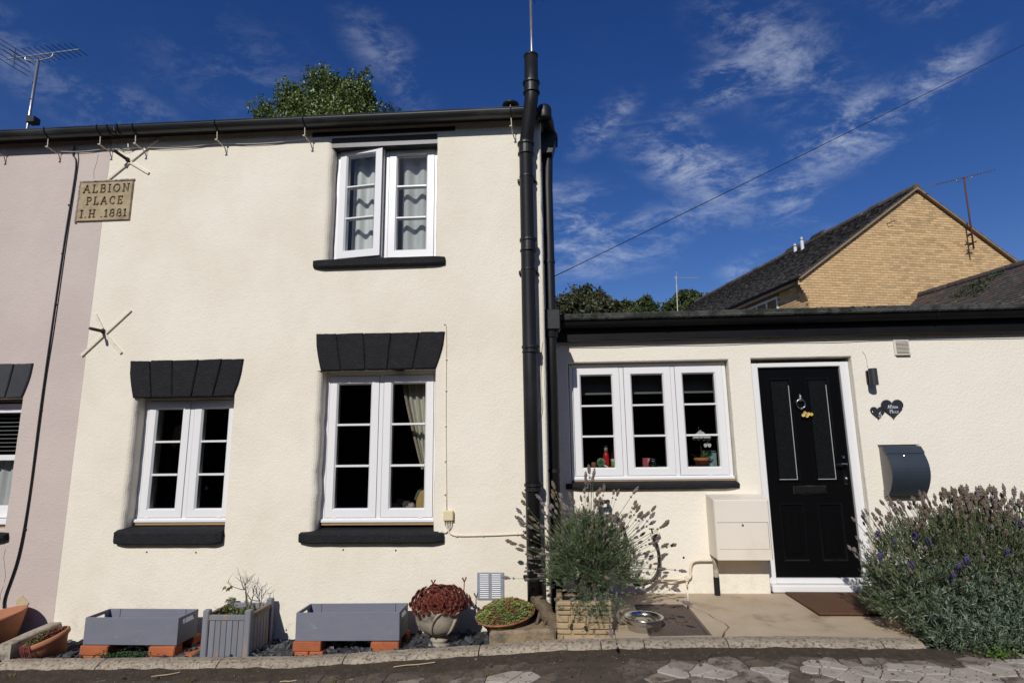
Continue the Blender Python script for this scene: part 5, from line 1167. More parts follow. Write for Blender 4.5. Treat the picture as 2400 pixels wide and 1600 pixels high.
for i in range(2000):
    a = rn.uniform(0, 6.283); t = rn.random(); th = t*R(108); k_ = 1+.22*mn.noise((math.cos(a)*1.7, math.sin(a)*1.7, th*1.3)); p = Vector((math.cos(a)*math.sin(th)*.195*k_, math.sin(a)*math.sin(th)*.175*k_, math.cos(th)*.088*k_-.004*math.sin(th)))
    if p.z < -.05 and rn.random() < .5: continue
    if all((p-q).length > .026 for q, _ in spots): spots.append((p, (Vector((p.x, p.y, p.z*1.6+.02))).normalized()))
for i, (p, nrm_) in enumerate(spots[:190]):
    q = nrm_.to_track_quat('Z', 'X').to_matrix().to_4x4(); W = Matrix.Translation((UC[0]+.004+p.x, UC[1]+p.y, .487+p.z)) @ q @ Matrix.Rotation(rn.uniform(0, 6.3), 4, 'Z') @ Matrix.Scale(rn.uniform(.8, 1.25), 4)
    if len(protos) < 5:
        o = rosette_mesh(len(protos), .024).build('rosette', hm, hl, local=True); o.matrix_basis = WM[hl.name].inverted() @ W; WM[o.name] = W; protos.append(o)
    else: inst(protos[i % 5], hl, W)
mb = MB(); mb.blob((UC[0], UC[1], .478), (.165, .150, .070), 3, (16, 9), .06); mb.build('mound', pmat('houseleek_core', (.05, .012, .010), rough=.9), hl)
for (x, z0_, z1_, y) in ((-.885, .57, .615, -.25), (-.667, .55, .625, -.22)):
    mb = MB(); mb.tube([(x-.004, y, z0_-.03), (x, y, z1_-.015)], .0035, 5); mb.tube([(x, y, z1_-.018), (x-.014, y, z1_+.012)], [.004, .006], 5); mb.tube([(x, y, z1_-.018), (x+.014, y, z1_+.014)], [.004, .006], 5); mb.build('flower_stalk', hm[0], hl)
# terracotta bowl of sedum on a stone block
sb = thing('stone_block', 'rough brown stone block beneath the terracotta bowl', 'stone', (-.245, -.25, .2))
blk = pmat('brown_stone', (.30, .225, .135), (.22, .16, .095), 7, .95, .8, 45, .012, c3=(.11, .095, .07), s3=9., t3=(.5, .66))
mb = MB(); mb.box(-.470, -.020, -.415, -.06, .10, .335, .016); mb.v = [(x+.012*mn.noise((x*9, y*9, z*9)), y+.012*mn.noise((x*8, y*8, z*8+4)), z+(.02*(x+.47)/.45 if z > .2 else 0)) for x, y, z in mb.v]; mb.build('block', blk, sb)
bo = thing('terracotta_bowl', 'shallow terracotta bowl heaped with green and rust sedum', 'plant pot', (-.368, -.22, .33), 'terracotta pots')
BMx = Matrix.Translation((-.366, -.215, .330)) @ Matrix.Rotation(R(-7), 4, 'Y') @ Matrix.Rotation(R(6), 4, 'X')
mb = MB(); mb.M = BMx; mb.lathe([(0, 0), (.10, 0), (.15, .02), (.192, .055), (.208, .062), (.212, .068), (.208, .074), (.196, .072), (.19, .064), (0, .06)], 48); mb.build('bowl', pmat('terracotta_red', (.36, .13, .065), (.28, .095, .05), 9, .8, .2, 60), bo, smooth=True)
mb = MB(); mb.M = BMx @ Matrix.Translation((0, 0, .058)); mb.blob((0, 0, 0), (.19, .19, .082), 3, (18, 9), .04); mb.build('soil', pmat('sedum_base', (.06, .055, .02), rough=.95), bo)
rosettes('sedum', bo, BMx @ Matrix.Translation((0, 0, .062)), .208, 3000, .0125, .085, sedg, 8, lambda x, y, r: 3 if mn.noise((x*11+3, y*11, 2)) > .12 and r.random() < .75 else r.choice([0, 1, 1, 2]))
# driftwood
dw = thing('driftwood', 'gnarled piece of driftwood propped beside the terracotta bowl', 'driftwood', (-.09, -.2, .36))
mb = MB(); P = catmull([(-.165, -.12, .475), (-.13, -.17, .455), (-.08, -.24, .405), (-.03, -.32, .355), (.0, -.37, .33)], 5); mb.tube(P, [.018+.030*math.sin(math.pi*(.12+.75*i/(len(P)-1))) for i in range(len(P))], 14)
mb.v = [(x+.026*mn.noise((x*26, y*26, z*16)), y+.022*mn.noise((x*24, y*26, z*16+7)), z+.022*mn.noise((x*22, y*20, z*16+3))) for x, y, z in mb.v]; dwm = pmat('driftwood_grey', (.22, .16, .10), (.11, .078, .048), 14, .9, 1., 40, .014, stretch=(2, 2, 9)); mb.build('limb', dwm, dw, smooth=True)
mb = MB(); mb.tube(catmull([(-.12, -.15, .44), (-.14, -.25, .38), (-.155, -.30, .355)], 4), .012, 8); mb.tube(catmull([(-.06, -.26, .40), (-.10, -.33, .365), (-.10, -.36, .35)], 4), .010, 8); mb.build('branch_stub', dwm, dw, smooth=True)
# brick-pattern stone planter and lavender
sp = thing('stone_planter', 'square tan stone planter cast with a rough brick pattern', 'planter', (.17, -.2, .27))
spm = pmat('cast_tan_stone', (.40, .30, .175), (.32, .235, .13), 9, .93, .6, 60, .006, rnd=.07, c3=(.16, .12, .075), s3=8., t3=(.54, .70))
sx0, sx1, sy0, sy1, sz0, sz1 = -.002, .345, -.385, -.05, .268, .522
mb = MB(); t_ = .03
for q in ((sx0, sx1, sy0, sy0+t_), (sx0, sx1, sy1-t_, sy1), (sx0, sx0+t_, sy0+t_, sy1-t_), (sx1-t_, sx1, sy0+t_, sy1-t_)): mb.box(q[0], q[1], q[2], q[3], sz0, sz1-.008, .002)
mb.build('shell', spm, sp)
mb = MB(); mb.box(sx0+t_, sx1-t_, sy0+t_, sy1-t_, sz0+.02, sz1-.04); mb.build('soil', soil_m, sp)
rn = random.Random(14)
def stone_face(face):
    z = sz0+.004; h0 = [.046, .032, .040, .048, .030, .028]
    for r, h in enumerate(h0):
        x = sx0-.004; xe = sx1+.004
        while x < xe-.02:
            w = rn.choice([.045, .06, .08, .10, .13]); w = xe-x if xe-x-w < .05 else w; mb = MB(); d = rn.uniform(.009, .017)
            if face == 'front': mb.box(x, x+w-.013, sy0-d, sy0+.004, z, z+h-.006, .005)
            elif face == 'left': mb.box(sx0-d, sx0+.004, sy0+(x-sx0)*.96, sy0+(x-sx0+w-.006)*.96, z, z+h-.006, .005)
            else: mb.box(sx1-.004, sx1+d, sy0+(x-sx0)*.96, sy0+(x-sx0+w-.006)*.96, z, z+h-.006, .005)
            mb.v = [(a+.003*mn.noise((a*25, b*25, c*25)), b+.003*mn.noise((a*25, b*25, c*25+8)), c+.002*mn.noise((a*30, b*25, c*25+4))) for a, b, c in mb.v]
            mb.build('stone_piece', spm, sp); x += w
        z += h
for f in ('front', 'left', 'right'): stone_face(f)
mb = MB(); mb.box(sx0-.010, sx1+.010, sy0-.012, sy0+t_+.004, sz1-.028, sz1, .006); mb.box(sx0-.010, sx0+t_, sy0+t_+.004, sy1+.008, sz1-.028, sz1, .006); mb.box(sx1-t_, sx1+.010, sy0+t_+.004, sy1+.008, sz1-.028, sz1, .006); mb.box(sx0+t_, sx1-t_, sy1-t_, sy1+.008, sz1-.028, sz1, .006); mb.build('rim', spm, sp)

# ================================================================ lavender
stem_g = pmat('lavender_stem', (.10, .125, .05), rough=.7); spike_d = [pmat('spent_flower_mauve', (.23, .18, .185), (.16, .125, .125), 80, .85), pmat('spent_flower_brown', (.20, .145, .10), (.13, .098, .065), 80, .85)]
spike_p = pmat('lavender_purple', (.085, .055, .17), (.06, .04, .12), 80, .8)
def spike_mesh(seed, L, spl, mats_i, r0=.0085):
    """a wiry stem along +z with whorls of buds toward the tip; bends over toward +x"""
    rn = random.Random(seed); mb = MB(); bend = rn.uniform(.05, .16)*L
    P = [Vector((bend*(t**2), 0, L*t)) for t in [i/6 for i in range(7)]]; mb.tube(P, [.0017, .0016, .0015, .0014, .0013, .0012, .001], 4, mat=0)
    def at_(t): return Vector((bend*t*t, 0, L*t))
    n = max(4, int(spl/.0095))
    for k in range(n):
        t = 1-(spl*(1-k/n))/L; c = at_(t); rad = r0*(.75+.5*math.sin(math.pi*(k+.6)/(n+.2)))*(.75 if k == n-1 else 1)
        for q in range(4): a = q*1.57+k*.8; mb.blob(c+Vector((math.cos(a)*rad*.65, math.sin(a)*rad*.65, rn.uniform(-.002, .003))), (rad*.62, rad*.62, rad*.85), seed*31+k*5+q, (5, 3), .2, mats_i)
    if rn.random() < .6:
        t = 1-(spl+.028)/L; c = at_(t)
        for q in range(3): a = q*2.1; mb.blob(c+Vector((math.cos(a)*r0*.5, math.sin(a)*r0*.5, 0)), (r0*.5, r0*.5, r0*.75), q, (5, 3), .2, mats_i)
    return mb
lav_leaf = [pmat('lavender_leaf_grey', (.14, .185, .105), rough=.7, trans=.2), pmat('lavender_leaf_green', (.11, .16, .055), rough=.7, trans=.2), pmat('lavender_leaf_dark', (.065, .095, .042), rough=.7, trans=.2)]
lav_silver = [pmat('lavender_silver', (.235, .30, .215), rough=.7, trans=.2), pmat('lavender_blue_green', (.145, .205, .125), rough=.7, trans=.2), pmat('lavender_deep_green', (.09, .12, .06), rough=.7, trans=.2), pmat('lavender_olive', (.125, .145, .06), rough=.7, trans=.2)]  # leaf tones dealt out at random
lav = thing('lavender', 'lavender in the stone planter with spent flower spikes splaying outward', 'plant', (.22, -.2, .50))
rs = np.random.RandomState(5)
def tufts(n, sampler, leaves, L, spread, seed):
    rs = np.random.RandomState(seed); B_, T_ = [], []
    for i in range(n):
        c, ax = sampler(rs)
        k = rs.randint(leaves-2, leaves+3); t = rs.rand(k, 1); base_ = c+ax*(t*L*1.2); d = ax+rs.normal(size=(k, 3))*spread; d /= np.linalg.norm(d, axis=1, keepdims=True); B_.append(base_); T_.append(base_+d*(L*(.6+.6*rs.rand(k, 1))))
    return np.concatenate(B_), np.concatenate(T_)
def samp1(rs):
    a = rs.uniform(0, 6.283); u_ = rs.rand()**.75; el = rs.uniform(-.45, 1.45); d = np.array([math.cos(a)*math.cos(el), math.sin(a)*math.cos(el), math.sin(el)]); r = np.array([.30, .235, .31])*(.12+.88*u_)*(1+.30*mn.noise((d[0]*2.5, d[1]*2.5, d[2]*2.5)))
    c = np.array([.25, -.19, .70])+d*r; return c, (d*.8+np.array([0, 0, .65]))/np.linalg.norm(d*.8+np.array([0, 0, .65]))
B_, T_ = tufts(1450, samp1, 11, .052, .42, 3)
leaf_mesh('foliage', B_, T_, .0048, lav, lav_leaf, 4)
# a low skirt of foliage spilling over the front right of the planter
def samp2(rs):
    c = np.array([.27, -.36, .50])+rs.normal(size=3)*np.array([.085, .05, .05]); d = np.array([rs.normal()*.6, -.5+rs.normal()*.4, .2+rs.normal()*.5]); return c, d/np.linalg.norm(d)
B_, T_ = tufts(240, samp2, 10, .032, .5, 9); leaf_mesh('foliage', B_, T_, .0042, lav, lav_silver, 5)
def plant_spikes(parent, ps, protos, n, seed, maker, mats, name='flower_stem'):
    rn = random.Random(seed); k = 0
    for i in range(n):
        p, d, s_ = maker(rn, i); q = d.to_track_quat('Z', 'X').to_matrix().to_4x4(); W = Matrix.Translation(p) @ q @ Matrix.Rotation(rn.uniform(0, 6.3), 4, 'Z') @ Matrix.Scale(s_, 4)
        j = rn.randrange(len(protos)) if len(ps) == len(protos) else len(ps)
        if len(ps) < len(protos):
            o = protos[len(ps)].build(name, mats, parent, local=True); o.matrix_basis = WM[parent.name].inverted() @ W; WM[o.name] = W; ps.append(o)
        else: inst(ps[j], parent, W)
protos = [spike_mesh(i, .37+.03*(i % 4), .034+.006*(i % 4), 1+(i % 2), .0078) for i in range(8)]
FX = [(-.62, .0, .68, .63), (-.52, .0, .78, .63), (-.47, .02, .90, .72)]
def mk1(rn, i):
    a = rn.uniform(0, 2*math.pi); el = R(rn.choice([rn.uniform(-12, 20), rn.uniform(15, 50), rn.uniform(40, 82), rn.uniform(30, 75)])); d = Vector((math.cos(a)*math.cos(el)*1.25, math.sin(a)*math.cos(el)*.75-.05, math.sin(el))).normalized(); p = Vector((.24, -.20, .68))+d*rn.uniform(.06, .22); return p, d, (rn.uniform(.38, .75) if i % 2 else rn.uniform(.75, 1.28))
plant_spikes(lav, [], protos, 280, 12, mk1, [stem_g]+spike_d)
mb = MB(); mb.blob((.232, -.20, .58), (.11, .11, .11), 3, (10, 7), .15); mb.build('woody_base', pmat('lavender_wood', (.045, .04, .025), rough=.95), lav)

# the big lavender hedge by the right-hand edge
lb2 = thing('lavender_bush', 'big silvery lavender bush with brown and purple flower spikes beside the door', 'plant', (2.85, -.15, .3))
BC = np.array([2.88, -.17, .50]); BR = np.array([.82, .50, .54])
def bush_pt(a, el, k=1.): 
    f = 1+.10*mn.noise((math.cos(a)*2.2, math.sin(a)*2.2, el*1.5+3))
    ca, sa, se = math.cos(a)*math.cos(el), math.sin(a)*math.cos(el), math.sin(el); f *= (abs(ca)**2.7+abs(sa)**2.7+abs(se)**2.7)**(-1/2.7)*.93
    return BC+np.array([math.cos(a)*math.cos(el)*BR[0], math.sin(a)*math.cos(el)*BR[1], math.sin(el)*BR[2]])*k*f
def samp3(rs):
    a = rs.uniform(-math.pi*1.08, .08*math.pi) if rs.rand() < .8 else rs.uniform(0, 6.283); el = rs.uniform(-.75, 1.5) if rs.rand() < .75 else rs.uniform(-.7, .4); k = .35+.65*rs.rand()**.45; k *= 1-.16*max(0, mn.noise((math.cos(a)*5, math.sin(a)*5, el*5)))
    c = bush_pt(a, el, k); 
    if c[2] < .27: c[2] = .27+rs.rand()*.08
    d = (c-BC)/BR; d = d*.7+np.array([0, 0, .75]); d += rs.normal(size=3)*.25; return c, d/np.linalg.norm(d)
B_, T_ = tufts(7000, samp3, 12, .050, .50, 17)
rs = np.random.RandomState(3); keep = (B_[:, 0] > 1.93+np.maximum(0, .62-B_[:, 2])*1.15+.03*np.sin(B_[:, 2]*40)); B_, T_ = B_[keep], T_[keep]
lo = (np.hypot((B_[:, 0]-2.62)/.42, (B_[:, 2]-.44)/.30)+.35*(B_[:, 1]+.5)+.28*rs.normal(size=len(B_)) < 1.0) | (rs.rand(len(B_)) < .16)
leaf_mesh('silver_foliage', B_[lo], T_[lo], .0068, lb2, lav_silver[:2]+lav_silver[:1]+lav_silver[2:3], 6); leaf_mesh('foliage', B_[~lo], T_[~lo], .0058, lb2, [pmat('lavender_top_green', (.105, .145, .042), rough=.7, trans=.2), lav_silver[3], lav_silver[2], pmat('lavender_top_grey', (.14, .155, .10), rough=.7, trans=.2)], 7)
mb = MB(); mb.blob(tuple(BC-np.array([-.10, -.04, .08])), tuple(BR*.54), 5, (16, 10), .08); mb.build('woody_base', MATS['lavender_wood'], lb2)
protos = [spike_mesh(40+i, .19+.015*(i % 4), .024+.005*(i % 4), 2-(i % 3 == 0), .0056) for i in range(6)]
def mk2(rn, i):
    a = rn.uniform(-math.pi*1.1, math.pi*.1); el = R(rn.uniform(38, 88)) if rn.random() < .85 else R(rn.uniform(8, 45)); c = bush_pt(a, el, .97); d = Vector(((c-BC)/BR)).normalized()*.75+Vector((-.12, -.05, .9)); d += Vector((rn.gauss(0, .16), rn.gauss(0, .16), 0)); return Vector(c)-d.normalized()*.05, d.normalized(), rn.uniform(.8, 1.5)
plant_spikes(lb2, [], protos, 270, 31, mk2, [stem_g]+spike_d)
mb = MB(); rn = random.Random(77); sv = []
for i in range(260):
    p, d, s_ = mk2(rn, i); q = d.to_track_quat('Z', 'X').to_matrix().to_4x4(); M0 = Matrix.Translation(p) @ q @ Matrix.Rotation(rn.uniform(0, 6.3), 4, 'Z') @ Matrix.Scale(s_, 4); src = protos[i % 6]
    o = len(mb.v); mb.v += [tuple(M0 @ Vector(v)) for v in src.v]; mb.f += [tuple(k+o for k in f) for f in src.f]; mb.m += src.m
mb.build('flower_stems', [stem_g]+spike_d, lb2, kind='stuff')
protop = [spike_mesh(60+i, .13, .045, 1, .0105) for i in range(3)]
def mk3(rn, i):
    a = rn.uniform(-math.pi*1.0, math.pi*.0); el = R(rn.uniform(5, 85)); c = bush_pt(a, el, 1.0); d = Vector(((c-BC)/BR)).normalized()*.6+Vector((rn.gauss(0, .2), -.2, .8)); return Vector(c)-d.normalized()*.05, d.normalized(), rn.uniform(.8, 1.15)
plant_spikes(lb2, [], protop, 30, 5, mk3, [stem_g, spike_p], 'purple_flower_stem')
# rear and far part of the same planting runs out of the picture
lbed = MB(); gx = [2.2+.2*i for i in range(20)]; lbed.add([(x, y, kz(min(x, 3.5))-.02+.01*mn.noise((x*5, y*5, 0))) for x in gx for y in (-.52, -.2, .2, .66)], [(i*4+j, (i+1)*4+j, (i+1)*4+j+1, i*4+j+1) for i in range(19) for j in range(3)]); lbed.build('planting_bed', bed_m, kind='structure')
es = thing('edging_stone', 'rough tan stone at the foot of the big lavender bush', 'stone', (2.27, -.2, .3))
mb = MB(); mb.blob((2.285, -.22, .345), (.085, .13, .085), 6, (10, 7), .16); mb.build('rock', blk, es)
wd = thing('weed', 'bright green weed sprouting under the big lavender bush', 'weed', (2.62, -.66, .27))
rn = random.Random(5); B_, T_ = [], []
for i in range(160): p = Vector((2.60+rn.gauss(0, .05), -.64+rn.gauss(0, .025), rz(2.6)+.015+abs(rn.gauss(0, .018)))); B_.append(p); T_.append(p+Vector((rn.gauss(0, 1), rn.gauss(-.3, 1), rn.gauss(.6, .5))).normalized()*.02)
leaf_mesh('foliage', B_, T_, .014, wd, [pmat('weed_green', (.12, .21, .03), rough=.6, trans=.3), pmat('weed_green_mid', (.08, .15, .025), rough=.6, trans=.3)], 2)
wd = thing('weed', 'low green creeping weed under the left grey planter', 'weed', (-3.03, -.40, .15))
B_, T_ = [], []
for i in range(420): p = Vector((-3.03+rn.gauss(0, .085), -.395+rn.gauss(0, .022), bedz(-3)+.02+abs(rn.gauss(0, .016)))); B_.append(p); T_.append(p+Vector((rn.gauss(0, 1), rn.gauss(-.4, 1), rn.gauss(.7, .5))).normalized()*.014)
leaf_mesh('foliage', B_, T_, .011, wd, [pmat('creeper_green', (.055, .12, .03), rough=.55, trans=.3), pmat('creeper_dark', (.035, .075, .022), rough=.55, trans=.3)], 2)
def tuft(x, y, label, n, h, seed, m=None):
    t = thing('grass_tuft', label, 'grass', (x, y, rz(x)), 'grass tufts in the lane'); rn = random.Random(seed); B_, T_ = [], []
    for i in range(n): p = Vector((x+rn.gauss(0, .012), y+rn.gauss(0, .008), road_h(x, y)+.003)); B_.append(p); T_.append(p+Vector((rn.gauss(0, .5), rn.gauss(-.1, .4), rn.uniform(.5, 1))).normalized()*h*rn.uniform(.5, 1.1))
    leaf_mesh('blades', B_, T_, .0035, t, m or [pmat('grass_olive', (.16, .15, .045), rough=.7, trans=.3), pmat('grass_straw', (.25, .21, .09), rough=.7, trans=.3)], seed)
tuft(-2.33, -.74, 'olive grass tuft in the lane below the slatted tub', 34, .05, 1); tuft(-1.38, -.82, 'olive grass tuft in the lane below the right grey planter', 34, .05, 2); tuft(-.42, -.83, 'pale grass tuft in the lane below the stone block', 22, .035, 3); tuft(1.20, -.70, 'green grass tuft in the lane in front of the porch slab', 24, .035, 4, [MATS['weed_green_mid'], MATS['grass_olive']]); tuft(-3.62, -.66, 'grass tuft at the left end of the kerb', 34, .045, 5); tuft(-2.02, -.80, 'small grass tuft in the lane below the gap right of the tub', 18, .03, 6)
for i, (x, y, L, a, lb_) in enumerate(((-1.05, -.66, .26, 8, 'pale dry twig lying in the lane by the urn'), (-2.62, -.70, .16, 25, 'short dry twig in the lane below the spare brick'), (-1.72, -.80, .10, 3, 'tiny twig in the lane under the right grey planter'))):
    mb = MB(); c, s_ = math.cos(R(a)), math.sin(R(a)); P = catmull([(x+L*t*c, y+L*t*s_+.008*math.sin(t*9), road_h(x+L*t, y)+.026) for t in (0, .3, .6, 1)], 3); mb.tube(P, .0032, 5); tag(mb.build('twig', pmat('dry_twig', (.46, .36, .20), rough=.9), at=(x, y, rz(x))), lb_, 'twig', 'twigs in the lane')

# ================================================================ porch slab things
bowl = thing('dog_bowl', 'round stainless steel dog bowl of water standing on the slab', 'bowl', (.585, -.235, .31))
steel = pmat('stainless_steel', (.62, .61, .59), (.52, .51, .49), 20, .24, metal=1.)
mb = MB(); mb.lathe([(.105, .0), (.112, .004), (.118, .05), (.118, .068), (.128, .078), (.134, .079), (.136, .084), (.130, .088), (.118, .084), (.108, .06), (.095, .02), (0, .014)], 56, (.585, -.235, .305)); mb.build('shell', steel, bowl, smooth=True)
mb = MB(); mb.lathe([(.112, .066), (.05, .0662), (0, .0665)], 40, (.585, -.235, .305), closed=False); mb.build('water', pmat('bowl_water', (.10, .08, .035), rough=.02, spec=.6), bowl, smooth=True)
mh = thing('manhole_cover', 'square rusty iron manhole cover with diamond tread in the slab', 'manhole cover', (.79, -.04, .31))
mhm = pmat('rusty_iron', (.10, .072, .055), (.065, .048, .04), 10, .7, .4, 80, .003, c3=(.15, .085, .045), s3=5., t3=(.5, .7))
MS = lambda y: slz(.8, y)
mb = MB(); mb.add([(.605, -.385, MS(-.385)-.004), (.972, -.385, MS(-.385)-.004), (.972, .300, MS(.3)-.004), (.605, .300, MS(.3)-.004)], [(0, 1, 2, 3)]); mb.build('plate', mhm, mh)
for q in ((.588, .600, -.402, .325), (.976, .988, -.402, .325), (.600, .976, -.402, -.389), (.600, .976, .304, .325)): mb = MB(); mb.box(*q, .27, MS(q[2])+.001, .002); mb.build('frame_bar', mhm, mh)
mb = MB(); n_ = 0
for i in range(13):
    for j in range(21):
        x = .62+i*.028+(j % 2)*.014; y = -.37+j*.0325
        if x > .962 or ((x-.872)**2+(y+.07)**2 < .05**2): continue
        z = MS(y)-.004; mb.add([(x-.0125, y, z), (x, y-.014, z), (x+.0125, y, z), (x, y+.014, z), (x, y, z+.0055)], [(0, 1, 4), (1, 2, 4), (2, 3, 4), (3, 0, 4)])
mb.build('tread', mhm, mh, kind='stuff')
mb = MB(); mb.lathe([(.028, 0), (.044, 0), (.044, .004), (.036, .007), (.028, .004)], 24, (.872, -.07, MS(-.07)-.003)); mb.lathe([(0, .001), (.028, .001)], 20, (.872, -.07, MS(-.07)-.003), closed=False); mb.build('key_ring', mhm, mh, smooth=False)
hose = thing('garden_hose', 'black garden hose coiled on a wall hook behind the planted lavender', 'hose', (.6, YE-.08, .5))
hsm = pmat('hose_black', (.015, .015, .016), rough=.45)
P = [(.46+.115*math.cos(a), YE-.06-.006*k, .80+.17*math.sin(a)) for k in range(3) for a in [R(90-i*20+4*k) for i in range(18)]]
mb = MB(); mb.tube(catmull(P, 2), .013, 8); mb.build('coil', hsm, hose, smooth=True)
mb = MB(); mb.tube(catmull([(.80, YE-.10, .80), (.835, YE-.09, .72), (.845, YE-.08, .62), (.83, YE-.08, .52), (.77, YE-.09, .45), (.68, YE-.10, .42), (.58, YE-.10, .43)], 5), .013, 8); mb.build('tail', hsm, hose, smooth=True)
mb = MB(); mb.tube(catmull([(.37, YE-.03, 1.08), (.37, YE-.11, 1.09), (.365, YE-.13, 1.03), (.38, YE-.12, .96), (.42, YE-.10, .92)], 4), .012, 8); mb.tube(catmull([(.44, YE-.03, 1.08), (.44, YE-.11, 1.09), (.435, YE-.13, 1.03)], 4), .012, 8); mb.box(.355, .455, YE-.12, YE-.09, 1.07, 1.10, .004); mb.build('hanger', hsm, hose, smooth=True)
tapt = thing('garden_tap', 'cream painted garden tap on the wall right of the lavender', 'tap', (.82, YE-.05, .82))
mb = MB(); mb.tube([(.86, YE, .815), (.86, YE-.05, .815), (.80, YE-.085, .81)], .014, 10); mb.tube([(.80, YE-.085, .82), (.80, YE-.088, .775)], .013, 10); mb.build('spout', creampaint, tapt, smooth=True)
mb = MB(); mb.tube([(.80, YE-.085, .82), (.795, YE-.085, .86)], .008, 8); mb.box(.772, .818, YE-.092, YE-.078, .855, .866, .003); mb.build('handle', chrome, tapt)

# ================================================================ things seen through the windows
sheer = pmat('sheer_white', (.82, .83, .82), (.76, .77, .76), 30, .9, trans=.2)
def curtain(name, label, x0, x1, z0, z1, y, waves, amp, mat, cat='curtain', lean=None, parent=None, n=60, ph=0.):
    t = thing(name, label, cat, ((x0+x1)/2, y, z0)); mb = MB(); m = 12
    vs = []
    for i in range(n+1):
        u_ = i/n
        for j in range(m+1):
            v = j/m; xa, xb = (x0, x1) if not lean else (lean(v)); x = xa+(xb-xa)*u_; vs.append((x, y+amp*math.sin(2*math.pi*waves*u_+ph+.4*math.sin(3*u_+v))*(.75+.25*v), z0+(z1-z0)*v))
    mb.add(vs, [(i*(m+1)+j, (i+1)*(m+1)+j, (i+1)*(m+1)+j+1, i*(m+1)+j+1) for i in range(n) for j in range(m)])
    mb.build('cloth', mat, t, smooth=True); return t
curtain('net_curtain', 'wavy sheer white curtain behind the ajar upstairs casement', -1.715, -1.45, 3.05, 4.22, .225, 2.3, .024, sheer, ph=.6)
curtain('net_curtain', 'wavy sheer white curtain behind the closed upstairs casement', -1.262, -.97, 3.05, 4.22, .225, 2.2, .022, sheer, ph=2.)
cf = pmat('curtain_cream', (.62, .59, .49), (.52, .49, .39), 14, .9); 
curtain('tied_curtain', 'cream curtain with a patterned edge tied back in the right casement', -1.24, -.98, 1.38, 2.20, .28, 4.0, .018, cf, lean=lambda v: (-1.245+.195*(1-v)**1.2, -.98), n=70)
mb = MB(); P = [(-1.245+.195*(1-v)**1.2, .262, 1.38+.82*v) for v in [i/12 for i in range(13)]]; mb.tube(P, .012, 6); o_ = mb.build('curtain_edging', pmat('curtain_trim', (.30, .17, .13), (.45, .38, .30), 60, .9), bpy.data.objects['tied_curtain'])
curtain('dark_curtain', 'dim grey-brown curtain inside the smaller ground-floor window', -3.48, -3.36, 1.0, 2.0, .50, 3, .02, pmat('curtain_dim', (.05, .045, .042), rough=.95))
cl = thing('hanging_cloth', 'tan patterned cloth hanging behind the smaller ground-floor window', 'cloth', (-3.28, .42, 1.6))
mb = MB(); mb.prism([(-3.325, 1.60), (-3.29, 1.575), (-3.245, 1.66), (-3.245, 1.78), (-3.305, 1.77)], .40, .43, .006); mb.build('cloth', pmat('tan_cloth', (.32, .19, .08), (.22, .12, .05), 40, .9), cl)
pk = thing('cushion_pile', 'pink and white patterned cushions on the sill behind the glass', 'cushion', (-1.13, .42, 1.0))
pkm = [pmat('cushion_pink', (.35, .13, .18), (.28, .10, .14), 20, .9), pmat('cushion_white', (.60, .52, .53), (.30, .12, .16), 25, .9), pmat('cushion_dark', (.05, .05, .035), rough=.9)]
for k, (x, z, r) in enumerate(((-1.225, 1.075, .045), (-1.175, 1.10, .05), (-1.12, 1.085, .05), (-1.20, 1.055, .05), (-1.09, 1.075, .045), (-1.15, 1.045, .05))): mb = MB(); mb.blob((x-.085, .36+.02*(k % 2), z-.005), (r, .04, r*.8), k, (9, 6), .2); mb.build('cushion', pkm[(1, 0, 2, 0, 1, 0)[k]], pk, smooth=True)
ch = thing('chair_back', 'top of a pale wooden chair back behind the living-room glass', 'chair', (-1.0, .45, 1.0))
mb = MB(); mb.prism([(-1.145, .95), (-1.0, .95), (-1.0, 1.225), (-1.05, 1.215), (-1.10, 1.19), (-1.13, 1.12)], .40, .43, .006); mb.build('back_panel', pmat('pale_beech', (.55, .36, .14), (.46, .29, .10), 14, .5, stretch=(6, 1, 1)), ch)
mb = MB(); mb.tube(catmull([(-1.14, .415, 1.12), (-1.11, .415, 1.19), (-1.06, .415, 1.225), (-1.0, .415, 1.24)], 4), .014, 8); mb.build('top_rail', pmat('grey_wood', (.12, .11, .10), rough=.7), ch, smooth=True)
bl = thing('venetian_blind', 'venetian blind with thin pale slats in the neighbour sash window', 'blind', (-4.8, .22, 1.5))
for k in range(12): mb = MB(); mb.box(-5.2, -4.40, .215, .240, 1.535+k*.0345, 1.5375+k*.0345); mb.build('slat', white, bl)
curtain('net_curtain', 'white net curtain behind the lower sash of the neighbour window', -5.2, -4.40, 1.02, 1.52, .24, 9, .014, sheer, n=120)
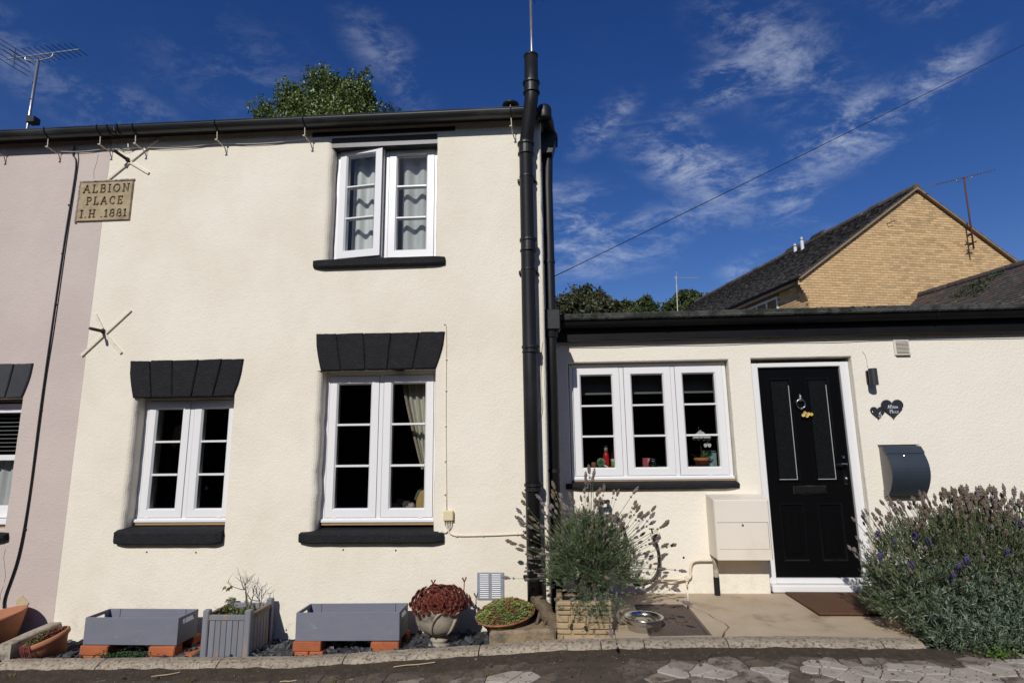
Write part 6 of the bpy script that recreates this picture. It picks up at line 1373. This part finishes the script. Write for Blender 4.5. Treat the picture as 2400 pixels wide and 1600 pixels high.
# kitchen window board
KY = YE+.20; KZB = 1.351
def bottle(name, label, cat, x, y, prof_, extra=None):
    t = thing(name, label, cat, (x, y, KZB))
    for nm, pr_, m_ in prof_: mb = MB(); mb.lathe(pr_, 20, (x, y, KZB)); mb.build(nm, m_, t, smooth=True)
    if extra: extra(t)
    return t
red = pmat('red_liquid', (.50, .02, .02), rough=.2); brown = pmat('dark_brown_glass', (.03, .016, .01), rough=.12); clearp = pmat('clear_plastic_grey', (.40, .41, .40), rough=.2)
bottle('spray_bottle', 'red spray bottle with a clear cap on the kitchen window board', 'bottle', .468, KY+.02, [('body', [(0, 0), (.026, 0), (.028, .01), (.028, .10), (.024, .125), (.014, .15), (0, .15)], red), ('cap', [(0, .15), (.018, .15), (.018, .20), (.014, .205), (0, .205)], clearp)])
bottle('sauce_bottle', 'brown bottle with a green and white label on the kitchen window board', 'bottle', .545, KY, [('body', [(0, 0), (.034, 0), (.036, .01), (.036, .085), (.030, .125), (.016, .16), (.014, .195), (0, .195)], brown), ('label', [(.0365, .015), (.0368, .016), (.0368, .055), (.0365, .056)], pmat('label_green', (.30, .42, .06), (.18, .30, .05), 40, .6)), ('label', [(.0365, .058), (.0368, .059), (.0368, .082), (.0365, .083)], pmat('label_pale', (.55, .60, .62), rough=.6)), ('cap', [(0, .195), (.017, .195), (.017, .213), (0, .213)], pmat('gold_cap', (.45, .32, .12), rough=.35, metal=.6))])
bottle('soap_dispenser', 'small clear soap pump bottle at the right of the left casement', 'bottle', .635, KY-.01, [('body', [(0, 0), (.018, 0), (.019, .06), (.012, .078), (0, .078)], clearp), ('pump', [(0, .078), (.005, .078), (.005, .10), (.011, .10), (.011, .108), (0, .108)], white)])
t = thing('scrub_brush', 'pale green spiky scrubbing brush on the kitchen window board', 'brush', (.42, KY-.03, KZB)); rn = random.Random(3); B_, T_ = [], []
for i in range(420): d = Vector((rn.gauss(0, 1), rn.gauss(0, 1), rn.gauss(0, 1))).normalized(); c = Vector((.415, KY-.04, KZB+.055)); B_.append(c+d*.012); T_.append(c+d*.042)
leaf_mesh('bristles', B_, T_, .004, t, [pmat('bristle_mint', (.40, .62, .42), rough=.6), pmat('bristle_green', (.16, .36, .18), rough=.6)], 1); mb = MB(); mb.tube([(.44, KY-.04, KZB+.03), (.475, KY-.04, KZB+.006)], .008, 8); mb.build('handle', white, t)
o_ = thing('sponge', 'small yellow sponge beside the soap pump', 'sponge', (.605, KY, KZB)); mb = MB(); mb.box(.592, .622, KY-.03, KY+.01, KZB, KZB+.035, .004); mb.build('foam', pmat('sponge_yellow', (.55, .42, .18), rough=.95), o_)
o_ = thing('clay_jar', 'little brown clay jar at the far left of the kitchen window board', 'jar', (.355, KY, KZB)); mb = MB(); mb.lathe([(0, 0), (.02, 0), (.024, .02), (.022, .05), (.016, .055), (0, .055)], 16, (.352, KY, KZB)); mb.build('body', pmat('clay_brown', (.22, .08, .03), rough=.7), o_, smooth=True)
o_ = thing('pink_carton', 'pink cardboard carton behind the glass jar in the middle casement', 'carton', (.83, KY+.05, KZB)); mb = MB(); mb.box(.80, .872, KY+.03, KY+.09, KZB, KZB+.085, .002); mb.build('box', pmat('carton_pink', (.42, .07, .09), (.36, .05, .07), 20, .7), o_)
mb = MB(); mb.box(.842, .872, KY+.028, KY+.03, KZB+.03, KZB+.082); mb.build('panel', pmat('carton_light', (.65, .30, .28), rough=.7), o_)
bottle('glass_jar', 'round clear glass jar with a dark lid in the middle casement', 'jar', .883, KY-.01, [('body', [(0, 0), (.036, 0), (.043, .02), (.043, .045), (.034, .062), (.026, .066)], glass_mat('jar_glass', 1.9, (.85, .88, .88))), ('lid', [(0, .066), (.029, .066), (.030, .082), (0, .083)], pmat('jar_lid', (.05, .05, .055), rough=.3, metal=.5))])
orp = thing('orchid', 'white orchid in a small terracotta pot in the right kitchen casement', 'plant', (1.315, KY, KZB))
mb = MB(); mb.M = Matrix.Translation((1.315, KY, KZB)); pot(mb, .046, .062, .085, .026, .006); mb.build('pot', pmat('orchid_terracotta', (.44, .15, .06), rough=.7), orp, smooth=True)
mb = MB(); mb.tube(catmull([(1.315, KY, KZB+.07), (1.318, KY, KZB+.16), (1.31, KY-.005, KZB+.27), (1.305, KY-.01, KZB+.36)], 5), .0025, 6); mb.tube(catmull([(1.312, KY, KZB+.24), (1.325, KY-.01, KZB+.285), (1.35, KY-.02, KZB+.28), (1.365, KY-.02, KZB+.24)], 5), .002, 6); mb.build('stem', pmat('orchid_stem', (.10, .05, .03), rough=.6), orp, smooth=True)
ptl = pmat('orchid_white', (.80, .80, .77), rough=.6, trans=.2); yel = pmat('orchid_lip', (.60, .35, .08), rough=.6)
for k, (x, z, s_) in enumerate(((1.30, KZB+.275, .036), (1.335, KZB+.265, .033), (1.362, KZB+.255, .032), (1.272, KZB+.255, .026), (1.315, KZB+.295, .028), (1.368, KZB+.195, .026))):
    mb = MB()
    for i, (a, L, w) in enumerate(((90, 1, .7), (210, 1, .65), (330, 1, .65), (175, 1.05, 1.1), (5, 1.05, 1.1))):
        d = Vector((math.cos(R(a)), -.15, math.sin(R(a))))*s_*1.2*L; sd = Vector((-math.sin(R(a)), 0, math.cos(R(a))))*s_*.62*w; c = Vector((x, KY-.03, z)); mb.add([c, c+d*.5-sd, c+d*.9-sd*.6, c+d*1.05, c+d*.9+sd*.6, c+d*.5+sd], [(0, 1, 2, 3, 4, 5)], 0)
    mb.blob((x, KY-.036, z-.003), s_*.16, k, (6, 4), .1, 1); mb.build('blossom', [ptl, yel], orp)
rn = random.Random(8); B_, T_ = [], []
for i in range(9): a = rn.uniform(0, 6.3); B_.append((1.315, KY, KZB+.08)); T_.append((1.315+.11*math.cos(a), KY+.05*math.sin(a), KZB+.10+rn.random()*.06))
leaf_mesh('leaf', B_, T_, .034, orp, [pmat('orchid_leaf', (.045, .085, .025), rough=.4)], 1, kind=None)
o_ = thing('picture_card', 'grey and turquoise card propped behind the orchid pot', 'card', (1.40, KY+.08, KZB)); mb = MB(); mb.box(1.335, 1.47, KY+.075, KY+.085, KZB, KZB+.15, .002, 0); mb.box(1.345, 1.46, KY+.06, KY+.075, KZB+.135, KZB+.152, .002, 0); mb.box(1.41, 1.445, KY+.07, KY+.0745, KZB+.07, KZB+.12, 0, 1); mb.box(1.405, 1.43, KY+.07, KY+.0745, KZB+.0, KZB+.03, 0, 1); mb.build('board', [pmat('card_grey', (.28, .31, .29), (.20, .22, .20), 30, .7), pmat('card_turquoise', (.12, .42, .48), rough=.6)], o_)
bl = thing('roller_blind', 'dim grey roller blind lowered across the top of the kitchen window', 'blind', (.85, YE+.28, 2.1))
mb = MB(); mb.box(.16, 1.53, YE+.275, YE+.28, 2.04, 2.36); mb.build('fabric', pmat('blind_grey', (.12, .12, .12), (.10, .10, .10), 4, .9), bl); mb = MB(); mb.box(.16, 1.53, YE+.268, YE+.288, 2.022, 2.042, .003); mb.build('hem_bar', pmat('blind_hem', (.16, .16, .16), rough=.7), bl)

# ================================================================ aerials, wire
def yagi(name, label, mast, boom, n_el, el_len, el_dir, r_mast, refl=None, mat=alu, mmat=None, bracket=True, cradle=None):
    t = thing(name, label, 'aerial', mast[0], 'television aerials'); mb = MB(); mb.tube(mast, r_mast, 8); mb.build('mast', mmat or mat, t, smooth=True)
    a, b = Vector(boom[0]), Vector(boom[1]); mb = MB(); mb.tube([a, b], r_mast*.55, 6); mb.build('boom', mat, t); e = Vector(el_dir).normalized()
    for i in range(n_el):
        p = a+(b-a)*(.14+.85*i/(n_el-1)); L = el_len*(1-.25*i/n_el)/2; mb = MB(); mb.tube([p-e*L, p+e*L], r_mast*.22, 5); mb.build('element', iron, t)
    if refl:
        mb = MB(); mb.tube([refl[0], refl[1]], r_mast*.4, 6); mb.build('reflector_bar', mat, t)
        for k in range(5): p = Vector(refl[0])+(Vector(refl[1])-Vector(refl[0]))*k/4; mb = MB(); mb.tube([p-e*el_len*.62, p+e*el_len*.62], r_mast*.22, 5); mb.build('reflector_rod', iron, t)
    if cradle: mb = MB(); mb.tube(catmull(cradle, 4), r_mast*.5, 6); mb.build('cradle', mat, t, smooth=True)
    return t
y1 = yagi('tv_aerial', 'large television aerial on a tall mast above the mauve cottage roof', [(-8.47, 3.5, 5.6), (-8.445, 3.5, 7.93)], [(-9.02, 3.5, 7.98), (-7.75, 3.5, 8.085)], 12, .42, (.12, 1, .02), .022, [(-8.885, 3.5, 8.17), (-8.865, 3.5, 7.82)], cradle=[(-8.68, 3.5, 8.0), (-8.66, 3.5, 7.94), (-8.45, 3.5, 7.92), (-8.24, 3.5, 7.96), (-8.20, 3.5, 8.03)])
mb = MB(); mb.box(-8.43, -8.29, 3.42, 3.55, 6.76, 6.87, .01); mb.tube([(-8.46, 3.5, 6.80), (-8.38, 3.5, 6.80)], .02, 6); mb.build('amplifier_box', blackg, y1)
for z in (6.3, 6.9, 7.2, 7.5): mb = MB(); mb.tube([(-8.462, 3.5, z), (-8.461, 3.5, z+.02)], .026, 8); mb.build('mast_tape', gasket, y1)
yagi('tv_aerial', 'bare aerial mast rising behind the black soil pipe, out of the picture', [(-.152, 1.5, 5.1), (-.151, 1.5, 6.98)], [(-.30, 1.45, 6.95), (.45, 1.30, 6.95)], 7, .45, (.5, .6, -.9), .0185, bracket=False)
yagi('tv_aerial', 'small far aerial beyond the extension roof, between two trees', [(3.616, 12, 4.0), (3.671, 12, 6.37)], [(3.60, 12, 6.33), (4.30, 12, 6.305)], 12, .18, (.1, 1, 0), .014, [(3.70, 12, 6.52), (3.66, 12, 6.18)], mat=pmat('pale_aerial', (.42, .40, .37), rough=.5))
ya = yagi('tv_aerial', 'aerial on a rusty pole fixed to the brick gable', [(12.32, 12.42, 7.05), (12.378, 12.43, 9.3)], [(11.05, 12.13, 8.90), (13.45, 12.68, 9.60)], 18, .20, (-.22, 1, .02), .024, mmat=pmat('rusty_pole', (.10, .035, .025), (.07, .028, .02), 20, .8), cradle=[(12.10, 12.36, 9.20), (12.16, 12.37, 9.14), (12.38, 12.43, 9.19), (12.6, 12.48, 9.28), (12.66, 12.49, 9.36)])
for z in (7.22, 7.5): mb = MB(); mb.tube([(12.32, 12.42, z), (12.32, 12.6, z)], .02, 6); mb.tube([(12.22, 12.42, z), (12.44, 12.44, z+.06)], .018, 6); mb.build('bracket', rust, ya)
hkk = thing('wall_hook', 'bent iron hook on the brick gable near the roof edge', 'hook', tuple(BW @ Vector((2.835, 0, 7.78)))); mb = MB(); mb.M = BW; mb.tube([(2.82, 0, 7.80), (2.81, -.10, 7.80), (2.98, -.14, 7.86)], .012, 6); mb.build('rod', rust, hkk)
wr = thing('overhead_wire', 'thin black overhead wire rising from the house corner across the sky', 'wire', (.0, .9, 3.16))
A_, B2 = Vector((-.012, .9, 3.16)), Vector((6.57, 3.0, 6.95)); d = B2-A_; P = [A_+d*t+Vector((0, 0, -.10*4*(t/2.2)*(1-t/2.2)*.5)) for t in [i*2.2/16 for i in range(17)]]
mb = MB(); mb.tube(P, .0042, 6); mb.tube(catmull([(-.012, .9, 3.16), (.0, .88, 3.14), (.005, .9, 3.08), (-.01, .92, 2.95)], 4), .004, 6); mb.build('line', cableb, wr, smooth=True)

# ================================================================ trees
bark = pmat('bark', (.10, .085, .065), (.06, .05, .04), 10, .95, .8, 30, .03)
def tree(name, label, loc, height, trunk_r, clumps, n, leaf, mats, seed, droop=.2, group='trees beyond the roofs', up=.5):
    t = thing(name, label, 'tree', loc, group); rn = random.Random(seed); rs = np.random.RandomState(seed)
    mb = MB(); x, y, z = loc; top = max(c[2]+c[3]*.2 for c in clumps)
    mb.tube(catmull([(x, y, z-.3), (x+.1, y, z+height*.3), (x-.05, y, z+height*.6), (x, y, z+height*.86)], 5), [trunk_r*(1-.9*i/15) for i in range(16)], 10); mb.build('trunk', bark, t, smooth=True)
    for (cx, cy, cz, r, rz_) in clumps[:12]: m2 = MB(); s_ = z+height*rn.uniform(.3, .6); m2.tube(qbez((x, y, s_), ((x+cx)/2, (y+cy)/2, s_+(cz-s_)*.35), (cx, cy, cz), 7), [trunk_r*.35*(1-.8*i/6) for i in range(7)], 6); m2.build('limb', bark, t, smooth=True)
    V = np.array([c[3]*c[3]*c[4] for c in clumps]); V = V/V.sum(); B_ = []; D_ = []
    for c, p in zip(clumps, V):
        k = int(n*p); tw = max(6, k//24)
        dd = rs.normal(size=(tw, 3)); dd /= np.linalg.norm(dd, axis=1, keepdims=True); rad = rs.rand(tw, 1)**.35; cen = np.array(c[:3])+dd*rad*np.array([c[3], c[3], c[4]])*(1+.2*rs.normal(size=(tw, 1)))
        for q in cen:
            m = rs.randint(14, 34); off = rs.normal(size=(m, 3))*np.array([.5, .5, .42])*c[3]*.22; off[:, 2] -= np.abs(rs.normal(size=m))*droop*c[3]*.5; B_.append(q+off)
    B_ = np.concatenate(B_); d = rs.normal(size=B_.shape)+np.array([0, -.1, -droop]); d /= np.linalg.norm(d, axis=1, keepdims=True)
    leaf_mesh('crown', B_, B_+d*leaf*(.7+.6*rs.rand(len(B_), 1)), leaf*.62, t, mats, seed, kind=None)
    return t
birch_m = [pmat('birch_leaf', (.10, .15, .030), rough=.42, trans=.2, spec=.5), pmat('birch_leaf_pale', (.165, .21, .05), rough=.40, trans=.2, spec=.5), pmat('birch_leaf_dark', (.045, .072, .02), rough=.5, trans=.15)]
oak_m = [pmat('oak_leaf', (.062, .076, .027), rough=.6, trans=.2), pmat('oak_leaf_brown', (.078, .068, .028), rough=.6, trans=.2), pmat('oak_leaf_dark', (.032, .042, .016), rough=.6, trans=.15)]
syc_m = [pmat('sycamore_leaf', (.095, .13, .036), rough=.6, trans=.2), pmat('sycamore_leaf_dark', (.034, .052, .018), rough=.6, trans=.15)]
tree('birch_tree', 'loose green birch rising behind the cottage roof', (-7.6, 13, .1), 13.2, .17, [(-9.65, 13, 13.05, .45, .6), (-9.9, 13, 12.7, .3, .4), (-8.9, 13, 13.75, .45, .65), (-6.25, 13, 13.95, .32, .65), (-6.6, 13, 13.7, .5, .6), (-8.3, 13, 13.2, .6, .7), (-7.0, 13, 13.2, .8, .8), (-9.45, 13, 12.3, .6, .8), (-8.95, 13, 13.1, .42, .9), (-8.85, 13.2, 13.4, .35, .55), (-7.75, 13, 13.9, .72, .65), (-7.35, 13.2, 14.1, .45, .42), (-7.6, 13, 13.1, .8, .8), (-6.45, 13, 13.4, .55, .8), (-6.15, 13.1, 13.75, .25, .65), (-5.95, 13, 13.1, .32, .6), (-6.7, 13, 12.6, .9, .7), (-8.3, 13, 12.4, .9, .6), (-9.0, 13, 12.2, .8, .6), (-7.5, 13, 12.2, 1.3, .7)], 44000, .096, birch_m, 3, droop=.8)
tree('conifer', 'small dark rounded treetop just right of the birch', (-5.35, 13.6, .1), 12.9, .12, [(-5.45, 13.6, 13.0, .34, .42), (-5.35, 13.6, 12.3, .34, .5), (-5.5, 13.6, 11.9, .36, .6)], 3600, .07, [birch_m[2], oak_m[2]], 8, droop=.3)
tree('oak_tree', 'broad dark brownish-green tree just right of the drainpipe', (2.2, 35, .1), 11.3, .45, [(1.0, 35, 10.9, 1.3, 1.1), (2.3, 35, 11.6, 1.1, 1.0), (3.3, 35, 11.2, 1.0, .9), (4.2, 35, 10.6, .9, .8), (.2, 35, 10.5, 1.2, 1.2), (2.5, 34.6, 10.6, 1.6, 1.2), (5.3, 35.4, 10.0, 1.0, .7), (-.8, 35, 10.3, 1.2, 1.3), (3.8, 35, 9.7, 1.6, 1.1)], 26000, .26, oak_m, 4)
tree('sycamore_tree', 'small far tree in the middle of the three beyond the extension', (8.4, 50, .1), 14.2, .4, [(7.3, 50, 14.6, .7, .65), (8.5, 50, 14.5, .8, .8), (9.3, 50, 14.6, .75, .8), (8.2, 50, 13.5, 1.5, .9), (9.8, 50, 13.6, .55, .8), (6.7, 50, 13.7, .9, .8)], 14000, .26, syc_m, 5)
tree('sycamore_tree', 'rounded bright-topped far tree behind the small aerial', (12.8, 50, .1), 14.6, .45, [(11.3, 50, 14.3, .85, .8), (12.7, 50, 15.2, 1.0, .8), (13.8, 50, 15.1, 1.0, .75), (12.4, 50, 14.1, 1.5, 1.0), (14.6, 50, 14.4, .9, .9), (10.9, 50, 13.6, .7, .9), (13.9, 50, 13.6, 1.4, 1.0)], 18000, .26, syc_m, 6)
iv = thing('roof_plant', 'green moss and ivy clump growing on the outbuilding tiles', 'plant', tuple(BW @ Vector((3.1, -2.0, 5.3)))); rn = random.Random(2); B_, T_ = [], []
for (gc, uc, s_, n) in ((3.22, -2.0, .16, 90), (3.02, -1.7, .12, 60), (2.95, -2.25, .16, 80), (3.35, -2.4, .12, 50)):
    for i in range(n): g_ = gc+rn.gauss(0, s_*.5); u_ = uc+rn.gauss(0, s_); z = RZ-.9*(RG-g_)+.05+abs(rn.gauss(0, .03)); p = BW @ Vector((g_, u_, z)); B_.append(p); T_.append(p+Vector((rn.gauss(0, 1), rn.gauss(-.4, 1), rn.gauss(.4, .7))).normalized()*.06)
leaf_mesh('foliage', B_, T_, .04, iv, [pmat('ivy_green', (.045, .085, .02), rough=.5, trans=.2), pmat('ivy_dark', (.03, .05, .016), rough=.5)], 1)
# the tree belt across the lane, behind the viewer: it darkens the lower panes and the door by reflection
mb = MB(); rn = random.Random(3)
for i in range(60): x = -44+i*1.5+rn.uniform(-.4, .4); h = rn.uniform(5.2, 7.2); mb.blob((x, -17+rn.uniform(-1, 1), h*.46), (1.7, 1.5, h*.56), i, (9, 8), .18)
o = mb.build('tree_belt', pmat('tree_belt_leaf', (.020, .027, .012), (.010, .014, .007), 3, .9, 1., 6, .3)); tag(o, 'dark belt of trees across the lane', 'trees', None, 'stuff')

# everything that does not hang on the two cottage fronts was measured from a base line a little west of them: set it on the same origin
HELD = {'camera', 'sun', 'cottage', 'neighbour_cottage', 'kerb', 'ground', 'road', 'moss_dirt', 'road_grit', 'broken_asphalt', 'bed', 'slate_chippings', 'planting_bed', 'name_stone', 'junction_box', 'air_brick', 'tree_belt',
        'net_curtain', 'tied_curtain', 'dark_curtain', 'hanging_cloth', 'cushion_pile', 'chair_back', 'venetian_blind', 'wall_tie_cross', 'black_cable', 'cream_cable'}
for o in list(col.objects):
    if o.parent is None and o.name.split('.')[0] not in HELD:
        x, y = o.location.x, o.location.y
        if o.name in ('brick_house', 'outbuilding'): x, y = 10.2, 12.2
        if o.name in ('kitchen_extension', 'porch_slab'): x, y = 1.7, .65
        D = y+4.55; o.location.x += .0083*D*(1+(x/D)**2)
        if y > 3: o.location.z += .0022*D
